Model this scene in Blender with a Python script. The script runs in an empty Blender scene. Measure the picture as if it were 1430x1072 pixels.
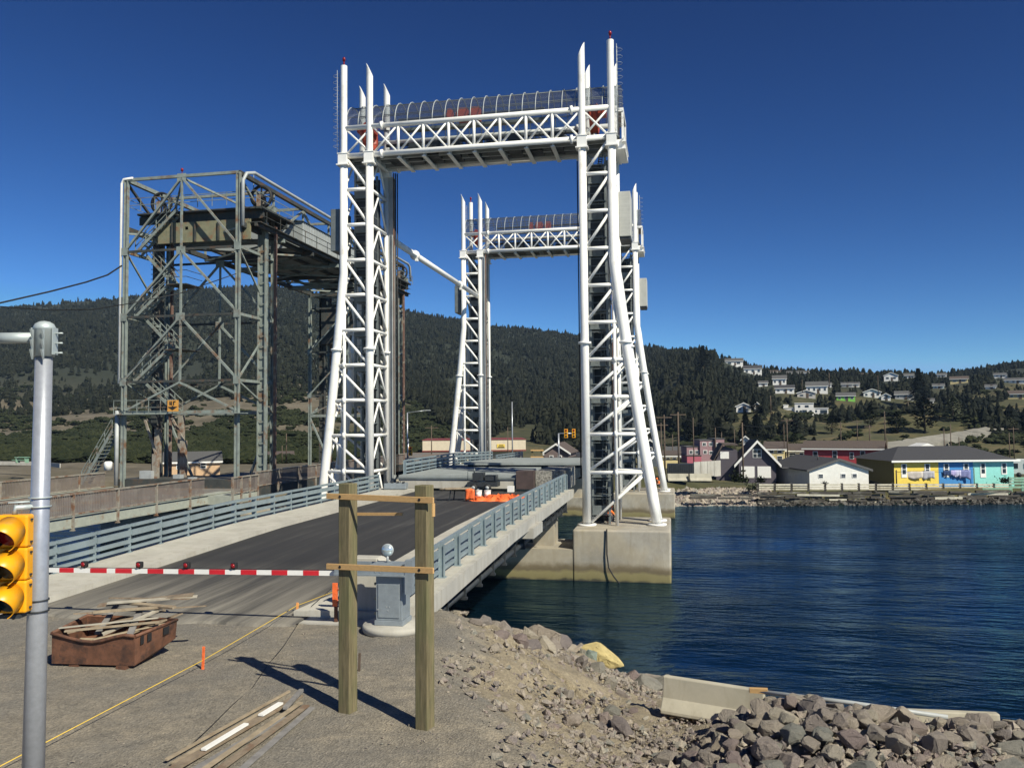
import bpy, bmesh, math, random
import numpy as np
from mathutils import Vector, Matrix

# ------------------------------------------------------------------ camera, sky, sun, exposure
scene = bpy.context.scene
C = scene.collection
F = 1150.0; CX, CY = 715.0, 536.0
YAW = math.atan(225/1150); PITCH = math.atan(54/1150); ROLL = 0.0085; H = 5.0
fw0 = np.array([-math.sin(YAW), math.cos(YAW), 0.]); rt0 = np.array([math.cos(YAW), math.sin(YAW), 0.]); up0 = np.array([0, 0, 1.])
FW = fw0*math.cos(PITCH)+up0*math.sin(PITCH); UP = up0*math.cos(PITCH)-fw0*math.sin(PITCH)
RT = rt0*math.cos(ROLL)-UP*math.sin(ROLL); UP = UP*math.cos(ROLL)+rt0*math.sin(ROLL)
cam = bpy.data.cameras.new('camera'); camo = bpy.data.objects.new('camera', cam); C.objects.link(camo)
cam.sensor_width = 36; cam.lens = 36*F/1430; cam.clip_start = 0.1; cam.clip_end = 6000
camo.matrix_world = Matrix(((RT[0], UP[0], -FW[0], 0), (RT[1], UP[1], -FW[1], 0), (RT[2], UP[2], -FW[2], H), (0, 0, 0, 1)))
scene.camera = camo
SUN_TO = Vector((3.6, -2.8, 3.96)).normalized()
world = bpy.data.worlds.new("World"); scene.world = world; world.use_nodes = True
wn = world.node_tree; wn.nodes.clear()
sky = wn.nodes.new('ShaderNodeTexSky'); sky.sky_type = 'NISHITA'; sky.sun_disc = False
sky.sun_elevation = math.asin(SUN_TO.z); sky.sun_rotation = math.atan2(SUN_TO.x, SUN_TO.y)
sky.altitude = 3000; sky.air_density = 1.0; sky.dust_density = 0.0; sky.ozone_density = 10.0
bg = wn.nodes.new('ShaderNodeBackground'); bg.inputs['Strength'].default_value = 0.078
wo = wn.nodes.new('ShaderNodeOutputWorld')
_sp = wn.nodes.new('ShaderNodeSeparateColor'); _cb = wn.nodes.new('ShaderNodeCombineColor'); wn.links.new(sky.outputs[0], _sp.inputs[0])
for _k, (_g, _c, _m) in enumerate(((1.95, 0.46, 2.2), (1.75, 0.385, 4.6), (1.54, 0.368, 8.0))):   # a deeper, clearer blue than the model's default air
    _p = wn.nodes.new('ShaderNodeMath'); _p.operation = 'POWER'; _p.inputs[1].default_value = _g; _q = wn.nodes.new('ShaderNodeMath'); _q.operation = 'MULTIPLY'; _q.inputs[1].default_value = _c
    _n = wn.nodes.new('ShaderNodeMath'); _n.operation = 'MINIMUM'; _n.inputs[1].default_value = _m
    wn.links.new(_sp.outputs[_k], _p.inputs[0]); wn.links.new(_p.outputs[0], _q.inputs[0]); wn.links.new(_q.outputs[0], _n.inputs[0]); wn.links.new(_n.outputs[0], _cb.inputs[_k])
wn.links.new(_cb.outputs[0], bg.inputs[0]); wn.links.new(bg.outputs[0], wo.inputs[0])
sl = bpy.data.lights.new('sun', 'SUN'); sl.energy = 5.0; sl.angle = math.radians(0.5); sl.color = (1.0, 0.945, 0.79)
so = bpy.data.objects.new('sun', sl); C.objects.link(so); so.rotation_euler = SUN_TO.to_track_quat('Z', 'Y').to_euler()
vs = scene.view_settings; vs.view_transform = 'Standard'; vs.look = 'None'; vs.exposure = 0.36; vs.gamma = 1

R = random.Random(7)

# ------------------------------------------------------------------ picture-to-place helpers (used to read positions off the survey view)
def proj(p):
    d = np.array(p, float)-np.array([0, 0, H]); c = d@FW
    return CX+F*(d@RT)/c, CY-F*(d@UP)/c
def ray(px, py): return FW+RT*(px-CX)/F-UP*(py-CY)/F
def onz(px, py, z): r = ray(px, py); return Vector(r*((z-H)/r[2])+np.array([0, 0, H]))
def ony(px, py, y): r = ray(px, py); return Vector(r*(y/r[1])+np.array([0, 0, H]))
def at(px, py, d): return Vector(ray(px, py)*d+np.array([0, 0, H]))

# ------------------------------------------------------------------ mesh helpers
class MB:
    def __init__(s): s.v = []; s.f = []; s.sm = []; s.mi = []; s.cur = 0
    def add(s, vs_, fs, smooth=False):
        b = len(s.v); s.v += [tuple(v) for v in vs_]
        for f in fs: s.f.append([b+i for i in f]); s.sm.append(smooth); s.mi.append(s.cur)
        return s
    def box(s, c, size, rz=0.0, M=None):
        hx, hy, hz = size[0]/2, size[1]/2, size[2]/2
        P = [Vector((x*hx, y*hy, z*hz)) for z in (-1, 1) for y in (-1, 1) for x in (-1, 1)]
        m = M if M is not None else Matrix.Rotation(rz, 3, 'Z')
        P = [m@p+Vector(c) for p in P]
        return s.add(P, [(0, 2, 3, 1), (4, 5, 7, 6), (0, 1, 5, 4), (2, 6, 7, 3), (0, 4, 6, 2), (1, 3, 7, 5)])
    def bb(s, x0, x1, y0, y1, z0, z1): return s.box(((x0+x1)/2, (y0+y1)/2, (z0+z1)/2), (abs(x1-x0), abs(y1-y0), abs(z1-z0)))
    def beam(s, a, b, w, h=None, upv=(0, 0, 1)):
        a = Vector(a); b = Vector(b); h = h or w; d = (b-a); L = d.length
        if L < 1e-6: return s
        d.normalize(); u = Vector(upv)
        if abs(d.dot(u)) > 0.98: u = Vector((0, 1, 0)) if abs(d.y) < 0.9 else Vector((1, 0, 0))
        x = d.cross(u).normalized(); y = x.cross(d).normalized()
        m = Matrix((x, d, y)).transposed()
        return s.box((a+b)/2, (w, L, h), M=m)
    def tube(s, pts, r, n=10, caps=True):
        pts = [Vector(p) for p in pts]; rs = r if isinstance(r, (list, tuple)) else [r]*len(pts)
        V = []; Fs = []; prev = None
        for i, p in enumerate(pts):
            d = (pts[min(i+1, len(pts)-1)]-pts[max(i-1, 0)]).normalized()
            if prev is None:
                u = Vector((0, 0, 1)) if abs(d.z) < 0.9 else Vector((1, 0, 0)); x = d.cross(u).normalized()
            else: x = (prev-d*prev.dot(d)).normalized()
            prev = x; y = d.cross(x)
            for k in range(n):
                a = 2*math.pi*k/n; V.append(p+(x*math.cos(a)+y*math.sin(a))*rs[i])
        for i in range(len(pts)-1):
            for k in range(n): Fs.append((i*n+k, i*n+(k+1) % n, (i+1)*n+(k+1) % n, (i+1)*n+k))
        s.add(V, Fs, True)
        if caps:
            b = len(s.v)-len(V)
            s.f.append([b+k for k in range(n)][::-1]); s.sm.append(False); s.mi.append(s.cur)
            s.f.append([b+(len(pts)-1)*n+k for k in range(n)]); s.sm.append(False); s.mi.append(s.cur)
        return s
    def lathe(s, c, prof, n=20, axis='Z'):
        V = []; Fs = []
        for (r, z) in prof:
            for k in range(n):
                a = 2*math.pi*k/n; p = (r*math.cos(a), r*math.sin(a), z)
                if axis == 'X': p = (p[2], p[0], p[1])
                if axis == 'Y': p = (p[0], p[2], p[1])
                V.append(Vector(p)+Vector(c))
        for i in range(len(prof)-1):
            for k in range(n): Fs.append((i*n+k, i*n+(k+1) % n, (i+1)*n+(k+1) % n, (i+1)*n+k))
        return s.add(V, Fs, True)
    def prism(s, poly, off):
        o = Vector(off); n = len(poly); V = [Vector(p) for p in poly]+[Vector(p)+o for p in poly]
        return s.add(V, [tuple(range(n))[::-1], tuple(range(n, 2*n))]+[(i, (i+1) % n, n+(i+1) % n, n+i) for i in range(n)])
    def mesh(s, name, mats):
        me = bpy.data.meshes.new(name); me.from_pydata([tuple(v) for v in s.v], [], s.f)
        for m in (mats if isinstance(mats, (list, tuple)) else [mats]): me.materials.append(m)
        me.polygons.foreach_set('use_smooth', s.sm); me.polygons.foreach_set('material_index', s.mi)
        me.update()
        bm = bmesh.new(); bm.from_mesh(me); bmesh.ops.recalc_face_normals(bm, faces=bm.faces); bm.to_mesh(me); bm.free()
        return me

def link(name, data, parent=None):
    o = bpy.data.objects.new(name, data); C.objects.link(o)
    if parent is not None: o.parent = parent
    return o
def root_of(o):
    while o.parent is not None: o = o.parent
    return o
def part(name, mb, mats, parent, label=None, local=False):
    o = link(name, mb.mesh(name, mats), parent)
    if not local and parent.type == 'EMPTY' and parent.parent is None: o.location = -parent.location
    if label: o['label'] = label
    return o
def tag(o, label, cat, group=None, kind=None):
    if label: o['label'] = label
    if cat: o['category'] = cat
    if group: o['group'] = group
    if kind: o['kind'] = kind
    return o
def thing(name, label, cat, group=None, loc=(0, 0, 0)):
    o = link(name, None); o.location = loc; o.empty_display_size = 0.2
    return tag(o, label, cat, group)
def one(name, mb, mats, label, cat, group=None, kind=None):
    return tag(link(name, mb.mesh(name, mats)), label, cat, group, kind)
def struct(name, mb, mats): return tag(link(name, mb.mesh(name, mats)), None, None, None, 'structure')
def copy_tree(o, parent=None):
    c = o.copy(); C.objects.link(c); c.parent = parent
    for ch in list(o.children): copy_tree(ch, c)
    return c
def bevel(o, w=0.01, seg=1):
    m = o.modifiers.new('bevel', 'BEVEL'); m.width = w; m.segments = seg; m.limit_method = 'ANGLE'; m.angle_limit = math.radians(40); return o

# ------------------------------------------------------------------ materials
def nt(name):
    m = bpy.data.materials.new(name); m.use_nodes = True; t = m.node_tree; b = t.nodes['Principled BSDF']; return m, t, b
def nd(t, kind, **kw):
    n = t.nodes.new(kind)
    for k, v in kw.items():
        if k.startswith('i_'): n.inputs[k[2:].replace('_', ' ')].default_value = v
        else: setattr(n, k, v)
    return n
def ramp(t, src, stops):
    r = t.nodes.new('ShaderNodeValToRGB'); e = r.color_ramp.elements
    while len(e) < len(stops): e.new(0.5)
    for i, (p, c) in enumerate(stops): e[i].position = p; e[i].color = (c[0], c[1], c[2], 1) if not isinstance(c, (int, float)) else (c, c, c, 1)
    t.links.new(src, r.inputs[0]); return r.outputs[0]
def mixc(t, f, a, b, mode='MIX'):
    m = t.nodes.new('ShaderNodeMix'); m.data_type = 'RGBA'; m.blend_type = mode
    for idx, val in ((0, f), (6, a), (7, b)):
        if isinstance(val, (int, float)): m.inputs[idx].default_value = val
        elif isinstance(val, tuple): m.inputs[idx].default_value = (val[0], val[1], val[2], 1)
        else: t.links.new(val, m.inputs[idx])
    return m.outputs[2]
def noise(t, scale, detail=4, rough=0.6, vec=None, coord='Position', stretch=None):
    n = t.nodes.new('ShaderNodeTexNoise'); n.inputs['Scale'].default_value = scale; n.inputs['Detail'].default_value = detail; n.inputs['Roughness'].default_value = rough
    if coord == 'Object': src = t.nodes.new('ShaderNodeTexCoord').outputs['Object']
    else: src = t.nodes.new('ShaderNodeNewGeometry').outputs['Position']
    if stretch:
        mp = t.nodes.new('ShaderNodeMapping'); mp.inputs['Scale'].default_value = stretch; t.links.new(src, mp.inputs[0]); src = mp.outputs[0]
    t.links.new(src, n.inputs[0]); return n.outputs['Fac']
def bump(t, b, h, strength=0.3, dist=0.02):
    n = t.nodes.new('ShaderNodeBump'); n.inputs['Strength'].default_value = strength; n.inputs['Distance'].default_value = dist
    t.links.new(h, n.inputs['Height']); t.links.new(n.outputs[0], b.inputs['Normal'])
def setc(t, b, c):
    if isinstance(c, tuple): b.inputs['Base Color'].default_value = (c[0], c[1], c[2], 1)
    else: t.links.new(c, b.inputs['Base Color'])
def simple(name, col, rough=0.6, metal=0.0, var=0.25, sc=3.0, dirt=None, dirt_amt=0.5, dsc=1.5, bmp=0.15, bsc=30, bd=0.01, coord='Object', stretch=None):
    m, t, b = nt(name); b.inputs['Roughness'].default_value = rough; b.inputs['Metallic'].default_value = metal
    c1 = tuple(x*(1-var) for x in col); c2 = tuple(min(1, x*(1+var)) for x in col)
    c = ramp(t, noise(t, sc, 5, 0.65, coord=coord, stretch=stretch), [(0.3, c1), (0.7, c2)])
    if dirt:
        f = ramp(t, noise(t, dsc, 6, 0.7, coord=coord, stretch=stretch), [(0.62-0.25*dirt_amt, 0.0), (0.75-0.2*dirt_amt, 1.0)])
        c = mixc(t, f, c, dirt)
    setc(t, b, c)
    if bmp: bump(t, b, noise(t, bsc, 4, coord=coord), bmp, bd)
    return m

M = {}
M['white_steel'] = simple('white_painted_steel', (0.82, 0.81, 0.77), 0.38, var=0.04, sc=0.8, dirt=(0.66, 0.63, 0.57), dirt_amt=0.25, dsc=0.7, bmp=0)
M['grey_steel'] = simple('grey_steel', (0.16, 0.18, 0.18), 0.55, 0.3, var=0.25, sc=1.5, bmp=0)
M['pale_steel'] = simple('pale_grey_steel', (0.36, 0.38, 0.38), 0.55, 0.1, var=0.18, sc=1.0, bmp=0)
M['dark_steel'] = simple('dark_steel', (0.035, 0.04, 0.045), 0.6, 0.2, var=0.3, bmp=0)
M['rail_steel'] = simple('galvanised_rail_steel', (0.27, 0.33, 0.35), 0.42, 0.35, var=0.16, sc=1.2, bmp=0)
M['old_steel'] = simple('weathered_green_steel', (0.205, 0.235, 0.215), 0.65, 0.0, var=0.25, sc=2.0, dirt=(0.16, 0.085, 0.045), dirt_amt=0.38, dsc=0.9, coord='Position', bmp=0)
M['old_dark'] = simple('dark_old_steel', (0.045, 0.05, 0.047), 0.7, 0.0, var=0.35, sc=1.5, dirt=(0.10, 0.055, 0.03), dirt_amt=0.4, coord='Position', bmp=0)  # darker tone with brown blotches, for some old bridge members
M['old_olive'] = simple('olive_girder_paint', (0.19, 0.185, 0.115), 0.7, var=0.25, dirt=(0.20, 0.09, 0.04), dirt_amt=0.4, coord='Position', bmp=0)
M['rust'] = simple('rusty_steel', (0.14, 0.062, 0.035), 0.75, 0.1, var=0.35, sc=4, dirt=(0.055, 0.03, 0.022), dirt_amt=0.5, dsc=3, bmp=0.25, bsc=40)
M['rust_pink'] = simple('red_primer_steel', (0.15, 0.085, 0.065), 0.7, var=0.25, dirt=(0.3, 0.28, 0.22), dirt_amt=0.35, coord='Position', bmp=0)
M['old_rail'] = simple('rust_streaked_old_railing', (0.26, 0.24, 0.20), 0.7, var=0.2, sc=2.5, dirt=(0.17, 0.085, 0.045), dirt_amt=0.62, dsc=1.6, coord='Position', bmp=0)
M['old_girder'] = simple('pale_green_girder_paint', (0.33, 0.35, 0.30), 0.7, var=0.15, dirt=(0.22, 0.15, 0.09), dirt_amt=0.3, coord='Position', bmp=0)
M['galv'] = simple('galvanised_pole', (0.40, 0.42, 0.46), 0.33, 0.45, var=0.10, sc=14, bmp=0.04, bsc=60)
M['cabinet'] = simple('galvanised_cabinet', (0.25, 0.285, 0.31), 0.5, 0.3, var=0.14, sc=5, bmp=0.03)
M['red_paint'] = simple('red_machine_paint', (0.50, 0.075, 0.035), 0.45, var=0.2, bmp=0)
M['orange'] = simple('orange_plastic', (0.85, 0.16, 0.04), 0.55, var=0.15, sc=6, bmp=0.5, bsc=8, bd=0.05)
M['signal_yellow'] = simple('signal_yellow', (0.82, 0.36, 0.008), 0.38, var=0.05, sc=6, dirt=(0.55, 0.30, 0.05), dirt_amt=0.1, dsc=9, bmp=0.03)
M['black'] = simple('black_matt', (0.012, 0.012, 0.013), 0.7, var=0.2, bmp=0)
M['lens_red'] = simple('red_lens', (0.22, 0.01, 0.012), 0.15, var=0.2, bmp=0)
M['lens_amber'] = simple('dark_amber_lens', (0.06, 0.045, 0.02), 0.2, var=0.2, bmp=0)
M['lens_green'] = simple('dark_green_lens', (0.01, 0.03, 0.03), 0.2, var=0.2, bmp=0)
M['white_paint'] = simple('white_paint', (0.78, 0.77, 0.73), 0.5, var=0.05, bmp=0)
M['red_sheet'] = simple('red_reflective_sheet', (0.55, 0.02, 0.03), 0.4, var=0.1, bmp=0)
M['wood_plank'] = simple('weathered_planks', (0.21, 0.165, 0.115), 0.8, var=0.35, sc=5, dirt=(0.17, 0.10, 0.06), dirt_amt=0.4, dsc=4, bmp=0.3)
M['wood_fresh'] = simple('fresh_sawn_board', (0.50, 0.31, 0.13), 0.7, var=0.15, sc=6, bmp=0.15, stretch=(1, 8, 8))
M['wood_pole'] = simple('brown_timber_pole', (0.10, 0.072, 0.052), 0.85, var=0.3, bmp=0.2)
M['timber_dark'] = simple('dark_wet_timber', (0.05, 0.043, 0.035), 0.8, var=0.4, sc=2, dirt=(0.28, 0.27, 0.22), dirt_amt=0.35, dsc=1.2, stretch=(0.3, 1, 3), bmp=0.2)
M['timber_pale'] = simple('bleached_fence_board', (0.46, 0.43, 0.34), 0.8, var=0.2, sc=2, dirt=(0.25, 0.22, 0.17), dirt_amt=0.3, bmp=0)
M['green_wood'] = simple('green_painted_board', (0.20, 0.36, 0.25), 0.7, var=0.2, dirt=(0.45, 0.45, 0.38), dirt_amt=0.3, bmp=0)
M['cable'] = simple('black_cable', (0.01, 0.01, 0.011), 0.6, var=0.1, bmp=0)
M['string'] = simple('yellow_string', (0.62, 0.42, 0.06), 0.7, var=0.1, bmp=0)
M['hivis'] = simple('orange_hi_vis_cloth', (0.9, 0.18, 0.02), 0.7, var=0.1, bmp=0)
M['skin'] = simple('skin', (0.45, 0.26, 0.18), 0.6, var=0.1, bmp=0)
M['jeans'] = simple('dark_work_trousers', (0.03, 0.035, 0.05), 0.8, var=0.2, bmp=0)
M['window_glass'] = simple('house_window_glass', (0.03, 0.04, 0.05), 0.08, var=0.1, bmp=0)
M['mesh_grey'] = simple('mottled_stone_grey', (0.26, 0.25, 0.22), 0.8, var=0.75, sc=9, bmp=0.8, bsc=14, bd=0.1)

# treated timber posts: vertical grain, greenish
m, t, b = nt('treated_timber'); b.inputs['Roughness'].default_value = 0.8
g = noise(t, 3.0, 6, 0.7, coord='Object', stretch=(9, 9, 0.6)); g2 = noise(t, 1.1, 3, 0.5, coord='Object', stretch=(3, 3, 0.9))
c = ramp(t, g, [(0.3, (0.075, 0.06, 0.03)), (0.5, (0.15, 0.125, 0.065)), (0.72, (0.24, 0.19, 0.105))])
c = mixc(t, ramp(t, g2, [(0.42, 0.0), (0.6, 1.0)]), c, mixc(t, 0.5, c, (0.11, 0.12, 0.05)))
setc(t, b, c); bump(t, b, g, 0.4, 0.01); M['treated'] = m

# glass
m, t, b = nt('tinted_canopy_glass')
tr = nd(t, 'ShaderNodeBsdfTransparent'); tr.inputs[0].default_value = (0.66, 0.69, 0.71, 1)
gl = nd(t, 'ShaderNodeBsdfGlossy'); gl.inputs['Roughness'].default_value = 0.12; gl.inputs[0].default_value = (0.8, 0.85, 0.9, 1)
df = nd(t, 'ShaderNodeBsdfDiffuse'); df.inputs[0].default_value = (0.42, 0.44, 0.45, 1)
m1 = nd(t, 'ShaderNodeMixShader'); m1.inputs[0].default_value = 0.07; m2 = nd(t, 'ShaderNodeMixShader'); m2.inputs[0].default_value = 0.10
t.links.new(tr.outputs[0], m1.inputs[1]); t.links.new(df.outputs[0], m1.inputs[2]); t.links.new(m1.outputs[0], m2.inputs[1]); t.links.new(gl.outputs[0], m2.inputs[2])
t.links.new(m2.outputs[0], t.nodes['Material Output'].inputs[0]); M['canopy_glass'] = m
m, t, b = nt('clear_lamp_glass'); b.inputs['Base Color'].default_value = (0.6, 0.7, 0.72, 1); b.inputs['Roughness'].default_value = 0.08; b.inputs['Metallic'].default_value = 0.6
M['lamp_glass'] = m

# gravel yard / banks
m, t, b = nt('gravel_ground'); b.inputs['Roughness'].default_value = 0.95
big = noise(t, 0.35, 4, 0.6); mid = noise(t, 2.2, 5, 0.7); fine = noise(t, 38, 3, 0.8); vor = nd(t, 'ShaderNodeTexVoronoi'); vor.inputs['Scale'].default_value = 26
geo = nd(t, 'ShaderNodeNewGeometry'); t.links.new(geo.outputs['Position'], vor.inputs[0])
c = ramp(t, mid, [(0.3, (0.22, 0.193, 0.15)), (0.5, (0.325, 0.285, 0.22)), (0.7, (0.44, 0.375, 0.275))])
c = mixc(t, ramp(t, big, [(0.42, 0.0), (0.62, 1.0)]), c, (0.25, 0.23, 0.195))
wv = nd(t, 'ShaderNodeTexWave', wave_type='RINGS', rings_direction='Z'); wv.inputs['Scale'].default_value = 0.42; wv.inputs['Distortion'].default_value = 5.0; wv.inputs['Detail'].default_value = 2.0; wv.inputs['Detail Scale'].default_value = 0.5; mpw = nd(t, 'ShaderNodeMapping'); mpw.inputs['Location'].default_value = (3.0, -6.0, 0); t.links.new(geo.outputs['Position'], mpw.inputs[0]); t.links.new(mpw.outputs[0], wv.inputs[0])
c = mixc(t, ramp(t, wv.outputs[1], [(0.80, 0.0), (0.97, 0.22)]), c, (0.19, 0.175, 0.15))
sat = nd(t, 'ShaderNodeAttribute', attribute_name='bank')
dn = noise(t, 1.1, 5, 0.7)
bk = nd(t, 'ShaderNodeMath', operation='ADD'); t.links.new(sat.outputs['Fac'], bk.inputs[0]); t.links.new(dn, bk.inputs[1])
bk2 = ramp(t, bk.outputs[0], [(0.78, 0.0), (1.05, 1.0)])
c = mixc(t, bk2, c, ramp(t, mid, [(0.3, (0.26, 0.215, 0.15)), (0.7, (0.46, 0.385, 0.26))]))
sp2 = noise(t, 13, 4, 0.85); c = mixc(t, 0.55, c, ramp(t, sp2, [(0.32, 0.38), (0.5, 0.95), (0.66, 1.0)]), 'MULTIPLY'); c = mixc(t, ramp(t, sp2, [(0.60, 0.0), (0.72, 0.55)]), c, (0.5, 0.46, 0.38))
c = mixc(t, 0.5, c, ramp(t, fine, [(0.25, 0.3), (0.5, 0.9), (0.8, 1.0)]), 'MULTIPLY')
vg = nd(t, 'ShaderNodeRGBToBW'); t.links.new(vor.outputs['Color'], vg.inputs[0]); c = mixc(t, 0.35, c, mixc(t, 1.0, c, vg.outputs[0], 'MULTIPLY'))
c = mixc(t, 0.5, c, (0.5, 0.47, 0.42), 'MULTIPLY') if False else c
setc(t, b, c)
ad = nd(t, 'ShaderNodeMath', operation='ADD'); t.links.new(fine, ad.inputs[0]); t.links.new(vor.outputs['Distance'], ad.inputs[1]); bump(t, b, ad.outputs[0], 0.75, 0.03)
M['gravel'] = m

# asphalt with dusty wheel tracks (streaks run along the road)
m, t, b = nt('asphalt'); b.inputs['Roughness'].default_value = 0.85
st = noise(t, 1.6, 5, 0.65, stretch=(1.3, 0.06, 1)); fine = noise(t, 45, 3, 0.8); big = noise(t, 0.4, 3)
c = ramp(t, st, [(0.35, (0.022, 0.022, 0.024)), (0.56, (0.034, 0.033, 0.033)), (0.70, (0.072, 0.069, 0.064))])
geo = nd(t, 'ShaderNodeNewGeometry'); sx = nd(t, 'ShaderNodeSeparateXYZ'); t.links.new(geo.outputs['Position'], sx.inputs[0])
mr = nd(t, 'ShaderNodeMapRange'); mr.inputs[1].default_value = 19.0; mr.inputs[2].default_value = 27.0; mr.inputs[3].default_value = 0.62; mr.inputs[4].default_value = 0.0; t.links.new(sx.outputs[1], mr.inputs[0])
dst = nd(t, 'ShaderNodeMath', operation='MULTIPLY'); t.links.new(mr.outputs[0], dst.inputs[0]); t.links.new(ramp(t, st, [(0.35, 0.25), (0.6, 1.0)]), dst.inputs[1])
dst2 = nd(t, 'ShaderNodeMath', operation='MULTIPLY', use_clamp=True); dst2.inputs[1].default_value = 1.9; t.links.new(dst.outputs[0], dst2.inputs[0])
c = mixc(t, dst2.outputs[0], c, (0.26, 0.24, 0.20))
c = mixc(t, 0.4, c, ramp(t, fine, [(0.3, 0.45), (0.7, 1.0)]), 'MULTIPLY')
setc(t, b, c); bump(t, b, fine, 0.3, 0.01); M['asphalt'] = m

# concretes
def concrete(name, col, amt=0.4, tide=False):
    m, t, b = nt(name); b.inputs['Roughness'].default_value = 0.85
    n1 = noise(t, 0.7, 6, 0.65); n2 = noise(t, 1.5, 5, 0.7, stretch=(1.6, 1.6, 0.25)); f = noise(t, 25, 3)
    c = ramp(t, n1, [(0.3, tuple(x*(1-amt*0.5) for x in col)), (0.7, tuple(x*(1+amt*0.3) for x in col))])
    c = mixc(t, ramp(t, n2, [(0.5, 0.0), (0.78, 0.7)]), c, (col[0]*0.62, col[1]*0.58, col[2]*0.5))
    if tide:
        geo = nd(t, 'ShaderNodeNewGeometry'); sx = nd(t, 'ShaderNodeSeparateXYZ'); t.links.new(geo.outputs['Position'], sx.inputs[0])
        zz = nd(t, 'ShaderNodeMath', operation='MULTIPLY_ADD'); zz.inputs[1].default_value = 0.7; t.links.new(n1, zz.inputs[0]); t.links.new(sx.outputs[2], zz.inputs[2])
        mr = nd(t, 'ShaderNodeMapRange'); mr.inputs[1].default_value = -4.72; mr.inputs[2].default_value = -3.35; t.links.new(zz.outputs[0], mr.inputs[0])
        k = ramp(t, mr.outputs[0], [(0.0, (0.010, 0.010, 0.007)), (0.14, (0.03, 0.028, 0.012)), (0.24, (0.17, 0.145, 0.055)), (0.48, (0.21, 0.18, 0.075)), (0.60, (0.11, 0.085, 0.045)), (0.85, (0.17, 0.135, 0.08)), (1.0, (0.3, 0.27, 0.2))])
        fz = ramp(t, mr.outputs[0], [(0.72, 0.92), (1.0, 0.0)])
        c = mixc(t, ramp(t, noise(t, 0.45, 3, 0.5), [(0.45, 0.0), (0.6, 0.35)]), c, (0.40, 0.33, 0.21)); c = mixc(t, fz, c, k)
    setc(t, b, c); bump(t, b, f, 0.2, 0.01); M[name] = m
concrete('concrete', (0.40, 0.385, 0.345)); concrete('pier_concrete', (0.34, 0.315, 0.265), 0.7, tide=True); concrete('barrier_concrete', (0.40, 0.37, 0.29), 0.45)
concrete('sidewalk_concrete', (0.44, 0.42, 0.365), 0.35); concrete('deck_paint', (0.27, 0.295, 0.29), 0.3)

# water
m, t, b = nt('sea_water'); b.inputs['Roughness'].default_value = 0.07; b.inputs['IOR'].default_value = 1.33; b.inputs['Base Color'].default_value = (0.002, 0.018, 0.050, 1)
try: b.inputs['Specular IOR Level'].default_value = 0.28
except Exception: pass
w1 = noise(t, 0.42, 4, 0.55, stretch=(0.55, 1.5, 1)); w2 = noise(t, 1.9, 4, 0.55, stretch=(0.5, 1.4, 1)); w3 = noise(t, 0.05, 4, 0.6, stretch=(0.6, 1.6, 1))
b.inputs['Specular Tint'].default_value = (0.30, 0.82, 1.0, 1)
a1 = nd(t, 'ShaderNodeMath', operation='MULTIPLY_ADD'); a1.inputs[1].default_value = 0.32; t.links.new(w2, a1.inputs[0]); t.links.new(w1, a1.inputs[2])
a2 = nd(t, 'ShaderNodeMath', operation='MULTIPLY'); t.links.new(a1.outputs[0], a2.inputs[0]); t.links.new(ramp(t, w3, [(0.38, 0.35), (0.62, 1.5)]), a2.inputs[1]); bump(t, b, a2.outputs[0], 1.0, 0.30)
_bn = [n_ for n_ in t.nodes if n_.type == 'BUMP'][0]
gl = nd(t, 'ShaderNodeBsdfGlossy'); gl.inputs[0].default_value = (0.42, 0.66, 0.90, 1); gl.inputs['Roughness'].default_value = 0.09; dfw = nd(t, 'ShaderNodeBsdfDiffuse'); dfw.inputs[0].default_value = (0.0015, 0.008, 0.015, 1)
fr_ = nd(t, 'ShaderNodeFresnel'); fr_.inputs[0].default_value = 1.31; mxw = nd(t, 'ShaderNodeMixShader')
for n_ in (gl, fr_): t.links.new(_bn.outputs[0], n_.inputs['Normal'])
t.links.new(fr_.outputs[0], mxw.inputs[0]); t.links.new(dfw.outputs[0], mxw.inputs[1]); t.links.new(gl.outputs[0], mxw.inputs[2]); t.links.new(mxw.outputs[0], t.nodes['Material Output'].inputs[0])
M['water'] = m

# terrain beyond the water
m, t, b = nt('hillside_soil_and_grass'); b.inputs['Roughness'].default_value = 1.0
n1 = noise(t, 0.022, 6, 0.65); n2 = noise(t, 0.11, 5, 0.7); n3 = noise(t, 0.6, 4, 0.7)
dry = ramp(t, n2, [(0.3, (0.065, 0.056, 0.034)), (0.5, (0.125, 0.105, 0.07)), (0.72, (0.19, 0.165, 0.12))])
grn = ramp(t, n2, [(0.3, (0.028, 0.034, 0.012)), (0.5, (0.075, 0.072, 0.026)), (0.72, (0.17, 0.125, 0.055))])
at_ = nd(t, 'ShaderNodeAttribute', attribute_name='dry'); ad = nd(t, 'ShaderNodeMath', operation='ADD'); t.links.new(at_.outputs['Fac'], ad.inputs[0]); t.links.new(n1, ad.inputs[1])
c = mixc(t, ramp(t, ad.outputs[0], [(0.85, 0.0), (1.1, 1.0)]), grn, dry)
at2 = nd(t, 'ShaderNodeAttribute', attribute_name='forest'); c = mixc(t, at2.outputs['Fac'], c, (0.018, 0.024, 0.012))
c = mixc(t, 0.5, c, ramp(t, n3, [(0.3, 0.45), (0.65, 1.0)]), 'MULTIPLY')
setc(t, b, c); M['hill'] = m

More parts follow.
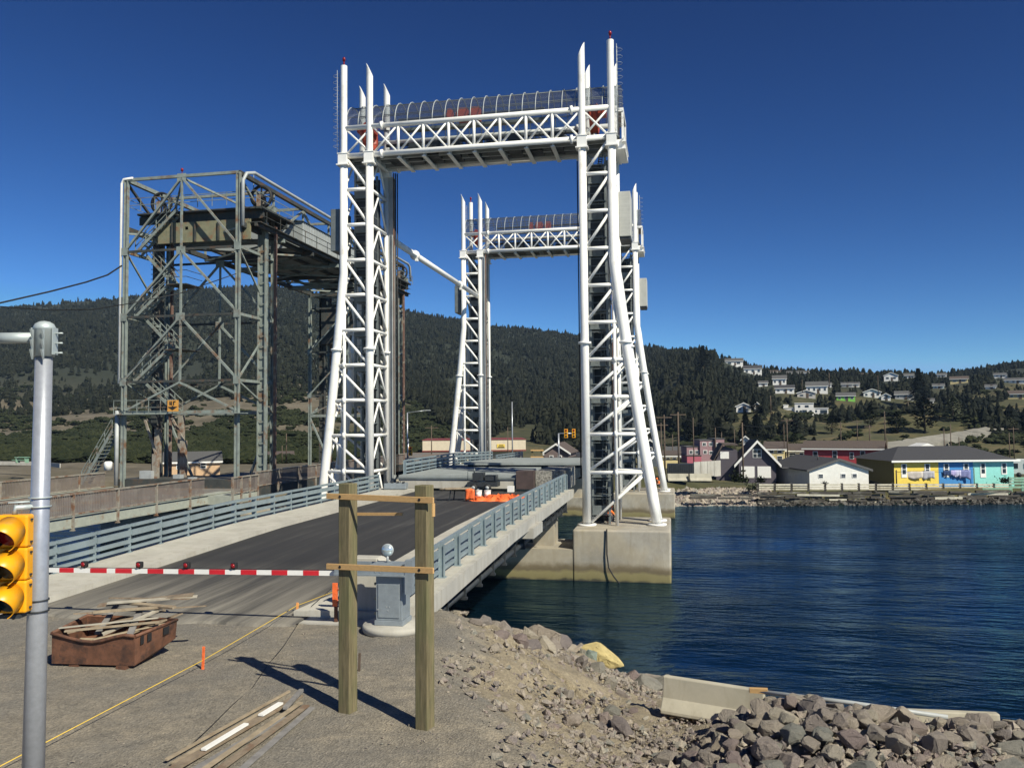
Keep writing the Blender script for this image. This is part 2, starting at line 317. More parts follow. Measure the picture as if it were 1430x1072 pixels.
def foliage(name, a, bb):
    m, t, b = nt(name); b.inputs['Roughness'].default_value = 0.9
    try: b.inputs['Specular IOR Level'].default_value = 0.15
    except Exception: pass
    v = nd(t, 'ShaderNodeAttribute', attribute_name='tint'); oi = nd(t, 'ShaderNodeObjectInfo')
    s = nd(t, 'ShaderNodeMath', operation='MULTIPLY_ADD'); s.inputs[1].default_value = 0.3; t.links.new(oi.outputs['Random'], s.inputs[0]); t.links.new(v.outputs['Fac'], s.inputs[2])
    setc(t, b, ramp(t, s.outputs[0], [(0.1, a), (1.0, bb)])); M[name] = m
foliage('conifer_foliage', (0.003, 0.0055, 0.004), (0.020, 0.022, 0.013)); foliage('bush_foliage', (0.009, 0.014, 0.006), (0.028, 0.033, 0.014)); foliage('grey_foliage', (0.09, 0.10, 0.06), (0.2, 0.2, 0.13))
# boulders: colour differs from stone to stone
m, t, b = nt('riprap_stone'); b.inputs['Roughness'].default_value = 0.85
oi = nd(t, 'ShaderNodeObjectInfo'); v = nd(t, 'ShaderNodeAttribute', attribute_name='tint'); s = nd(t, 'ShaderNodeMath', operation='ADD'); t.links.new(oi.outputs['Random'], s.inputs[0]); t.links.new(v.outputs['Fac'], s.inputs[1])
fr = nd(t, 'ShaderNodeMath', operation='FRACT'); t.links.new(s.outputs[0], fr.inputs[0])
c = ramp(t, fr.outputs[0], [(0.0, (0.33, 0.29, 0.25)), (0.16, (0.48, 0.41, 0.32)), (0.32, (0.23, 0.195, 0.185)), (0.48, (0.38, 0.335, 0.28)), (0.62, (0.29, 0.225, 0.21)), (0.78, (0.55, 0.48, 0.37)), (0.88, (0.22, 0.225, 0.20)), (1.0, (0.48, 0.42, 0.33))])
n1 = noise(t, 3.5, 5, 0.7, coord='Object'); n2 = noise(t, 22, 4, 0.7, coord='Object')
c = mixc(t, 0.75, c, ramp(t, n1, [(0.3, 0.72), (0.7, 1.05)]), 'MULTIPLY'); c = mixc(t, 0.5, c, ramp(t, n2, [(0.3, 0.5), (0.6, 1.0)]), 'MULTIPLY')
n5 = noise(t, 7, 6, 0.75, coord='Object'); c = mixc(t, ramp(t, n5, [(0.55, 0.0), (0.7, 0.6)]), c, (0.34, 0.29, 0.22)); setc(t, b, c); hh = nd(t, 'ShaderNodeMath', operation='ADD'); t.links.new(n5, hh.inputs[0]); t.links.new(n2, hh.inputs[1]); bump(t, b, hh.outputs[0], 0.8, 0.08); M['stone'] = m
M['wet_stone'] = simple('wet_dark_stone', (0.055, 0.05, 0.042), 0.6, var=.5, sc=2, coord='Position', bmp=0)
M['yellow_stone'] = simple('ochre_stone', (0.42, 0.34, 0.15), 0.9, var=0.25, sc=4, bmp=0.5, bsc=15, bd=0.03)
def wallmat(name, col, clap=True, sc=2.0):
    m, t, b = nt(name); b.inputs['Roughness'].default_value = 0.7
    c = ramp(t, noise(t, sc, 4, coord='Object'), [(0.3, tuple(x*0.9 for x in col)), (0.7, tuple(min(1, x*1.04) for x in col))]); setc(t, b, c)
    if clap:
        tc = nd(t, 'ShaderNodeTexCoord'); w = nd(t, 'ShaderNodeTexWave', wave_type='BANDS', bands_direction='Z', wave_profile='SAW'); w.inputs['Scale'].default_value = 1.3
        t.links.new(tc.outputs['Object'], w.inputs[0]); bump(t, b, w.outputs[1], 0.5, 0.02)
    return m
M['roof_dark'] = simple('charcoal_shingles', (0.045, 0.045, 0.05), 0.9, var=0.3, sc=8, bmp=0.3, bsc=12)
M['roof_brown'] = simple('brown_shingles', (0.085, 0.065, 0.055), 0.9, var=0.3, sc=8, bmp=0.3, bsc=12)
M['roof_grey'] = simple('grey_shingles', (0.085, 0.085, 0.085), 0.9, var=0.2, sc=8, bmp=0.2, bsc=12)
WATER = -4.9
# ------------------------------------------------------------------ near ground (yard and bank)
ctrl = [(605, 848, 0), (640, 905, 0), (680, 985, 0), (705, 1072, 0), (500, 900, 0), (300, 900, 0), (100, 1000, 0), (400, 1050, 0), (560, 1060, 0), (660, 870, -.15),
        (700, 878, -.6), (760, 893, -1.5), (850, 935, -2.9), (925, 962, -3.2), (760, 960, -.95), (720, 920, -.45), (800, 1040, -1.1), (850, 1000, -1.8), (900, 1020, -1.7), (925, 997, -1.62), (1050, 1012, -1.62),
        (950, 1072, -1.35), (1080, 1000, -1.0), (1000, 1060, -1.1), (1150, 1040, -.85), (1200, 1020, -1.2), (1320, 1060, -.95), (1430, 1060, -.95), (1400, 1030, -1.2), (1600, 1060, -.9), (1500, 1200, -.6), (1100, 1200, -.5), (850, 1250, -.3)]
CP = [tuple(onz(x, y, z)) for x, y, z in ctrl]+[(-60, 0, 0), (-60, 20, 0), (-30, 10, 0), (-25, 18, 0), (-12, 4, 0), (0, 0, 0), (25, 0, -.3), (-3, 6, 0), (-60, -20, 0), (20, -20, 0)]
CP = np.array(CP)
def tk(r): r = np.maximum(r, 1e-9); return r*r*np.log(r)
n = NCP = len(CP); A = np.zeros((n+3, n+3)); D = np.linalg.norm(CP[:, None, :2]-CP[None, :, :2], axis=2)
A[:n, :n] = tk(D)+np.eye(n)*1.5; A[:n, n] = 1; A[:n, n+1:] = CP[:, :2]; A[n, :n] = 1; A[n+1:, :n] = CP[:, :2].T
W = np.linalg.solve(A, np.concatenate([CP[:, 2], np.zeros(3)]))
def tps(P):
    d = np.linalg.norm(P[:, None, :]-CP[None, :, :2], axis=2); return tk(d)@W[:NCP]+W[NCP]+P@W[NCP+1:]
EDGE = [(-300, 23), (-20.6, 23), (-20.3, 21.2), (-6.3, 21.2)]+[tuple(onz(x, y, z))[:2] for x, y, z in ((618, 850, -.02), (655, 862, -.1), (700, 880, -.7), (760, 895, -1.6), (850, 938, -3.0), (925, 964, -3.3), (985, 975, -2.4), (1060, 985, -1.75), (1200, 1003, -1.8), (1300, 1012, -1.8), (1430, 1020, -1.9), (1800, 1040, -1.9))]+[(80, 8)]
EDGE = np.array(EDGE)
def edge_dist(P):
    best = np.full(len(P), 1e9); sg = np.zeros(len(P))
    for i in range(len(EDGE)-1):
        a, b = EDGE[i], EDGE[i+1]; ab = b-a; tt = np.clip(((P-a)@ab)/(ab@ab), 0, 1); q = P-(a+tt[:, None]*ab); d = np.linalg.norm(q, axis=1)
        s = ab[0]*(P[:, 1]-a[1])-ab[1]*(P[:, 0]-a[0]); m_ = d < best; best[m_] = d[m_]; sg[m_] = np.sign(s[m_])
    return best*sg
def ground_z(P):
    P = np.atleast_2d(np.asarray(P, float)); z = np.minimum(tps(P), 0.0); z = np.where(P[:, 0] < -8, np.where(z > -.6, np.maximum(z, -.02), z), z)
    e = edge_dist(P); return np.maximum(z-np.maximum(e, 0)*0.95, -7.5), e
def gz(x, y): return float(ground_z([(x, y)])[0][0])
def npmesh(name, V, Q, mat, attrs={}, smooth=True):
    me = bpy.data.meshes.new(name); V = np.asarray(V, np.float32); Q = np.asarray(Q, np.int32); k = Q.shape[1]
    me.vertices.add(len(V)); me.vertices.foreach_set('co', V.ravel()); me.loops.add(Q.size); me.loops.foreach_set('vertex_index', Q.ravel())
    me.polygons.add(len(Q)); me.polygons.foreach_set('loop_start', np.arange(0, Q.size, k, dtype=np.int32)); 
    me.update(calc_edges=True); me.polygons.foreach_set('use_smooth', np.full(len(Q), smooth)); me.materials.append(mat)
    for an, av in attrs.items():
        a = me.attributes.new(an, 'FLOAT', 'POINT'); a.data.foreach_set('value', np.asarray(av, np.float32))
    me.validate(); return me
def gridq(nx, ny):
    i, j = np.meshgrid(np.arange(nx-1), np.arange(ny-1), indexing='ij'); a = (i*ny+j).ravel(); return np.stack([a, a+ny, a+ny+1, a+1], 1)
rng = np.random.default_rng(5)
def vnoise(P, sc, seed=0):      # smooth value noise on the plane
    r = np.random.default_rng(seed); T = r.random((64, 64)); q = P/sc; i = np.floor(q).astype(int); f = q-i; f = f*f*(3-2*f)
    g = lambda a, b: T[(i[:, 0]+a) % 64, (i[:, 1]+b) % 64]
    return (g(0, 0)*(1-f[:, 0])+g(1, 0)*f[:, 0])*(1-f[:, 1])+(g(0, 1)*(1-f[:, 0])+g(1, 1)*f[:, 0])*f[:, 1]
xs = np.concatenate([np.arange(-70, -20, 1.2), np.arange(-20, 22, 0.16), np.arange(22, 60, 1.2)]); ys = np.concatenate([np.arange(-25, 4, 1.2), np.arange(4, 34, 0.16), np.arange(34, 44, 0.8)])
X, Y = np.meshgrid(xs, ys, indexing='ij'); P = np.stack([X.ravel(), Y.ravel()], 1); Z, E_ = ground_z(P)
bank = np.clip((-Z-0.04)/0.5, 0, 1)
Z = Z+(vnoise(P, 0.9, 1)-.5)*(0.04+0.22*bank)+(vnoise(P, 0.3, 2)-.5)*(0.02+0.13*bank)+(vnoise(P, 3.5, 3)-.5)*0.07*(P[:, 0] > -9)
Z = np.where((P[:, 0] < -7.0) & (P[:, 0] > -21) & (P[:, 1] > 16.5) & (E_ < 0), np.minimum(Z, -.02), Z)
tag(link('gravel_yard', npmesh('gravel_yard', np.column_stack([P, Z]), gridq(len(xs), len(ys)), M['gravel'], {'bank': bank})), None, None, None, 'structure')

tag(link('water', npmesh('water', [(-1400, -60, WATER), (1400, -60, WATER), (1400, 1380, WATER), (-1400, 1380, WATER)], [(0, 1, 2, 3)], M['water'])), None, None, None, 'structure')

# ------------------------------------------------------------------ far shore, town slope and hills
COLS = [-420, -200, 0, 90, 170, 250, 330, 380, 430, 490, 560, 640, 690, 750, 800, 870, 905, 940, 985, 1015, 1060, 1120, 1200, 1260, 1300, 1345, 1400, 1430, 1600, 1850]
RIDGE = [440, 432, 428, 417, 412, 400, 397, 395, 402, 414, 430, 444, 452, 458, 464, 476, 482, 489, 492, 500, 513, 518, 519, 521, 522, 517, 508, 503, 490, 470]
PY4 = [560, 555, 548, 548, 545, 535, 525, 525, 530, 545, 555, 560, 565, 568, 570, 572, 572, 575, 578, 578, 576, 580, 588, 592, 592, 585, 580, 578, 575, 575]
ctlD = []; ctlZ = []
for i, px in enumerate(COLS):
    w = min(1, max(0, (px-860)/130.0)); w = w*w*(3-2*w)
    rd = 860*(1-w)+(470+max(0, px-1260)*1.3)*w
    ds = [92, 97, 102, 135*(1-w)+140*w, 205*(1-w)+175*w, 450*(1-w)+255*w, rd, rd*1.12, rd*1.28]
    z0 = -1.9*(1-w)-3.6*w
    zf = lambda d, py: at(px, py, d).z
    zs = [-8, -6.0, z0, z0+.3, zf(ds[4], 634*(1-w)+630*w), zf(ds[5], PY4[i]), zf(rd, RIDGE[i]+5), zf(rd, RIDGE[i]+5)*0.7, -5]
    ctlD.append(ds); ctlZ.append(zs)
ctlD = np.array(ctlD); ctlZ = np.array(ctlZ)
pxs = np.arange(-420, 1851, 5.0); T = np.concatenate([np.linspace(0, 2, 7)[:-1], np.linspace(2, 4, 16)[:-1], np.linspace(4, 6, 44)[:-1], np.linspace(6, 8, 12)])
def ip(tab, px, tt):
    row = np.array([np.interp(px, COLS, tab[:, k]) for k in range(tab.shape[1])]); i = min(int(tt), tab.shape[1]-2); f = tt-i
    return row[i]*(1-f)+row[i+1]*f
colD = np.array([[np.interp(px, COLS, ctlD[:, k]) for k in range(9)] for px in pxs]); colZ = np.array([[np.interp(px, COLS, ctlZ[:, k]) for k in range(9)] for px in pxs])
def dir_of(px):
    r = fw0+rt0*(px-CX)/F; return r  # horizontal, unit forward depth
V = np.zeros((len(pxs), len(T), 3))
for a, px in enumerate(pxs):
    d = np.interp(T, range(9), colD[a]); z = np.interp(T, range(9), colZ[a]); r = dir_of(px); V[a, :, 0] = r[0]*d; V[a, :, 1] = r[1]*d; V[a, :, 2] = z
TT = np.tile(T, (len(pxs), 1)); PX = np.tile(pxs[:, None], (1, len(T)))
Pq = V[:, :, :2].reshape(-1, 2)
amp = np.clip((TT-3.2)/1.5, 0, 1)*np.clip(1.0-(TT-5.2)*1.1, 0.15, 1)
V[:, :, 2] += (((vnoise(Pq, 60, 11)-.5)*9+(vnoise(Pq, 22, 12)-.5)*4).reshape(TT.shape))*amp
V[:, :, 2] += ((vnoise(Pq, 14, 13)-.5)*1.2).reshape(TT.shape)*(TT > 2)
HV = V
def hill_at(px, tt):
    a = (px+420)/5.0; i = int(min(max(a, 0), len(pxs)-2)); f = a-i; j = np.interp(tt, T, range(len(T))); k = int(min(j, len(T)-2)); g = j-k
    return (HV[i, k]*(1-f)*(1-g)+HV[i+1, k]*f*(1-g)+HV[i, k+1]*(1-f)*g+HV[i+1, k+1]*f*g)
def hill_arr(px, tt):
    a = (px+420)/5.0; i = np.clip(a.astype(int), 0, len(pxs)-2); f = (a-i)[:, None]; j = np.interp(tt, T, range(len(T))); k = np.clip(j.astype(int), 0, len(T)-2); g = (j-k)[:, None]
    return HV[i, k]*(1-f)*(1-g)+HV[i+1, k]*f*(1-g)+HV[i, k+1]*(1-f)*g+HV[i+1, k+1]*f*g
def hill_hit(px, py, t0=2.0):
    best = None
    for tt in np.arange(t0, 6.01, 0.02):
        p = hill_at(px, tt); y = proj(p)[1]
        if y <= py: return Vector(p), tt
    return Vector(hill_at(px, 5.9)), 5.9
w_ = np.clip((PX-900)/90, 0, 1)
forest = np.where(PX < 900, np.clip((TT-4.75)*3, 0, 1), 0)
forest = np.maximum(forest, np.clip((PX-540)/60, 0, 1)*np.clip((980-PX)/60, 0, 1)*np.clip((TT-4)*2, 0, 1)); forest = np.maximum(forest, w_*np.clip((TT-5.1)*2.5, 0, 1))
dry = np.clip((640-PX)/200, 0, 1)*(0.50+.22*np.clip((TT-4.2)*2, 0, 1)*np.clip((5.3-TT)*3, 0, 1))+0.06
tag(link('hills', npmesh('hills', HV.reshape(-1, 3), gridq(len(pxs), len(T)), M['hill'], {'dry': dry.ravel(), 'forest': forest.ravel()})), None, None, None, 'structure')

# forest: thousands of low conifers that read as one mass
def cone_tree(seed, sides=6, tiers=4):
    r = np.random.default_rng(seed); v = []; f = []
    for k in range(tiers):
        z0 = 0.10+k*0.22; z1 = min(1.0, z0+0.38+0.02*k); rad = 0.30*(1-k/tiers*0.80); b = len(v)
        for s in range(sides):
            a = 2*math.pi*(s+r.random()*.6)/sides; q = rad*(0.65+0.6*r.random()); v.append((q*math.cos(a), q*math.sin(a), z0+(r.random()-.5)*.07))
        v.append((0, 0, z1)); f += [(b+s, b+(s+1) % sides, b+sides) for s in range(sides)]
    return np.array(v), np.array(f)
def lump_bush(seed):
    r = np.random.default_rng(seed); v = []; f = []
    for c in range(9):
        o = np.array([(r.random()-.5)*.9, (r.random()-.5)*.9, .25+r.random()*.45]); R_ = .22+.2*r.random(); b = len(v)
        for s in range(6): a = 2*math.pi*s/6+r.random(); v.append(o+np.array([math.cos(a)*R_, math.sin(a)*R_, (r.random()-.5)*.2]))
        v.append(o+np.array([0, 0, R_*.9])); v.append(o-np.array([0, 0, R_])); f += [(b+s, b+(s+1) % 6, b+6) for s in range(6)]+[(b+(s+1) % 6, b+s, b+7) for s in range(6)]
    return np.array(v), np.array(f)
def scatter(name, temps, pts, hts, wid, mat, label):
    Vs = []; Fs = []; Ts = []; off = 0
    idx = rng.integers(0, len(temps), len(pts)); ang = rng.random(len(pts))*6.283; tint = rng.random(len(pts))
    for k, (tv, tf) in enumerate(temps):
        m_ = idx == k; p = pts[m_]; h = hts[m_]; a = ang[m_]; nn = len(p)
        if nn == 0: continue
        ww = h*wid*(0.8+0.4*rng.random(nn))
        x = tv[None, :, 0]*np.cos(a)[:, None]-tv[None, :, 1]*np.sin(a)[:, None]; y = tv[None, :, 0]*np.sin(a)[:, None]+tv[None, :, 1]*np.cos(a)[:, None]
        v = np.stack([x*ww[:, None]+p[:, None, 0], y*ww[:, None]+p[:, None, 1], tv[None, :, 2]*h[:, None]+p[:, None, 2]], 2).reshape(-1, 3)
        f = (tf[None]+(np.arange(nn)*len(tv))[:, None, None]).reshape(-1, 3)+off
        Vs.append(v); Fs.append(f); Ts.append(np.repeat(tint[m_], len(tv))*0.8+np.tile((rng.random(len(tv))-.5)*.25, nn)); off += len(v)
    o = link(name, npmesh(name, np.concatenate(Vs), np.concatenate(Fs), mat, {'tint': np.concatenate(Ts)}, False)); tag(o, label, None, None, 'stuff'); return o
cones = [cone_tree(s, 6 if s % 2 else 5, 3+s % 3) for s in range(7)]; bushes = [lump_bush(s) for s in range(5)]
cones += [(bushes[s][0]*np.array([.55, .55, .8]), bushes[s][1]) for s in (0, 1)]
def sample(nmax, pxr, tr, dens):
    px = rng.uniform(pxr[0], pxr[1], nmax); tt = rng.uniform(tr[0], tr[1], nmax)
    P_ = hill_arr(px, tt); return P_[rng.random(nmax) < dens(px, tt, P_)]-np.array([0, 0, .3])
def clump(p, sc, seed): return vnoise(p[:, :2], sc, seed)
def d_main(px, tt, p):
    lo = np.interp(px, [520, 640, 900, 910], [5.0, 4.05, 4.05, 4.6])
    return np.where((px < 1000) & (tt > lo+0.22*(clump(p, 40, 3)-.5)*2+.2*(clump(p, 12, 5)-.5)), 0.93+.0*px, np.where((px < 640) & (tt > 4.45), .16, 0.0))*np.where(clump(p, 70, 44)+.3*clump(p, 15, 45) < .28, .25, 1)
pA = sample(62000, (-300, 1000), (4.05, 6.12), d_main)
hA = 2.6+4.4*rng.random(len(pA))**2.0
scatter('forest', cones, pA, hA, 1.0, M['conifer_foliage'], 'dense dark spruce forest covering the big hill behind the bridges')
def d_right(px, tt, p):
    cl = clump(p, 28, 4)
    return np.where(tt > 5.8, 1, np.where(px < 1070, np.where(tt > 4.85, 1.0, .10), np.where(tt > 5.0, np.where(cl > .34, .85, .15), np.where(cl > .62, .2, 0))))
pB = sample(15000, (985, 1800), (4.2, 6.12), d_right); hB = 2.2+3.6*rng.random(len(pB))**1.5
HOUSE_CLEAR = []
# ------------------------------------------------------------------ new approach bridge
def zr(y): return 0.03+0.37*min(1, max(0, (y-19.5)/14.5))
Yst = [19.6+i*(54.4-19.6)/14 for i in range(15)]
def strip(mb, x0, x1, dz0, dz1, ys=None, f=zr):
    ys = ys or Yst
    for a, b in zip(ys[:-1], ys[1:]):
        P = [(x0, a, f(a)+dz0), (x1, a, f(a)+dz0), (x1, b, f(b)+dz0), (x0, b, f(b)+dz0)]; Q = [(p[0], p[1], f(p[1])+dz1) for p in P]
        mb.add(P+Q, [(3, 2, 1, 0), (4, 5, 6, 7), (0, 1, 5, 4), (1, 2, 6, 5), (2, 3, 7, 6), (3, 0, 4, 7)])
mb = MB(); ys_ = Yst; nx = 12
v = []; 
for j, y in enumerate([19.0, 19.35]+Yst[0:0]+Yst):
    for i in range(nx+1):
        x = -17.29+(7.96)*i/nx; yy = y
        if j == 0: yy = 19.05+0.16*math.sin(i*1.7)+0.1*math.sin(i*0.6+1)
        v.append((x, yy, zr(y)+(0.006 if j > 1 else (-0.004 if j == 1 else -0.09))))
m_ = len(Yst)+2
mb.add(v, [(j*(nx+1)+i, j*(nx+1)+i+1, (j+1)*(nx+1)+i+1, (j+1)*(nx+1)+i) for j in range(m_-1) for i in range(nx)]); struct('road', mb, M['asphalt'])

ab = thing('approach_bridge', 'new concrete approach bridge with black asphalt deck running up to the white lift towers', 'bridge', loc=(-13, 20, 0))
q = MB(); strip(q, -19.2, -7.5, -0.30, -0.02); part('deck_slab', q, M['concrete'], ab)
q = MB(); strip(q, -20.05, -17.3, -0.28, 0.17, [19.0]+Yst); part('sidewalk', q, M['sidewalk_concrete'], ab, 'wide pale sidewalk on the left of the road')
q = MB(); strip(q, -9.32, -6.72, -0.28, 0.17, [20.1]+Yst[1:]); q.prism([(-9.75, 20.1, .03), (-9.325, 20.1, .03), (-9.325, 25, .08), (-9.33, 25, .08)], (0, 0, .155)); part('sidewalk', q, M['sidewalk_concrete'], ab, 'narrow pale sidewalk on the right of the road')
for i in range(8):
    y0 = 21.0+i*4.17; q = MB(); strip(q, -6.70, -6.52, -0.30, 0.19, [y0+0.012, y0+4.158]); part('edge_panel', q, M['concrete'], ab)
q = MB(); q.bb(-6.98, -6.30, 37.0, 39.6, -0.25, 0.22); part('edge_corbel', q, M['concrete'], ab)
for x in (-7.55, -10.6, -13.5, -16.4, -19.0):
    q = MB(); q.bb(x-.03, x+.03, 21, 54, -1.0, 0.02); q.bb(x-.22, x+.22, 21, 54, -1.04, -1.0); q.bb(x-.2, x+.2, 21, 54, .02, .06); part('girder', q, M['dark_steel'], ab)
for z in (-0.28, -0.66):
    q = MB(); q.tube([(-7.05, 21.2, z), (-7.05, 53.8, z)], 0.12, 10); part('utility_pipe', q, M['dark_steel'], ab)
for i in range(15):
    y = 22.5+i*2.2; q = MB(); q.bb(-7.2, -6.88, y-.05, y+.05, -.80, -.06); q.bb(-7.2, -6.84, y-.08, y+.08, -.86, -.78); part('pipe_hanger', q, M['dark_steel'], ab)
abm = one('bridge_abutment', MB().bb(-20.3, -6.4, 20.6, 21.6, -6, -0.27).bb(-6.95, -6.4, 19.2, 21.0, -3, zr(20)-.28), M['concrete'], 'pale concrete abutment under the near end of the new bridge', 'abutment')

def railing(label, x, y0, y1, f, side, sp=1.85, twin=None):
    r = thing('bridge_railing', label, 'railing', 'steel railings of the new bridge', (x, y0, f(y0)))
    ys = []; y = y0+.1
    while y < y1: ys.append(y); y += sp
    for (z, h) in ((0.98, .11), (0.71, .20), (0.41, .13), (0.17, .10)):
        q = MB()
        for a, b in zip(ys[:-1], ys[1:]):
            for c_ in ((a+.05, b-.05),): q.beam((x-side*.10, c_[0], f(c_[0])+z), (x-side*.10, c_[1], f(c_[1])+z), .11, h)
            q.beam((x-side*.09, b-.06, f(b)+z), (x-side*.09, b+.06, f(b)+z), .07, h*.72)
        part('rail', q, M['rail_steel'], r)
    for y in ys:
        q = MB(); q.bb(x-.07, x+.07, y-.02, y+.02, f(y)+.01, f(y)+1.02)
        q.bb(x-.09, x-.07, y-.07, y+.07, f(y)+.01, f(y)+.98); q.bb(x+.07, x+.09, y-.07, y+.07, f(y)+.01, f(y)+.98); q.bb(x-.14, x+.14, y-.13, y+.13, f(y)-.01, f(y)+.02)
        part('post', q, M['rail_steel'], r)
    return r
zs_ = lambda y: zr(y)+.17
railing('grey steel railing along the right edge of the new approach bridge, above the water', -7.0, 20.6, 54.2, zs_, 1)
railing('grey steel railing along the left sidewalk of the new approach bridge', -19.65, 14.0, 54.2, zs_, -1)

# piers
def pier(label, y0, y1, ztop, x0, x1):
    q = MB(); q.bb(x0, x1, y0, y1, -7, ztop); o = one('tower_pier', q, M['pier_concrete'], label, 'pier', 'concrete piers of the lift bridge'); bevel(o, .12, 3); return o
pier('weathered concrete pier under the near right white tower, tide stained at the foot', 51.8, 59.3, -1.73, -6.35, -0.30)
pier('concrete pier under the near left white tower, hidden behind the left railing', 51.8, 59.3, -1.73, -26.2, -19.0)
pier('concrete pier under the far right white tower', 86.0, 93.5, -2.35, -6.3, -0.02)
pier('concrete pier under the far left white tower', 86.0, 93.5, -2.35, -26.2, -19.0)
for (y0, zt, l) in ((51.86, -2.97, 'low concrete cross wall between the near piers under the approach bridge'), (87.2, -3.0, 'low concrete cross wall between the far piers')):
    q = MB(); q.bb(-18.99, -6.36, y0, y0+4.6, -7, zt); q.bb(-18.9, -7.75, y0+1.3, y0+3.4, zt-.01, -1.06); one('pier_cross_wall', q, M['pier_concrete'], l, 'wall', 'cross walls between the piers')
one('drain_hose', MB().tube([(-4.2, 51.72, -1.65), (-4.2, 51.66, -3.2), (-4.1, 51.6, -4.0), (-3.8, 51.5, -4.5), (-3.3, 51.4, -5.1)], .045, 8), M['black'], 'black hose hanging down the front of the near right pier', 'hose')

# lift span, resting a little above the road
def zspan(y): return 1.40 if y < 70 else 1.40-(y-70)*0.028
Ys = [55.4+i*(86.4-55.4)/10 for i in range(11)]
M['brown_plate'] = simple('dark_brown_plate', (0.065, 0.045, 0.042), .8, var=.3, bmp=.2)
sp_ = thing('lift_span', 'grey steel lift span raised slightly above the end of the asphalt road', 'bridge span', loc=(-14, 56, .5))
q = MB(); strip(q, -19.0, -10.6, -0.32, 0, Ys, zspan); part('deck', q, M['deck_paint'], sp_)
q = MB(); q.bb(-18.95, -10.65, 55.25, 55.6, .52, 1.12); part('end_beam', q, M['sidewalk_concrete'], sp_, 'pale face of the beam closing the raised span')
q = MB(); q.bb(-19.02, -10.58, 55.17, 55.5, 1.13, 1.25); part('end_plate', q, M['grey_steel'], sp_)
q = MB(); strip(q, -17.0, -7.2, 0.16, 0.34, [66.0, 72, 78, 84, 86.4], zspan); part('raised_deck_section', q, M['deck_paint'], sp_)
q = MB(); strip(q, -16.8, -7.4, -.1, 0.155, [66.4, 72, 78, 84, 86.2], zspan); part('gap_shade_strip', q, M['dark_steel'], sp_)  # dark strip standing in for the shaded gap under the raised deck
q = MB(); q.bb(-10.56, -9.35, 55.1, 56.4, .50, 1.72); part('end_bulkhead', q, M['brown_plate'], sp_, 'dark rust brown bulkhead at the corner of the span')
q = MB(); q.bb(-9.3, -7.35, 55.6, 62, .3, 1.70); part('walkway_panel', q, M['mesh_grey'], sp_, 'mottled grey walkway panel on the right of the span')
for x in (-18.6, -15.8, -13.0, -9.6):
    q = MB(); q.bb(x-.05, x+.05, 55.7, 86.3, -.6, .9); part('span_girder', q, M['grey_steel'], sp_)
railing('grey steel railing along the left side of the lift span, seen past the towers', -18.85, 56.2, 86.5, zspan, -1, 1.9)
def zfar(y): return 0.45-(y-94)*0.012
q = MB(); strip(q, -19.0, -7.0, -.3, 0, [86.8, 94, 110, 140], zfar); struct('far_road', q, M['asphalt'])
railing('grey steel railing on the left of the far approach, beyond the lift span', -18.9, 87.5, 104, zfar, -1, 1.9)

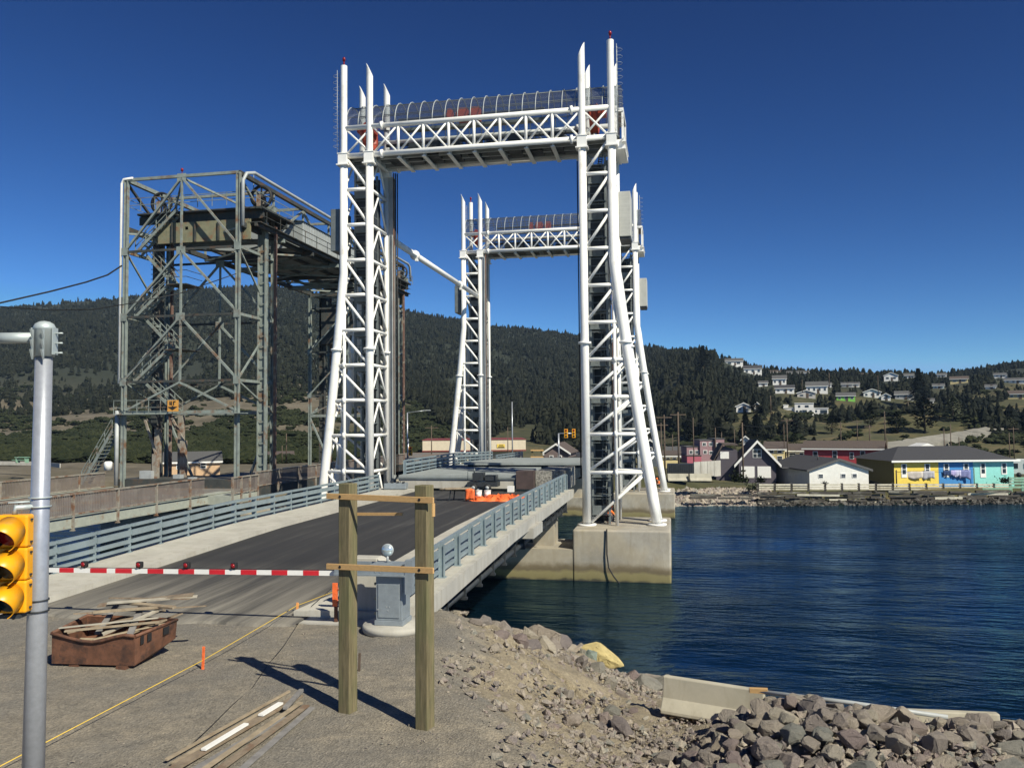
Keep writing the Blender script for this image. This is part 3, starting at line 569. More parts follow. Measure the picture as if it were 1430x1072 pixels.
# ------------------------------------------------------------------ the white lift portals
LV = [1.7, 4.2, 6.65, 9.1, 11.55, 14.0, 16.45, 18.95, 21.45, 23.85]
FL = [(15.5, 0), (14.8, .10), (12.9, .33), (11.1, .58), (9.1, .87), (6.8, 1.20), (4.5, 1.55), (2.2, 1.92), (-1.7, 2.55), (-3, 2.76)]
def flare(z): return float(np.interp(-z, [-a for a, b in FL], [b for a, b in FL]))
XI, XO = (-20.6, -5.66), (-22.52, -3.71)
def portal(label, Y0, zb, land_near, gap_side):
    D = 3.55; r = thing('lift_tower_portal', label, 'lift tower', 'white lift tower portals', (-13.1, Y0+D/2, zb))
    W = M['white_steel']; yn, yf = Y0, Y0+D; yl = yn if land_near else yf
    def ox(t, z): return XO[t]+(-.80 if t == 0 else 1.0)*flare(z)
    def oy(y, z): return y+(.25 if y == yn else -.25)*flare(z)
    for t in (0, 1):
        sgn = -1 if t == 0 else 1
        for y in (yn, yf):
            for kind in ('in', 'out'):
                q = MB(); x = XI[t]
                lit = (kind == 'out' and y == yl); zt = 30.4 if not lit else 30.35
                if kind == 'in': pts = [(x, y, zb), (x, y, 23.9)]; rr = [.285, .265]
                else:
                    zz = [zb, 0.0, 2.2, 4.5, 6.8, 9.1, 11.1, 12.9, 14.8, 15.5, 23.9]; zz = [z for z in zz if z >= zb]; pts = [(ox(t, z), oy(y, z), z) for z in zz]; rr = [.315]*(len(zz)-2)+[.29, .265]; x = XO[t]
                q.tube(pts, rr, 16)
                # mast above with its slanted cut
                n = 16; rad = .235; b = len(q.v); V = []
                for k in range(n): a = 2*math.pi*k/n; V.append((x+rad*math.cos(a), y+rad*math.sin(a), 23.8))
                for k in range(n): a = 2*math.pi*k/n; V.append((x+rad*math.cos(a), y+rad*math.sin(a), zt if lit else zt-.5+sgn*math.cos(a)*0.5))
                q.add(V, [(k, (k+1) % n, n+(k+1) % n, n+k) for k in range(n)], True); q.add(V[n:], [tuple(range(n))])
                o = part('leg', q, W, r)
                c = MB(); c.box((x, y, 23.6), (.64, .64, .74)); c.box((x, y, 23.2), (.84, .80, .08)); c.box((x, y, 23.99), (.74, .72, .05)); part('collar_box', c, W, o, local=False)
                c = MB(); fx, fy = (x, y) if kind == 'in' else (ox(t, 10.2), oy(y, 10.2)); c.lathe((fx, fy, 10.2), [(.27, -.07), (.43, -.07), (.43, .07), (.27, .07)], 18); part('flange', c, W, o); c = MB()
                fx, fy = (x, y) if kind == 'in' else (ox(t, zb+.1), oy(y, zb+.1)); c.lathe((fx, fy, zb), [(0, .0), (.62, 0), (.62, .12), (.36, .12)], 18); part('flange', c, W, o)
        # horizontals and diagonals
        for y in (yn, yf):
            for i, z in enumerate(LV[:-1]):
                q = MB(); a = (XI[t], y, z); b_ = (ox(t, z), oy(y, z), z); q.tube([a, b_], .125, 10)
                if z < 10: xc = XO[t]; q.lathe((xc, y+.1*(1 if y == yn else -1), z), [(.12, -.09), (.23, -.09), (.23, .09), (.12, .09)], 12, 'X')
                part('horizontal_brace', q, W, r)
            zz = [zb]+LV
            for z0, z1 in zip(zz[:-1], zz[1:]):
                q = MB(); q.tube([(XI[t]+sgn*.2, y, z0+.15), (ox(t, z1)-sgn*.2, oy(y, z1), z1-.15)], .098, 8); part('diagonal_brace', q, W, r)
        for xx in ('in', 'out'):
            X_ = lambda z: XI[t] if xx == 'in' else ox(t, z)
            YY = lambda y, z: y if xx == 'in' else oy(y, z)
            for i, z in enumerate(LV):
                q = MB(); q.tube([(X_(z), YY(yn, z), z), (X_(z), YY(yf, z), z)], .115, 8); part('side_brace', q, W, r)
                z0 = LV[i-1] if i else zb; ym = (yn+yf)/2
                q = MB(); q.tube([(X_(z), ym, z-.1), (X_(z0), YY(yn, z0)+.15, z0+.15)], .075, 8); q.tube([(X_(z), ym, z-.1), (X_(z0), YY(yf, z0)-.15, z0+.15)], .075, 8); part('chevron_brace', q, W, r)
        q = MB(); q.tube([(XO[t], yn+.12, zb), (XO[t], yn+.12, 15.2)], .11, 10); q.tube([(XO[t], yf-.12, zb), (XO[t], yf-.12, 15.2)], .11, 10); part('outer_post', q, W, r)
        # lift machinery shaft in the tower
        xc = (XI[t]+XO[t])/2-sgn*.1; q = MB()
        for xx in (xc-.55, xc+.55):
            for yy in (yn+.9, yn+2.3): q.bb(xx-.07, xx+.07, yy-.07, yy+.07, zb, 23)
        o = part('shaft_frame', q, M['grey_steel'], r)
        zz = zb+.6; k = 0
        while zz < 22.5:
            q = MB(); q.bb(xc-.62, xc+.62, yn+.75, yn+2.4, zz, zz+.06)
            if k % 2 == 0: q.bb(xc-.58, xc+.40, yn+.80, yn+.84, zz+.06, zz+.62)
            for hh in (.55, 1.05): q.bb(xc-.6, xc+.6, yn+.82, yn+.86, zz+hh, zz+hh+.04)
            part('landing', q, [M['grey_steel']], o)
            q = MB(); s_ = 1 if k % 2 else -1; 
            for dx in (-.12, .12): q.beam((xc+dx+.2, yn+1.5-s_*.6, zz), (xc+dx+.2, yn+1.5+s_*.6, zz+1.23), .05, .12)
            for j in range(5): q.bb(xc+.05, xc+.35, yn+1.5+s_*(-.6+j*.28)-.08, yn+1.5+s_*(-.6+j*.28)+.08, zz+.1+j*.24, zz+.13+j*.24)
            part('stair_flight', q, M['grey_steel'], o)
            zz += 1.23; k += 1
        q = MB(); q.bb(xc-.5, xc+.62, yn+1.0, yn+2.2, 13.6 if t else 15.6, 21.8); part('counterweight', q, M['dark_steel'], r)
        q = MB(); q.bb(xc-.7, xc+.7, yn+2.5, yn+2.58, zb, 22.8); part('shaft_back_panel', q, M['dark_steel'], r)
        # guide column and ropes on the channel side
        gx = XI[t]-sgn*0.42; gy = yf if land_near else yn
        q = MB(); q.bb(gx-.05, gx+.05, gy-.22, gy+.22, .2, 23.2); q.bb(gx-.17, gx+.17, gy-.26, gy-.22, .2, 23.2); q.bb(gx-.17, gx+.17, gy+.22, gy+.26, .2, 23.2); part('guide_column', q, M['pale_steel'], r) if t == 0 else None
        for k in range(3 if t == 0 else 2):
            q = MB(); rx = gx-sgn*(.28+.1*k) if t == 0 else gx-sgn*(.12+.16*k); q.tube([(rx, gy-.5+.12*k, 1.3), (rx, gy-.5+.12*k, 23.4)], .045, 6); part('hoist_rope', q, M['cable'] if k else M['rust'], r)
        # red sheave and beacon, ladder
        q = MB(); q.lathe((xc-sgn*.2, (yn+yf)/2, 25.75), [(.72, -.25), (.95, -.28), (1.05, -.22), (.95, -.1), (.95, .1), (1.05, .22), (.95, .28), (.72, .25), (.72, -.25)], 28, 'X'); q.box((xc-sgn*.2, (yn+yf)/2, 25.75), (.3, 1.7, .16)); q.box((xc-sgn*.2, (yn+yf)/2, 25.75), (.3, .16, 1.7)); part('sheave', q, M['red_paint'], r)
        q = MB(); q.bb(xc-.6, xc+.6, yn+1.3, yf-1.2, 26.0, 26.45); part('winch_frame', q, M['red_paint'], r, 'orange red winch frame')
        q = MB(); q.tube([(XO[t], yl, 30.3), (XO[t], yl, 30.75)], .05, 6); q.lathe((XO[t], yl, 30.72), [(.0, 0), (.10, 0), (.11, .16), (.06, .26), (0, .27)], 12)
        part('beacon', q, M['lens_red'], r)
        q = MB(); lx = XO[t]+sgn*.42
        for dy in (-.2, .2): q.tube([(lx, yl+dy, 24), (lx, yl+dy, 30.0)], .02, 5)
        for k in range(20): q.tube([(lx, yl-.2, 24.1+k*.3), (lx, yl+.2, 24.1+k*.3)], .015, 4)
        for k in range(12):
            zc = 24.6+k*.46; q.tube([(lx, yl-.28, zc), (lx+sgn*.28, yl-.2, zc), (lx+sgn*.38, yl, zc), (lx+sgn*.28, yl+.2, zc), (lx, yl+.28, zc)], .014, 4)
        part('ladder', q, M['pale_steel'], r)
    # machinery gallery
    xa, xb = XO[0]+.1, XO[1]-.1; zb_, zt_ = 23.85, 25.85
    q = MB(); q.bb(xa, xb+.6, yn+.15, yf-.15, 23.91, 23.97); g = part('gallery_floor', q, M['grey_steel'], r)
    for y in (yn, yf):
        q = MB(); q.tube([(xa, y, zb_), (xb, y, zb_)], .19, 14); part('bottom_chord', q, W, g)
        q = MB(); q.tube([(xa, y, zt_), (xb, y, zt_)], .18, 14); part('top_chord', q, W, g)
        for z in (zb_, zt_):
            for xx in (XI[0]+.9, XI[1]-.7): q = MB(); q.lathe((xx, y, z), [(.17, -.08), (.30, -.08), (.30, .08), (.17, .08)], 14, 'X'); part('flange', q, W, g)
    nodes = [-22.45, -20.55]+[-20.55+1.815*i for i in range(1, 9)]+[-3.75]
    nodes = [-22.45, -20.4, -18.5, -16.68, -14.87, -13.07, -11.26, -9.46, -7.66, -5.7, -3.8]
    for y in (yn, yf):
        for xx in nodes[2:-2]: q = MB(); q.tube([(xx, y, zb_), (xx, y, zt_)], .105, 8); part('gallery_post', q, W, g)
        for a, b_ in zip(nodes[:-1], nodes[1:]):
            q = MB(); q.tube([(a+.15, y, zb_+.15), (b_-.15, y, zt_-.15)], .075, 6); q.tube([(a+.15, y, zt_-.15), (b_-.15, y, zb_+.15)], .075, 6); part('x_brace', q, W, g)
    for xx in nodes+[-2.9]: q = MB(); q.bb(xx-.14, xx+.14, yn+.05, yf-.05, 23.50, 23.56); q.bb(xx-.03, xx+.03, yn+.1, yf-.1, 23.56, 23.9); part('floor_beam', q, M['white_steel'], g)
    for yy in (yn+.8, yn+1.75, yn+2.7): q = MB(); q.bb(xa, xb, yy-.07, yy+.07, 23.70, 23.74); q.bb(xa, xb, yy-.02, yy+.02, 23.74, 23.90); part('stringer', q, M['pale_steel'], g)
    ym = (yn+yf)/2; hw = D/2-.05
    def arch(x, n=12, rr=1.0): return [(x, ym-hw*math.cos(math.pi*i/n)*rr, zt_+.1+1.98*math.sin(math.pi*i/n)*rr) for i in range(n+1)]
    k = 0; x = -22.4
    while x < -2.9:
        q = MB(); q.tube(arch(x), .032, 6); part('canopy_hoop', q, M['pale_steel'], g); x += .905
    q = MB(); A_ = arch(-22.4, 14, .97); B_ = arch(-3.1, 14, .97); q.add(A_+B_, [(i, i+1, 16+i, 15+i) for i in range(14)], True); part('canopy_glass', q, M['canopy_glass'], g)
    for xe in (-22.42, -3.08): q = MB(); A_ = arch(xe, 14, .96); q.add(A_, [tuple(range(15))]); part('canopy_end_glass', q, M['canopy_glass'], g)
    q = MB()
    for (dy, z) in ((-.9, 27.55), (.9, 27.55), (-1.5, 26.7), (1.5, 26.7), (0, 27.93)): q.tube([(-22.3, ym+dy, z), (-3.2, ym+dy, z)], .03, 5)
    q.bb(-19.0, -8.4, ym+.6, ym+1.15, 26.25, 26.45); q.bb(-19.0, -8.4, ym-.3, ym+.1, 26.65, 26.8)
    part('cable_tray', q, M['grey_steel'], g)
    q = MB()
    for a in range(9):
        x0 = -19.6+a*1.45; q.bb(x0, x0+.9, ym-.8+.3*math.sin(a*2), ym+.7, 23.7, 24.4+.5*abs(math.sin(a*1.3)))
    q.tube([(-20, ym, 25.0), (-6, ym, 25.0)], .12, 8); q.tube([(-20, ym+1.0, 24.5), (-6, ym+1.0, 24.5)], .09, 8)
    part('drive_machinery', q, M['dark_steel'], g)
    for (x0, x1) in ((-14.5, -13.8), (-13.5, -12.9), (-15.2, -14.9)):
        q = MB(); q.bb(x0, x1, ym-.9, ym-.2, 26.15, 27.0); q.lathe((x0, ym-.55, 26.55), [(0, -.1), (.35, -.1), (.35, .1), (0, .1)], 12, 'X'); part('red_motor', q, M['red_paint'], g)
    q = MB()
    for a, b_ in zip(nodes[1:-2], nodes[2:-1]): q.bb(a+.1, (a+b_)/2-.05, yf-.35, yf-.32, 23.95, 25.6); q.bb((a+b_)/2+.02, b_-.1, yf-.35, yf-.32, 23.95, 25.6)
    part('gallery_glazing', q, M['canopy_glass'], g)
    # end cabin
    q = MB(); x0, x1 = -3.48, -2.92
    q.bb(x0, x1, yn+.35, yf-.05, 23.35, 23.75)
    for (a, b_) in ((x0, x0+.12), (x1-.14, x1)):
        for yy in (yn+.4, yf-.26): q.bb(a, b_, yy, yy+.16, 23.75, 25.65)
    q.bb(x0, x1, yn+.35, yf-.05, 25.65, 25.88); q.bb(x0-.05, x1+.1, yn+.3, yf, 23.1, 23.35); ec = part('end_cabin', q, W, r)
    q = MB(); q.bb(x1-.1, x1-.07, yn+.58, yf-.28, 23.76, 25.64); part('cabin_window', q, M['window_glass'], ec)
    # control cabinet on the right tower
    q = MB(); q.bb(-3.33, -2.55, Y0+.2, Y0+2.4, 17.2, 20.2); cc = part('control_cabinet', q, M['pale_panel'], r, 'pale grey cabinet hung on the outer leg of the right tower'); bevel(cc, .03)
    q = MB(); q.bb(-3.3, -2.6, Y0+.3, Y0+2.3, 17.05, 17.19); part('cabinet_base', q, M['dark_steel'], cc)
    q = MB(); q.bb(-23.6, -22.95, Y0+.2, Y0+2.4, 17.2, 20.2); cc = part('control_cabinet', q, M['grey_steel'], r); bevel(cc, .03)
    return r
M['pale_panel'] = wallmat('pale_ribbed_panel', (0.44, 0.44, 0.40), True)
portal('nearer white tubular lift tower portal with red lamps, standing at the end of the asphalt', 54.0, -1.73, True, 1)
portal('farther white tubular lift tower portal seen through the opening of the nearer one', 87.7, -2.35, False, -1)
tb = thing('tower_tie_tube', 'long white tube spanning between the left towers of the two white portals', 'tube', loc=(-20.6, 57.5, 18.6))
q = MB(); q.tube([(-20.55, 57.6, 18.8), (-20.9, 88.0, 18.9)], .24, 14); part('tube', q, M['white_steel'], tb)
for y in (64.5, 79.5):
    q = MB(); q.lathe((-20.6-(y-57.6)*.0115, y, 18.83), [(.24, -.2), (.4, -.12), (.4, .12), (.24, .2)], 14, 'Y'); q.box((-20.6-(y-57.6)*.0115+.15, y, 18.5), (.2, .3, .35)); part('joint_collar', q, M['white_steel'], tb)
# ------------------------------------------------------------------ old steel lift bridge
OXL, OXR, OXC = -41.9, -32.3, -37.1
ob = thing('old_lift_bridge', 'old rusty grey green steel lift bridge with latticed towers and overhead truss', 'lift bridge', loc=(-37, 57, .3))
S, DK = M['old_steel'], M['old_dark']
OL = [0.2, 6.0, 8.4, 13.45, 18.6, 24.3]
def L_beam(q, a, b, w=.3): q.beam(a, b, w, w*.8)
for (Y0, sg) in ((57.0, 1), (96.0, -1)):
    Yb = Y0+sg*5.6
    for y in (Y0, Yb):
        for x in (OXL, OXR):
            q = MB(); top = 24.3 if y == Y0 else 22.0; q.bb(x-.12, x+.12, y-.04, y+.04, .2, top)
            for e in (-.13, .13): q.bb(x+e-.03, x+e+.03, y-.14, y+.14, .2, top)
            part('tower_leg', q, S, ob)
        lv = OL if y == Y0 else OL[:-1]
        for i, z in enumerate(lv[1:]):
            q = MB(); q.beam((OXL, y, z), (OXR, y, z), .12, .18 if i else .30); part('tower_girt', q, S if i in (0,) else DK, ob)
        for z0, z1 in zip(lv[1:-1], lv[2:]):
            for xe in (OXL, OXR):
                q = MB(); q.beam((OXC, y-.02, z1-.1), (xe, y-.02, z0+.1), .17, .15); part('chevron_brace', q, S, ob)
        for (xe, xi) in ((OXL, OXL+2.6), (OXR, OXR-2.2)):
            q = MB(); q.beam((xe, y, 5.8), (xe if y == Y0 else xi, y, .3), .2, .16); part('portal_brace', q, S, ob)
        for z0, z1 in zip(lv[2:-1], lv[3:]):
            q = MB(); q.beam((OXC, y, z0), (OXC, y, z1), .14, .14); q.box((OXC, y-.06, z1-.1), (.75, .04, .6)); part('centre_hanger', q, S, ob)
            for xe in (OXL, OXR): q = MB(); q.box((xe, y-.17, z0), (.5, .04, .6)); part('gusset_plate', q, S, ob)
    for x in (OXL, OXR):
        zz = OL
        for i, (z0, z1) in enumerate(zip(zz[1:-2], zz[2:-1])):
            q = MB(); a, b_ = (Y0, Yb) if i % 2 else (Yb, Y0); q.beam((x, a, z0), (x, b_, z1), .12, .12); part('side_diagonal', q, S, ob)
            q = MB(); q.beam((x, Y0, z1), (x, Yb, z1), .16, .22); part('side_girt', q, S, ob)
    # heavy guide posts on the channel side
    for (x, mm) in ((OXR+.25, S), (OXL+.6, DK)):
        q = MB(); yy = Y0+sg*3.4
        q.bb(x-.32, x+.32, yy-.03, yy+.03, .2, 21.2); q.bb(x-.34, x-.26, yy-.25, yy+.25, .2, 21.2); q.bb(x+.26, x+.34, yy-.25, yy+.25, .2, 21.2)
        for k in range(24): q.box((x, yy-.16, 1+k*.85), (.6, .03, .1))
        part('guide_post', q, mm, ob)
        q = MB(); q.bb(x+.62, x+.82, yy+.6, yy+.8, .2, 21.0); part('guide_rail', q, M['rust_pink'], ob)
    # lift girder, platform, sheaves
    q = MB(); yg = Y0+sg*1.1; q.bb(OXL+2.1, OXR+.4, yg-.1, yg+.1, 19.35, 20.95); pass; lg = part('lift_girder', q, M['old_olive'], ob)
    q = MB()
    for k in range(4): xk = OXL+3.4+k*2.0; q.bb(xk-.05, xk+.05, yg-.28, yg-.11, 19.35, 20.95)
    part('stiffener', q, DK, lg)
    q = MB(); q.bb(OXL+.15, OXR+1.4, Y0+1.1 if sg > 0 else Yb-1, (Yb+1) if sg > 0 else Y0-1.1, 21.75, 21.9); q.bb(OXL, OXR+1.2, Y0+sg*1.6, Y0+sg*1.8, 21.1, 21.74); q.bb(OXL, OXR+1.2, Yb-.1, Yb+.1, 21.13, 21.74); pf = part('machinery_platform', q, DK, ob)
    q = MB()
    ya, yb = sorted((Y0+sg*.3, Yb+sg*.9))
    for z in (22.35, 22.9):
        q.beam((OXL-.2, ya, z), (OXR+1.3, ya, z), .04); q.beam((OXL-.2, yb, z), (OXR+1.3, yb, z), .04); q.beam((OXR+1.3, ya, z), (OXR+1.3, yb, z), .04); q.beam((OXL-.2, ya, z), (OXL-.2, yb, z), .04)
    for k in range(10):
        xk = OXL-.2+k*(OXR+1.5-OXL)/9.0
        for yk in (ya, yb): q.bb(xk-.02, xk+.02, yk-.02, yk+.02, 21.9, 22.92)
    part('handrail', q, S, pf)
    for x in (OXL+1.3, OXR+.5):
        q = MB(); yy = Y0+sg*2.6; rr = .92
        q.lathe((x, yy, 23.05), [(rr-.14, -.12), (rr, -.14), (rr, .14), (rr-.14, .12), (rr-.14, -.12)], 28, 'Y'); q.lathe((x, yy, 23.05), [(0, -.2), (.2, -.2), (.2, .2), (0, .2)], 12, 'Y')
        for k in range(8): a = k*math.pi/4; q.beam((x, yy, 23.05), (x+math.cos(a)*(rr-.1), yy, 23.05+math.sin(a)*(rr-.1)), .1, .1)
        part('sheave', q, M['black'], ob)
        for e in (-.45, .45): q = MB(); q.bb(x-.15, x+.15, yy+e-.05, yy+e+.05, 21.9, 23.1); part('sheave_bearing', q, M['old_rail'], ob)
        q = MB(); q.bb(x-.5, x+.5, yy+1.1, yy+1.6, 21.9, 22.6); part('motor_box', q, S, ob)
    for sx in (1, -1):      # inclined braces from the apex down to the platform
        q = MB(); q.beam((OXC, Y0+sg*.1, 24.2), (OXC+sx*4.6, Yb, 22.0), .14, .14); part('apex_brace', q, S, ob)
# white conduit on the near left leg
q = MB(); q.tube([(OXL-.38, 56.9, 8.3), (OXL-.38, 56.9, 24.0), (OXL-.2, 56.9, 24.35), (OXL+.6, 56.9, 24.4)], .10, 8); part('conduit', q, M['white_steel'], ob)
q = MB(); q.tube([(OXL-.5, 56.9, .4), (OXL-.5, 56.9, 6.2)], .16, 8); part('conduit', q, M['pale_steel'], ob)
q = MB(); q.tube([(OXR+.45, 56.85, 20.1), (OXR+.45, 56.85, 23.6), (OXR+.6, 57.1, 24.2), (OXR+.8, 57.9, 24.45), (OXR+.8, 95.5, 24.45), (OXR+.8, 96.2, 24.2), (OXR+.8, 96.5, 22.5)], .14, 8); part('conduit', q, M['pale_steel'], ob)
# overhead truss
NY = [57+i*5.571 for i in range(8)]
for x in (OXL, OXR):
    q = MB(); q.beam((x, 57, 24.3), (x, 96, 24.3), .3, .3); part('truss_top_chord', q, DK if x == OXR else S, ob)
    q = MB(); q.beam((x, 57, 20.4), (x, 96, 20.4), .3, .4); part('truss_bottom_chord', q, DK, ob)
    for i, y in enumerate(NY):
        if 0 < i < 7: q = MB(); q.beam((x, y, 20.5), (x, y, 24.2), .16, .16); part('truss_post', q, S, ob)
        if i < 7:
            q = MB(); a, b_ = ((y, 20.6), (NY[i+1], 24.1)) if i % 2 else ((y, 24.1), (NY[i+1], 20.6)); q.beam((x, a[0], a[1]), (x, b_[0], b_[1]), .18, .16); part('truss_diagonal', q, S if x == OXR else DK, ob)
for i, y in enumerate(NY):
    q = MB(); q.beam((OXL, y, 24.3), (OXR, y, 24.3), .2, .22); part('top_cross_beam', q, S, ob)
    if 0 < i < 7: q = MB(); q.beam((OXL, y, 20.2), (OXR+1, y, 20.2), .3, .4); part('floor_beam', q, S if i % 2 else DK, ob)
    if i < 7:
        q = MB(); q.beam((OXL, y, 20.05), (OXR, NY[i+1], 20.05), .14, .14); q.beam((OXR, y, 20.02), (OXL, NY[i+1], 20.02), .14, .14); part('lateral_brace', q, S, ob)
for x in (OXL+2.2, OXL+4.6, OXR-2.3, OXR+.9):
    q = MB(); q.bb(x-.12, x+.12, 58, 95, 20.35, 20.6); part('stringer', q, DK, ob)
q = MB(); q.bb(OXR+.2, OXR+1.3, 58, 95, 20.62, 20.68)
for k in range(16): q.bb(OXR+1.26, OXR+1.3, 59+k*2.3, 59.04+k*2.3, 20.68, 21.7)
q.bb(OXR+1.25, OXR+1.31, 58, 95, 21.68, 21.73); q.bb(OXR+1.25, OXR+1.31, 58, 95, 21.2, 21.24); part('walkway', q, DK, ob)
q = MB(); q.bb(OXL+1, OXR+.25, 67.5, 83, 20.7, 23.0); mh = part('machinery_house', q, wallmat('corrugated_grey_cladding', (0.27, 0.29, 0.28), False), ob, 'grey corrugated machinery house up on the truss')
q = MB(); 
for k in range(44): q.bb(OXR+.25, OXR+.29, 67.6+k*.35, 67.72+k*.35, 20.8, 22.95)
part('cladding_ribs', q, M['pale_steel'], mh)
q = MB(); q.prism([(OXL+.8, 67.3, 23.01), (OXR+.4, 67.3, 23.01), (OXC, 67.3, 24.0)], (0, 16, 0)); part('house_roof', q, M['grey_steel'], mh)
# big dark counterweight hanging in the far tower and the lower walkways
q = MB(); q.bb(OXL+.9, OXR-.9, 91.5, 94.5, 14.5, 19.2); part('counterweight', q, DK, ob)
q = MB(); q.bb(OXL-.4, OXR+.8, 56.3, 57.2, 5.86, 5.92)
for k in range(6): q.bb(OXL-.4+k*1.0, OXL-.36+k*1.0, 56.3, 56.34, 5.92, 7.0)
for z in (6.4, 6.95): q.beam((OXL-.4, 56.32, z), (OXL+4.7, 56.32, z), .04)
part('catwalk', q, S, ob)
# stairs zigzag on the left of the near tower
def stair(a, b_, w, lab='stair_flight'):
    q = MB(); a = Vector(a); b_ = Vector(b_)
    for dy in (0, w):
        o_ = Vector((0, dy, 0)); q.beam(a+o_, b_+o_, .06, .22); 
        for hz in (.55, 1.0): q.beam(a+o_+Vector((0, 0, hz)), b_+o_+Vector((0, 0, hz)), .05, .05)
        for k in range(5): p = a.lerp(b_, k/4)+o_; q.bb(p.x-.025, p.x+.025, p.y-.025, p.y+.025, p.z, p.z+1.0)
    n_ = max(6, int(abs(b_.z-a.z)/.28))
    for k in range(1, n_): p = a.lerp(b_, k/n_); q.bb(p.x-.14, p.x+.14, p.y, p.y+w, p.z-.02, p.z+.02)
    part(lab, q, S, ob)
stair((-41.5, 57.6, 18.6), (-37.9, 57.6, 21.9), .8); stair((-41.5, 57.6, 13.5), (-38.6, 57.6, 16.0), .8); stair((-38.6, 58.6, 16.0), (-41.2, 58.6, 18.6), .8)
stair((-41.5, 57.6, 8.4), (-38.6, 57.6, 10.9), .8); stair((-38.6, 58.6, 10.9), (-41.2, 58.6, 13.45), .8); stair((-38.4, 58.6, 6.0), (-41.2, 58.6, 8.4), .8)
stair((-45.2, 56.6, .5), (-42.6, 56.6, 4.6), .9)
for z in (10.9, 16.0):
    q = MB(); q.bb(-38.7, -36.9, 57.4, 59.6, z-.05, z+.02)
    for zz in (.55, 1.05): q.beam((-36.92, 57.4, z+zz), (-36.92, 59.6, z+zz), .04); q.beam((-38.7, 57.42, z+zz), (-36.9, 57.42, z+zz), .04)
    part('stair_landing', q, DK, ob)
q = MB(); q.bb(-41.2, -40.7, 59.4, 60.2, 5, 21)
for k in range(40): q.bb(-41.3, -40.6, 59.3, 59.36, 5.2+k*.4, 5.24+k*.4)
part('ladder_shaft', q, DK, ob)
for (x, y, h) in ((-39.9, 58.2, 2.6), (-39.2, 60.5, 5.6), (-38.4, 59.6, 3.6), (-40.9, 59.9, 4.6)):
    q = MB(); q.bb(x-.2, x+.2, y-.2, y+.2, .2, .2+h); q.beam((x, y, .2+h), (x-1.0, y, 5.5), .15); part('base_strut', q, M['old_rail'], ob)
for (xa_, xb_, ya_, yb_, zc_) in ((-40.9, -39.9, 57.6, 58.2, 1.5), (-38.2, -37.6, 57.9, 58.4, 1.2), (-36.8, -36.3, 57.7, 58.2, 1.0)): q = MB(); q.bb(xa_, xb_, ya_, yb_, .25, zc_); part('equipment_box', q, M['pale_steel'], ob)
q = MB(); q.tube([(OXC, 57, 24.3), (OXC, 57, 24.7)], .03, 5); q.lathe((OXC, 57, 24.7), [(0, 0), (.1, 0), (.1, .2), (0, .25)], 8); part('beacon', q, M['lens_red'], ob)
q = MB(); q.tube([(OXC+4.4, 60, 21.9), (OXC+4.4, 60, 25)], .03, 5); part('antenna', q, S, ob)
sg_ = thing('clearance_sign', 'small orange height sign with a black down arrow, on the catwalk of the old bridge', 'sign', loc=(-37.1, 56.15, 6.1))
q = MB(); q.bb(-37.55, -36.65, 56.12, 56.16, 6.06, 6.92); part('sign_board', q, M['sign_orange'] if 'sign_orange' in M else simple('orange_sign_face', (0.62, 0.30, 0.06), 0.5, var=0.1, bmp=0), sg_)
q = MB(); q.bb(-37.35, -37.29, 56.08, 56.115, 6.58, 6.84); q.beam((-37.34, 56.1, 6.62), (-37.16, 56.1, 6.62), .03, .05); q.bb(-37.22, -37.17, 56.08, 56.115, 6.54, 6.84); q.bb(-37.05, -36.99, 56.08, 56.115, 6.56, 6.84); q.bb(-36.98, -36.86, 56.08, 56.115, 6.79, 6.84)
q.prism([(-37.48, 56.115, 6.42), (-37.1, 56.115, 6.18), (-36.72, 56.115, 6.42), (-37.02, 56.115, 6.42), (-37.1, 56.115, 6.5), (-37.18, 56.115, 6.42)], (0, -.03, 0)); part('sign_marking', q, M['black'], sg_)

# old bridge deck, girders and railings
od = thing('old_bridge_deck', 'worn deck of the old bridge on pale green plate girders, left of the new bridge', 'bridge deck', loc=(-36.5, 40, 0))
q = MB(); q.bb(-42.6, -31.15, -12, 130, .0, .24); part('deck_slab', q, simple('rust_dusted_old_deck', (0.16, 0.15, 0.135), 0.9, var=0.2, dirt=(0.20, 0.13, 0.075), dirt_amt=0.55, dsc=.35, coord='Position', bmp=0.1), od)
for x in (-31.05, -42.7):
    q = MB(); q.bb(x-.06, x+.06, -12, 57 if x > -40 else 57, -.27, .28); q.bb(x-.1, x+.16, -12, 57, .28, .32); q.bb(x-.1, x+.1, -12, 57, -.32, -.28); part('edge_girder', q, M['old_girder'], od)
    q = MB(); q.bb(x-.06, x+.06, 57.6, 130, -.45, .28); part('edge_girder', q, M['old_dark'], od)
q = MB(); q.bb(-42.3, -31.5, 57, 60, .25, .9); q.bb(-41, -39, 59, 61, .9, 2.0) if False else None; q.bb(-42.2, -31.4, 58, 58.3, -.5, -.02); part('approach_sill', q, M['old_dark'], od)
q = MB(); q.bb(-32.2, -29.3, 51.0, 54.5, .05, .25); q.bb(-29.4, -29.25, 50.9, 54.6, -.3, .25); q.bb(-32, -29.4, 50.9, 51.0, -.35, .25); part('side_balcony', q, M['old_girder'], od)
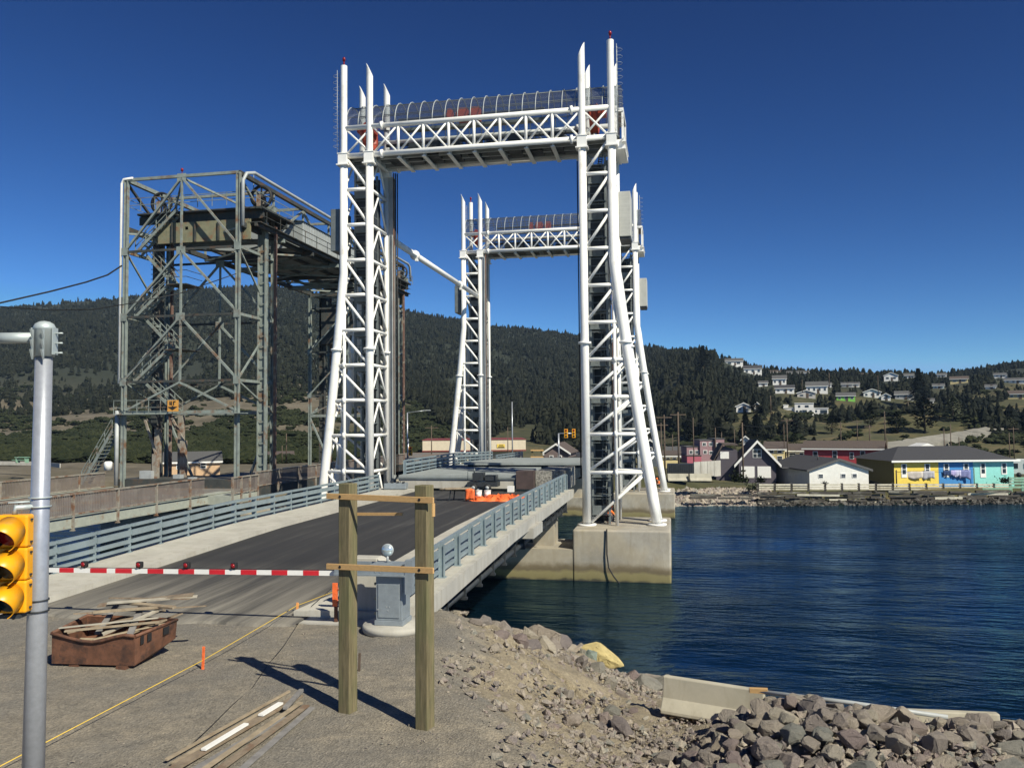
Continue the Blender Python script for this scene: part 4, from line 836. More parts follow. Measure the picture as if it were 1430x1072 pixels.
def old_rail(label, x, y0, y1, sp, out):
    r = thing('old_railing', label, 'railing', 'rusty railings of the old bridge', (x, y0, .25))
    y = y0; n_ = 0
    while y < y1+.1:
        q = MB(); q.bb(x-.07, x+.07, y-.06, y+.06, -.40 if out else .2, 1.42); q.bb(x-.12, x+.10, y-.09, y+.09, -.46 if out else .1, -.40 if out else .2); part('post', q, M['old_rail'], r); y += sp; n_ += 1
    q = MB(); q.bb(x-.09, x+.09, y0, y1, 1.42, 1.50); part('top_rail', q, M['old_rail'], r)
    q = MB(); q.bb(x-.04, x+.04, y0, y1, .36, .44); part('bottom_rail', q, M['old_rail'], r)
    k = 0; y = y0+.1
    while y < y1-.1:
        ye = min(y+sp-.2, y1); q = MB(); yy = y
        while yy < ye: q.bb(x-.015, x+.015, yy-.012, yy+.03, .44, 1.42); yy += .125
        part('baluster_panel', q, M['rust_slats'], r); y += sp
    return r
M['rust_slats'] = simple('dull_purple_brown_balusters', (0.17, 0.14, 0.125), 0.7, var=0.25, sc=1, dirt=(0.24, 0.22, 0.19), dirt_amt=0.4, coord='Position', bmp=0)
old_rail('rust streaked railing on the right side of the old bridge, nearest the new bridge', -30.95, -8.0, 50.4, 3.55, True)
old_rail('rusty railing on the right of the old bridge, beside its towers', -30.95, 57.5, 92, 3.5, True)
old_rail('rusty railing round the side balcony of the old bridge', -29.2, 51.0, 54.5, 1.15, True)
old_rail('pale railing along the far left side of the old bridge approach', -42.7, -8.0, 56, 3.6, False)
for (y0, x0) in ((57.5, -43.5), (93.0, -43.5)):
    q = MB(); q.bb(x0, -30.0, y0-1, y0+6, -7, -1.5); o = one('old_bridge_pier', q, M['pier_concrete'], 'dark concrete pier under the nearer old tower' if y0 < 60 else 'dark concrete pier under the farther old tower', 'pier'); bevel(o, .1)
# overhead wires to the old tower
def wire(name, label, pts, r=.03, mat='cable', sag=0, seg=14, cat='cable', group=None):
    P_ = []
    for a, b_ in zip(pts[:-1], pts[1:]):
        a, b_ = Vector(a), Vector(b_)
        for k in range(seg): f_ = k/seg; p = a.lerp(b_, f_); p.z -= sag*4*f_*(1-f_); P_.append(p)
    P_.append(Vector(pts[-1])); return one(name, MB().tube(P_, r, 6), M[mat], label, cat, group)
wire('power_cable', 'thick black cable hooked up to the old tower above the hill line', [at(-90, 432, 44), at(0, 423, 47), at(70, 407, 50), at(120, 394, 53), at(150, 384, 56), at(170, 371, 58.2)], .055, sag=0, seg=4)
wire('power_cable', 'thin black wire sagging across the forested hill to the old tower', [at(-60, 418, 42), at(0, 428, 44), at(70, 433, 47), at(130, 432, 52), at(180, 424, 58.5), at(250, 410, 61), at(330, 382, 62)], .035, seg=4)
# ------------------------------------------------------------------ far shore: houses, poles, fences
WM = {}
def wm_(c, clap=True):
    if c not in WM: WM[c] = wallmat('painted_wall_'+str(len(WM)), c, clap)
    return WM[c]
TRIM = M['white_paint']
def local_frame(px, py, d, z=None, yaw=0.0):
    p = at(px, py, d); p = Vector((p.x, p.y, p.z if z is None else z)); r = dir_of(px); a = math.atan2(r[1], r[0])-math.pi/2+yaw; return p, a
def build_house(name, label, p, a, w, dep, hw, hr, wall, roof, style='side', wins=(), door=None, cat='house', group=None, hip=False, chimney=False):
    """box w (across) x dep, walls hw high, roof rise hr; local y- faces the viewer"""
    r = thing(name, label, cat, group, p); r.rotation_euler = (0, 0, a)
    q = MB(); q.bb(-w/2, w/2, 0, dep, -1.6, hw)
    if style == 'front' and hr: q.prism([(-w/2, 0.0, hw+.001), (w/2, 0.0, hw+.001), (0, 0.0, hw+hr)], (0, dep, 0))
    if style == 'side' and hr and not hip: q.prism([(-w/2, 0, hw+.001), (-w/2, dep, hw+.001), (-w/2, dep/2, hw+hr)], (w, 0, 0))
    wl = part('wall', q, wall, r, local=True)
    q = MB(); o_ = .35; th = .16
    if hr == 0: q.bb(-w/2-.1, w/2+.1, -.1, dep+.1, hw+.002, hw+.25)
    elif hip:
        rr = min(w, dep)/2; L = max(0.05, w/2-rr); V = [(-w/2-o_, -o_, hw), (w/2+o_, -o_, hw), (w/2+o_, dep+o_, hw), (-w/2-o_, dep+o_, hw), (-L, dep/2, hw+hr), (L, dep/2, hw+hr)]
        q.add([(x, y, z+.02) for x, y, z in V], [(0, 1, 5, 4), (1, 2, 5), (2, 3, 4, 5), (3, 0, 4), (3, 2, 1, 0)])
    elif style == 'front':
        k = o_*hr/(w/2)
        for s in (-1, 1): q.prism([(s*(w/2+o_), -o_, hw-k+.03), (0, -o_, hw+hr+.03), (0, -o_, hw+hr+th), (s*(w/2+o_), -o_, hw-k+th)], (0, dep+2*o_, 0))
    else:
        k = o_*hr/(dep/2)
        for s in (-1, 1):
            y0 = -o_ if s < 0 else dep+o_; q.prism([(-w/2-o_, y0, hw-k+.03), (-w/2-o_, dep/2, hw+hr+.03), (-w/2-o_, dep/2, hw+hr+th), (-w/2-o_, y0, hw-k+th)], (w+2*o_, 0, 0))
    rf = part('roof', q, roof, r, local=True)
    q = MB()
    if style == 'front' and hr and not hip:
        k = o_*hr/(w/2)
        for s in (-1, 1): q.prism([(s*(w/2+o_+.02), -o_-.05, hw-k-.12), (0, -o_-.05, hw+hr-.12), (0, -o_-.05, hw+hr+.14), (s*(w/2+o_+.02), -o_-.05, hw-k+.14)], (0, .04, 0))
    elif hr: q.bb(-w/2-o_, w/2+o_, -o_-.06, -o_-.01, hw-.30, hw-.08)
    if q.v: part('roof_trim', q, TRIM, rf, local=True)
    if chimney: q = MB(); q.bb(w*.2, w*.2+.5, dep/2, dep/2+.5, hw+hr*.4, hw+hr+.6); part('chimney', q, M['concrete'], rf, local=True)
    for (x, z, ww, hh) in wins:
        q = MB(); q.bb(x-ww/2-.09, x+ww/2+.09, -.05, -.004, z-hh/2-.09, z+hh/2+.09); fo = part('window', q, TRIM, r, local=True)
        q = MB(); q.bb(x-ww/2, x+ww/2, -.075, -.052, z-hh/2, z-.03); q.bb(x-ww/2, x+ww/2, -.075, -.052, z+.03, z+hh/2); part('pane', q, M['window_glass'], fo, local=True)
    if door: x, ww, hh, c_ = door; q = MB(); q.bb(x-ww/2, x+ww/2, -.06, -.004, 0, hh); part('door', q, c_, r, local=True)
    return r
def hill_house(px, py, w_px, h_px, wall, roof, label, style='side', nw=3, hr=.35, yaw=0., hip=False, depth=None, storey=1, flat=False):
    p, tt = hill_hit(px, py); d = (np.array(p)-np.array([0, 0, H]))@FW; w = w_px*d/F; h = h_px*d/F
    q_, a = local_frame(px, py, d, p.z, yaw); rise = 0 if flat else h*hr; hw = h-rise
    wins = [(-w/2+w*(k+.5)/nw, hw*(.55 if storey == 1 else zz), w/nw*.38, min(1.3, hw*.34)) for k in range(nw) for zz in ((.5,) if storey == 1 else (.27, .74))]
    HOUSE_CLEAR.append((px, py-h_px, py, w_px, p.x, p.y, d))
    return build_house('hillside_house', label, Vector((p.x, p.y, p.z)), a, w, depth or max(6, w*.6), hw, rise, wall, roof, style, wins, (w*.06, .9, 1.9, M['wood_pole']), 'house', 'houses on the hillside', hip)
Wh = wm_((0.80, 0.79, 0.75)); Cr = wm_((0.55, 0.50, 0.38)); Ye = wm_((0.66, 0.55, 0.28)); Gr = wm_((0.40, 0.41, 0.40))
RG, RD, RB = M['roof_grey'], M['roof_dark'], M['roof_brown']
for a_ in [
 (1026, 511, 24, 11, Wh, RG, 'small white house with grey roof half buried in trees, farthest left on the ridge', 'side', 2),
 (1052, 523, 24, 13, Wh, RD, 'white house with dark roof, just below the ridge house farthest left', 'side', 3),
 (1084, 512, 17, 8, wm_((0.36, 0.10, 0.07)), RB, 'red house on the ridge between the dark trees', 'side', 2),
 (1114, 515, 31, 9, Wh, RG, 'long low white house with grey roof on the ridge right of the red one', 'side', 4),
 (1089, 538, 18, 14, Wh, RG, 'two storey white house with a grey roof standing alone among trees', 'side', 3),
 (1096, 550, 25, 12, Wh, RD, 'white house with dark roof right under the two storey white one', 'side', 3),
 (1141, 550, 28, 17, Wh, RG, 'big white two storey house with grey upper floor, above the white modern house', 'side', 4),
 (1126, 556, 24, 11, wm_((0.5, 0.47, 0.43)), RG, 'pale grey gabled house in front of the big two storey white house', 'front', 2),
 (1038, 576, 20, 13, Wh, RG, 'white gabled house partly behind trees at the left end of the slope', 'front', 2),
 (1057, 575, 9, 12, Wh, RG, 'narrow white house beside the white gabled one at the left end of the slope', 'front', 1),
 (1181, 564, 24, 12, wm_((0.25, 0.62, 0.10)), RG, 'bright lime green house on the hillside', 'side', 3),
 (1218, 557, 22, 12, Wh, RG, 'white gabled house right of the lime green house', 'front', 3),
 (1237, 562, 12, 10, Wh, RG, 'tiny white gabled house between the white gabled and the grey hillside houses', 'front', 1),
 (1245, 533, 18, 12, Wh, RG, 'white gabled house standing by itself below the skyline, over the lime green one', 'front', 2),
 (1263, 561, 24, 12, Gr, RG, 'grey house with white trim beside the tiny gabled one', 'side', 3),
 (1208, 513, 22, 7, wm_((0.3, 0.07, 0.07)), RB, 'dark red roofed house at the skyline', 'side', 2),
 (1340, 536, 22, 10, Ye, RB, 'pale yellow house on the wooded slope to the right', 'side', 2),
 (1316, 527, 12, 6, Wh, RG, 'small white house peeping out of trees left of the pale yellow one', 'side', 2),
 (1311, 543, 14, 7, wm_((0.55, 0.62, 0.6)), RG, 'small mint white house in the trees below the other small white one', 'side', 2),
 (1420, 537, 28, 8, Wh, RG, 'long white house at the far right on the slope', 'side', 4),
 (1423, 559, 26, 12, Ye, RB, 'yellow house with broad brown roof at the far right on the slope', 'side', 3),
 (1156, 541, 10, 7, Wh, RG, 'tiny white house behind the big two storey white house', 'side', 1),
 (1194, 541, 12, 7, Wh, RG, 'tiny white house above the gap between the lime green and the white gabled house', 'side', 1),
 (1183, 541, 14, 7, Gr, RG, 'small grey house half hidden above the lime green house', 'side', 2),
 (1270, 526, 16, 8, Wh, RG, 'small white house near the skyline left of the lone tall tree', 'side', 2),
 (1296, 566, 14, 7, Wh, RG, 'small white house low on the slope right of the lone tall tree', 'side', 2),
 (1384, 545, 13, 7, Wh, RG, 'tiny white house left of the yellow house at the far right', 'side', 1),
 (1160, 513, 12, 6, Cr, RB, 'small cream house on the ridge right of the long low white one', 'side', 1),
 (1066, 540, 12, 8, Wh, RG, 'small white house between the trees left of the two storey white one', 'side', 1),
 (1398, 529, 16, 7, Wh, RG, 'small white house on the wooded slope above the tiny one at the far right', 'side', 2)]:
    hill_house(*a_)
# white modern house with wings
p, tt = hill_hit(1122, 579); d = (np.array(p)-np.array([0, 0, H]))@FW; _, a = local_frame(1122, 579, d, p.z)
HOUSE_CLEAR.append((1122, 562, 579, 60, p.x, p.y, d)); k = d/F
mhh = thing('modern_house', 'long white flat roofed modern house with low wings on the grassy slope', 'house', 'houses on the hillside', p); mhh.rotation_euler = (0, 0, a)
for nm, x0, x1, z1, yy in (('main_block', -12, 13, 15, 0), ('left_wing', -27, -12.1, 9, .6), ('right_wing', 13.1, 32, 8, .5), ('left_tower', -27, -21, 13, 1.4)):
    q = MB(); q.bb(x0*k, x1*k, yy, yy+7, -1.5, z1*k); o = part('wall', q, Wh, mhh, local=True); q = MB(); q.bb(x0*k-.1, x1*k+.1, yy-.2, yy+7.2, z1*k+.002, z1*k+.22); part('roof', q, TRIM, mhh, local=True)
for x, z, ww, hh in ((-9, 3.5, 3, 4), (-4, 3.5, 3, 4), (1, 3.5, 6, 5), (9, 3.5, 3, 4), (-6, 11, 3, 3), (4, 11, 5, 3), (-19, 3.5, 9, 5), (26, 3.3, 9, 5), (16, 4, 2.6, 3)):
    q = MB(); yy = 0 if -12 < x < 13 else (.6 if x < 0 else .5); q.bb((x-ww/2)*k, (x+ww/2)*k, yy-.05, yy-.004, (z-hh/2)*k, (z+hh/2)*k); part('window', q, M['window_glass'], mhh, local=True)

def wf(px, py, d, z=None, yaw=0.): return local_frame(px, py, d, z, yaw)
# waterfront: mauve house in three steps
p, a = wf(984, 643, 150)
r = thing('mauve_house', 'mauve stepped house with flat roofs and white window frames behind the concrete fence', 'house', 'houses by the waterfront', p); r.rotation_euler = (0, 0, a+.2)
mv = wm_((0.30, 0.185, 0.20)); k = 150/F
for x0, x1, y0, z1, m_ in ((-6, 14, 0, 28, mv), (14.1, 27, -.5, 30, mv), (-24, -6.1, .4, 19, mv), (-26, -6.2, -1.2, 7, wm_((0.40, 0.10, 0.14)))):
    q = MB(); q.bb(x0*k, x1*k, y0, y0+6, -1.5, z1*k); part('wall', q, m_, r, local=True); q = MB(); q.bb((x0-.6)*k, (x1+.6)*k, y0-.1, y0+6.1, z1*k+.003, (z1+1)*k); part('roof', q, M['roof_grey'], r, local=True)
for x, z, y0 in ((0, 23, 0), (9, 23, 0), (18, 22, -.5), (22, 10, -.5), (1, 12, 0), (9, 11, 0), (-18, 12, .4), (-10, 12, .4)):
    q = MB(); q.bb((x-2.8)*k, (x+2.8)*k, y0-.06, y0-.004, (z-2.6)*k, (z+2.6)*k); f_ = part('window', q, TRIM, r, local=True); q = MB(); q.bb((x-2)*k, (x-.2)*k, y0-.09, y0-.063, (z-1.9)*k, (z+1.9)*k); q.bb((x+.2)*k, (x+2)*k, y0-.09, y0-.063, (z-1.9)*k, (z+1.9)*k); part('pane', q, M['window_glass'], f_, local=True)
# dark purple house with two garage doors
p, a = wf(1058, 667, 112); k = 112/F
r = thing('gabled_house', 'dark purple grey house with steep white trimmed gable and two white garage doors', 'house', 'houses by the waterfront', p); r.rotation_euler = (0, 0, a+.12)
pu = wm_((0.085, 0.075, 0.095)); w = 50*k
q = MB(); q.bb(-w/2, w/2, 0, 8, -1, 22*k); q.prism([(-w/2, 0, 22*k+.002), (w/2, 0, 22*k+.002), (0, 0, 50*k)], (0, 8, 0)); part('wall', q, pu, r, local=True)
q = MB()
for s in (-1, 1): q.prism([(s*(w/2+.6), -.5, 22*k-.6), (0, -.5, 50*k+.05), (0, -.5, 50*k+.25), (s*(w/2+.6), -.5, 22*k-.4)], (0, 9, 0))
rf = part('roof', q, RB, r, local=True)
q = MB()
for s in (-1, 1): q.prism([(s*(w/2+.65), -.58, 22*k-.75), (0, -.58, 50*k-.1), (0, -.58, 50*k+.28), (s*(w/2+.65), -.58, 22*k-.35)], (0, .05, 0))
part('roof_trim', q, TRIM, rf, local=True)
q = MB(); q.bb(-6*k, 6*k, -.06, -.004, 28*k, 40*k); f_ = part('window', q, TRIM, r, local=True); q = MB()
for sx in (-1, 1):
    for zz in (28.8, 34.4): q.bb(min(sx*.5*k, sx*5*k), max(sx*.5*k, sx*5*k), -.09, -.063, zz*k, (zz+4.6)*k)
part('pane', q, M['window_glass'], f_, local=True)
for x in (-13, 9): q = MB(); q.bb((x-9)*k, (x+9)*k, -.08, -.004, 0, 16*k); part('garage_door', q, TRIM, r, local=True)
q = MB(); q.bb(-w/2-30*k, -w/2-.02, 1.5, 8, -1, 24*k); q.prism([(-w/2-30*k, 1.5, 24*k+.002), (-w/2-.02, 1.5, 24*k+.002), (-w/2-.02, 1.5, 38*k), (-w/2-20*k, 1.5, 44*k)], (0, 6, 0)); part('side_wing', q, pu, r, local=True)
q = MB(); q.bb(-w/2-24*k, -w/2-12*k, 1.44, 1.496, 26*k, 36*k); part('window', q, TRIM, r, local=True); q = MB(); q.prism([(-w/2-33*k, 1.0, 23*k), (-w/2-20*k, 1.0, 45*k), (-w/2, 1.0, 45*k), (-w/2, 1.0, 47*k), (-w/2-21*k, 1.0, 47.5*k), (-w/2-34.5*k, 1.0, 23*k)], (0, 7, 0)); part('wing_roof', q, RB, r, local=True)
def wfh(px, py, d, w_px, h_px, wall, roof, label, style='side', wins=(), hr=.3, dep=8, yaw=0, hip=False, name='waterfront_house', chimney=False, door=None, wz=None):
    p, a = wf(px, py, d, None, yaw); k = d/F; h = h_px*k; rise = h*hr
    ww = [(x*k, z*k, a1*k, b1*k) for x, z, a1, b1 in wins]
    return build_house(name, label, p, a, w_px*k, dep, h-rise, rise, wall, roof, style, ww, door, 'house', 'houses by the waterfront', hip, chimney)
wfh(1083, 650, 150, 26, 32, Ye, RB, 'pale yellow two storey house behind the purple gabled one', 'side', [(-6, 10, 6, 6), (6, 10, 6, 6), (-5, 20, 5, 5), (6, 20, 5, 5)], .25)
wfh(1113, 645, 155, 28, 24, Cr, RB, 'cream house with brown roof between the yellow and the red houses', 'side', [(-6, 10, 8, 5), (6, 10, 5, 5)], .3)
wfh(1177, 651, 128, 102, 34, wm_((0.46, 0.06, 0.075)), RB, 'long red house with brown roof and white corner boards', 'side', [(-36, 15, 5, 10), (-10, 16, 5, 10), (26, 16, 5, 10), (12, 15, 4, 8)], .24, 5, -.1)
wfh(1145, 674, 107, 124, 33, Wh, RD, 'low white house with dark roof and a white gable facing the water', 'side', [(20, 13, 7, 5)], .42, 9, .25) if False else None
# low white house: long dark roof, gable end turned to the water on the right
p, a = wf(1172, 675, 104); k = 104/F
r = thing('waterfront_house', 'low white house with dark shingle roof, its wide white gable facing the water', 'house', 'houses by the waterfront', p); r.rotation_euler = (0, 0, a+.42)
w = 84*k; hw = 19*k; rz = 33*k; L = 13.5
q = MB(); q.bb(-w/2, w/2, 0, L, -1.5, hw); q.prism([(-w/2, 0, hw+.002), (w/2, 0, hw+.002), (0, 0, rz)], (0, L, 0)); part('wall', q, wm_((0.72, 0.71, 0.66)), r, local=True)
q = MB()
for s in (-1, 1): q.prism([(s*(w/2+.4), -.3, hw-.12), (0, -.3, rz+.04), (0, -.3, rz+.2), (s*(w/2+.4), -.3, hw+.04)], (0, L+.6, 0))
rf = part('roof', q, RD, r, local=True); q = MB()
for s in (-1, 1): q.prism([(s*(w/2+.42), -.36, hw-.22), (0, -.36, rz-.08), (0, -.36, rz+.2), (s*(w/2+.42), -.36, hw+.06)], (0, .05, 0))
part('roof_trim', q, M['roof_grey'], rf, local=True)
for x in (-26, 6, 22):
    q = MB(); q.bb((x-3.6)*k, (x+3.6)*k, -.06, -.004, 8*k, 14*k); f_ = part('window', q, TRIM, r, local=True); q = MB(); q.bb((x-2.8)*k, (x+2.8)*k, -.09, -.063, 8.8*k, 10.8*k); q.bb((x-2.8)*k, (x+2.8)*k, -.09, -.063, 11.3*k, 13.2*k); part('pane', q, M['window_glass'], f_, local=True)
q = MB(); q.box((-5.2, 5, rz-1.2), (.9, 1.2, .1)); q.tube([(-1, 4, rz-.2), (-1, 4, rz+.5)], .08, 8); part('roof_vent', q, M['roof_grey'], rf, local=True)
# long yellow, blue and teal building
p, a = wf(1249, 671, 107); k = 107/F
r = thing('terrace_building', 'long single storey building painted yellow, blue and teal in turn under one charcoal roof', 'building', 'houses by the waterfront', p); r.rotation_euler = (0, 0, a+.46)
x0, x1, x2, x3 = 0, 63, 112, 170; hw = 27*k; dep = 11
for (s0, s1, c_) in ((x0, x1, (0.80, 0.60, 0.10)), (x1, x2, (0.05, 0.24, 0.55)), (x2, x3, (0.27, 0.66, 0.60))):
    q = MB(); q.bb(s0*k+.01, s1*k-.01, 0, dep, -1.5, hw); part('wall', q, wm_(c_), r, label={x0: 'yellow section of wall', x1: 'blue section of wall', x2: 'teal section of wall'}[s0], local=True)
q = MB(); q.bb(x0*k-.02, x0*k-.005, 0, dep, -1.4, hw); part('end_wall', q, wm_((0.13, 0.115, 0.03)), r, 'olive end wall with its shade painted in', True)  # end wall's shade is put into its dark olive colour
q = MB(); e0, e1 = x0*k-.6, x3*k+.5; rz = 46*k
q.add([(e0, -.6, hw+.03), (e1, -.6, hw+.03), (e1, dep+.6, hw+.03), (e0, dep+.6, hw+.03), (e0+4.0, dep/2, rz), (e1-3.6, dep/2, rz)], [(0, 1, 5, 4), (1, 2, 5), (2, 3, 4, 5), (3, 0, 4), (3, 2, 1, 0)]); rf = part('roof', q, RD, r, local=True)
q = MB(); q.bb(e0, e1, -.66, -.60, hw-.12, hw+.12); part('fascia_board', q, TRIM, rf, local=True)
q = MB(); q.prism([(6.4, dep/2+1, rz-.25), (9.6, dep/2+1, rz-.25), (8, dep/2+1, rz+.35)], (0, 3, 0)); part('roof_gable', q, TRIM, rf, local=True)
for x, hh in ((14, 19), (47, 16), (74, 19), (102, 17), (126, 20), (156, 16)):
    q = MB(); top = hw-.35; q.bb((x-4.0)*k, (x+4.0)*k, -.06, -.004, top-hh*k, top); f_ = part('window', q, TRIM, r, local=True)
    q = MB(); q.bb((x-2.3)*k, (x+2.3)*k, -.09, -.063, top-7*k, top-.7*k); q.bb((x-2.3)*k, (x+2.3)*k, -.09, -.063, top-14*k, top-8*k); part('pane', q, M['window_glass'], f_, local=True)
# washing lines with laundry
lr = thing('washing_line', 'washing line strung in front of the yellow and blue walls', 'washing line', loc=at(1300, 668, 107))
pa, pb_ = at(1252, 658, 107), at(1360, 655, 107)
q = MB(); q.tube([pa+Vector((0, 0, -.05)), pb_], .015, 5); part('line', q, M['cable'], lr)
for e in (pa, pb_): q = MB(); q.tube([e-Vector((0, 0, 2.0)), e+Vector((0, 0, .2))], .05, 6); part('line_post', q, M['wood_pole'], lr)
for i, (px, w_, h_, c_, nm) in enumerate(((1276, 2.2, 1.1, (0.55, 0.5, 0.45), 'pale beige sheet hung at the left end of the washing line'), (1296, 1.5, 1.2, (0.42, 0.42, 0.46), 'grey sheet hung before the yellow wall'), (1322, .9, .8, (0.03, 0.06, 0.16), 'navy shirt hung before the blue wall'), (1331, .6, .8, (0.45, 0.42, 0.7), 'lilac shirt on the washing line'), (1337, .8, 1.0, (0.5, 0.5, 0.68), 'pale lilac cloth next to the lilac shirt'), (1347, 1.4, 1.3, (0.20, 0.22, 0.42), 'slate blue towel at the right end of the washing line'))):
    f_ = (px-1252)/108.0; c0 = pa.lerp(pb_, f_)-Vector((0, .05, .06)); q = MB(); n_ = 8; V = []
    for j in range(n_+1):
        u = j/n_-.5
        for zz in range(5): V.append((c0.x+u*w_, c0.y+.06*math.sin(j*1.9+i)*(zz/4), c0.z-h_*(zz/4)*(1-.25*abs(math.sin(u*3+i)))))
    q.add(V, [(j*5+z, j*5+z+1, (j+1)*5+z+1, (j+1)*5+z) for j in range(n_) for z in range(4)], True); o = one('laundry', q, simple('cloth_%d' % i, c_, .9, var=.15, sc=3, bmp=0), nm, 'laundry', 'clothes on the washing line'); so_ = o.modifiers.new('thick', 'SOLIDIFY'); so_.thickness = .01
# smaller buildings left of the town
wfh(937, 645, 135, 22, 14, Ye, RB, 'small yellow house behind the poles beside the right tower', 'side', [(-4, 6, 4, 4), (5, 6, 4, 4)], .3, 6)
wfh(946, 637, 165, 32, 12, Wh, RG, 'long low white building farther back behind the small yellow house', 'side', [(-9, 5, 4, 3), (0, 5, 4, 3), (9, 5, 4, 3)], .4, 8)
wfh(1041, 622, 175, 9, 13, Wh, RG, 'little white hut peeping over the purple house roof', 'front', [(0, 5, 3, 3)], .3, 4)
wfh(908, 640, 125, 20, 26, wm_((0.09, 0.11, 0.13)), RG, 'dark slate house behind the white right towers', 'front', [(0, 12, 5, 6)], .3, 6)
wfh(777, 647, 112, 34, 27, wm_((0.17, 0.13, 0.12)), RB, 'brown gabled house with two white windows behind the lift span', 'front', [(-7, 8, 4, 5), (5, 8, 4, 5)], .42, 8, -.15)
wfh(268, 658, 112, 74, 25, wm_((0.55, 0.37, 0.22)), RG, 'peach bungalow with grey roof beyond the old bridge', 'side', [(-17, 8, 5, 7), (-6, 8, 3.4, 7), (15, 8, 6, 7)], .42, 8, 0)
wfh(385, 646, 150, 46, 14, wm_((0.48, 0.33, 0.24)), RB, 'long peach building partly hidden behind the old bridge tower', 'side', [(-12, 6, 5, 3), (2, 6, 5, 3)], .35, 8)
# commercial building with red trim
p, a = wf(664, 648, 150); k = 150/F
r = thing('commercial_building', 'beige flat roofed commercial building with red trim and a small lettered sign', 'building', None, p); r.rotation_euler = (0, 0, a)
be = wallmat('beige_cladding', (0.62, 0.54, 0.40), False)
q = MB(); q.bb(-64*k, 66*k, 0, 14, -3, 18*k); part('wall', q, be, r, local=True)
q = MB(); q.bb(-73*k, -1*k, -1.2, 14.2, 19*k, 34*k); q.bb(22*k, 70*k, -1.2, 14.2, 20*k, 34*k); q.bb(-1*k+.01, 22*k-.01, -1.1, 14.1, 19.5*k, 34*k); rf = part('roof_parapet', q, be, r, local=True)
q = MB()
for (a0, a1) in ((-73, 70),): q.bb(a0*k-.1, a1*k+.1, -1.3, 14.3, 34*k+.003, 34.7*k); q.bb(a0*k-.05, a1*k+.05, -1.28, -1.21, 18.2*k, 20*k)
part('red_trim', q, M['red_trim'] if 'red_trim' in M else simple('red_trim', (0.20, 0.045, 0.035), .6, var=.1, bmp=0), r, local=True)
q = MB(); q.bb(30*k, 41*k, -1.3, -1.24, 23*k, 28*k); sb = part('sign_board', q, simple('yellow_sign', (0.75, 0.55, 0.10), .5, var=.15, bmp=0), r, local=True)
q = MB()
for i_ in range(4): q.bb((33.0+i_*1.6)*k, (34.1+i_*1.6)*k, -1.34, -1.302, 26*k, 27*k)
for i_ in range(5): q.bb((32.0+i_*1.7)*k, (33.2+i_*1.7)*k, -1.34, -1.302, 23.6*k, 25*k)
part('sign_lettering', q, M['black'], r, local=True)
for x in (-40, -20, 40, 55): q = MB(); q.bb((x-3)*k, (x+3)*k, -.05, -.004, 2*k, 14*k); part('window', q, M['window_glass'], r, local=True)

# poles
def upole(px, y0, y1, d, label, r_=.14, arm=True, mat='wood_pole', group='wooden utility poles in the town', name='utility_pole', cat='utility pole'):
    b_ = at(px, y1, d); t_ = at(px, y0, d); b_.x = t_.x; b_.y = t_.y; b_.z -= .5; ro = thing(name, label, cat, group, b_)
    q = MB(); q.tube([b_, t_], [r_*.8, r_*.55], 8); part('pole', q, M[mat], ro)
    if arm: r3 = Vector((rt0[0], rt0[1], 0)); q = MB(); z_ = t_-Vector((0, 0, .35)); q.beam(z_-r3*1.0, z_+r3*1.0, .1, .12); part('crossarm', q, M[mat], ro)
    return t_
TP = []
for (px, y0, y1, d, l, rr, arm) in [
 (946.7, 575, 661, 105, 'tall brown utility pole in front of the grey concrete fence', .17, True), (927.3, 579, 660, 108, 'brown pole with a crossarm nearest the right white tower', .15, True),
 (923.0, 590, 655, 118, 'thin dark pole just behind the one nearest the right white tower', .11, True), (967.8, 583, 646, 128, 'slim dark pole before the left part of the mauve house', .11, False),
 (939, 606, 650, 140, 'short pole between the two tall brown poles', .1, False), (998.8, 597, 640, 140, 'pale pole at the right corner of the mauve house', .13, False),
 (1007.5, 603, 636, 160, 'short pole just right of the mauve house', .12, False), (1025.5, 599, 630, 165, 'short pole over the wing of the purple house', .12, False),
 (1036.4, 590, 665, 108, 'tall grey pole right in front of the purple house', .16, False), (1098.7, 584, 640, 140, 'grey pole above the cream house', .14, True),
 (1094.5, 592, 635, 150, 'thin pole next to the yellow two storey house', .1, False), (1173.7, 589, 628, 160, 'grey pole above the middle of the red house', .15, False),
 (1196.7, 586, 626, 165, 'slim pole with a light bracket above the right half of the red house', .12, True), (1214, 593, 625, 160, 'stout pole above the right end of the red house', .16, True),
 (1235, 574, 625, 150, 'tall pole between the red house and the long coloured building', .15, False), (1238.6, 612, 650, 125, 'short dark pole just by the foot of the hill road', .12, False),
 (1318, 598, 648, 140, 'left of three poles behind the long coloured building', .12, False), (1327, 592, 650, 135, 'middle of three poles behind the long coloured building', .12, False), (1339, 610, 648, 140, 'right of three poles behind the long coloured building', .11, False),
 (1409, 604, 645, 140, 'pole above the travel trailer', .12, False), (1415, 596, 640, 150, 'taller pole right of the one above the travel trailer', .12, True),
 (709, 596, 645, 120, 'short brown pole beside the tall bare mast behind the span', .1, False), (602.5, 594, 640, 128, 'pole carrying a small white transformer left of the far left tower', .12, True),
 (400, 605, 640, 120, 'bare pole behind the old bridge deck', .12, False), (394, 622, 640, 125, 'short pole beside the bare one behind the old bridge deck', .1, False)]:
    TP.append((upole(px, y0, y1, d, l, rr, arm), px))
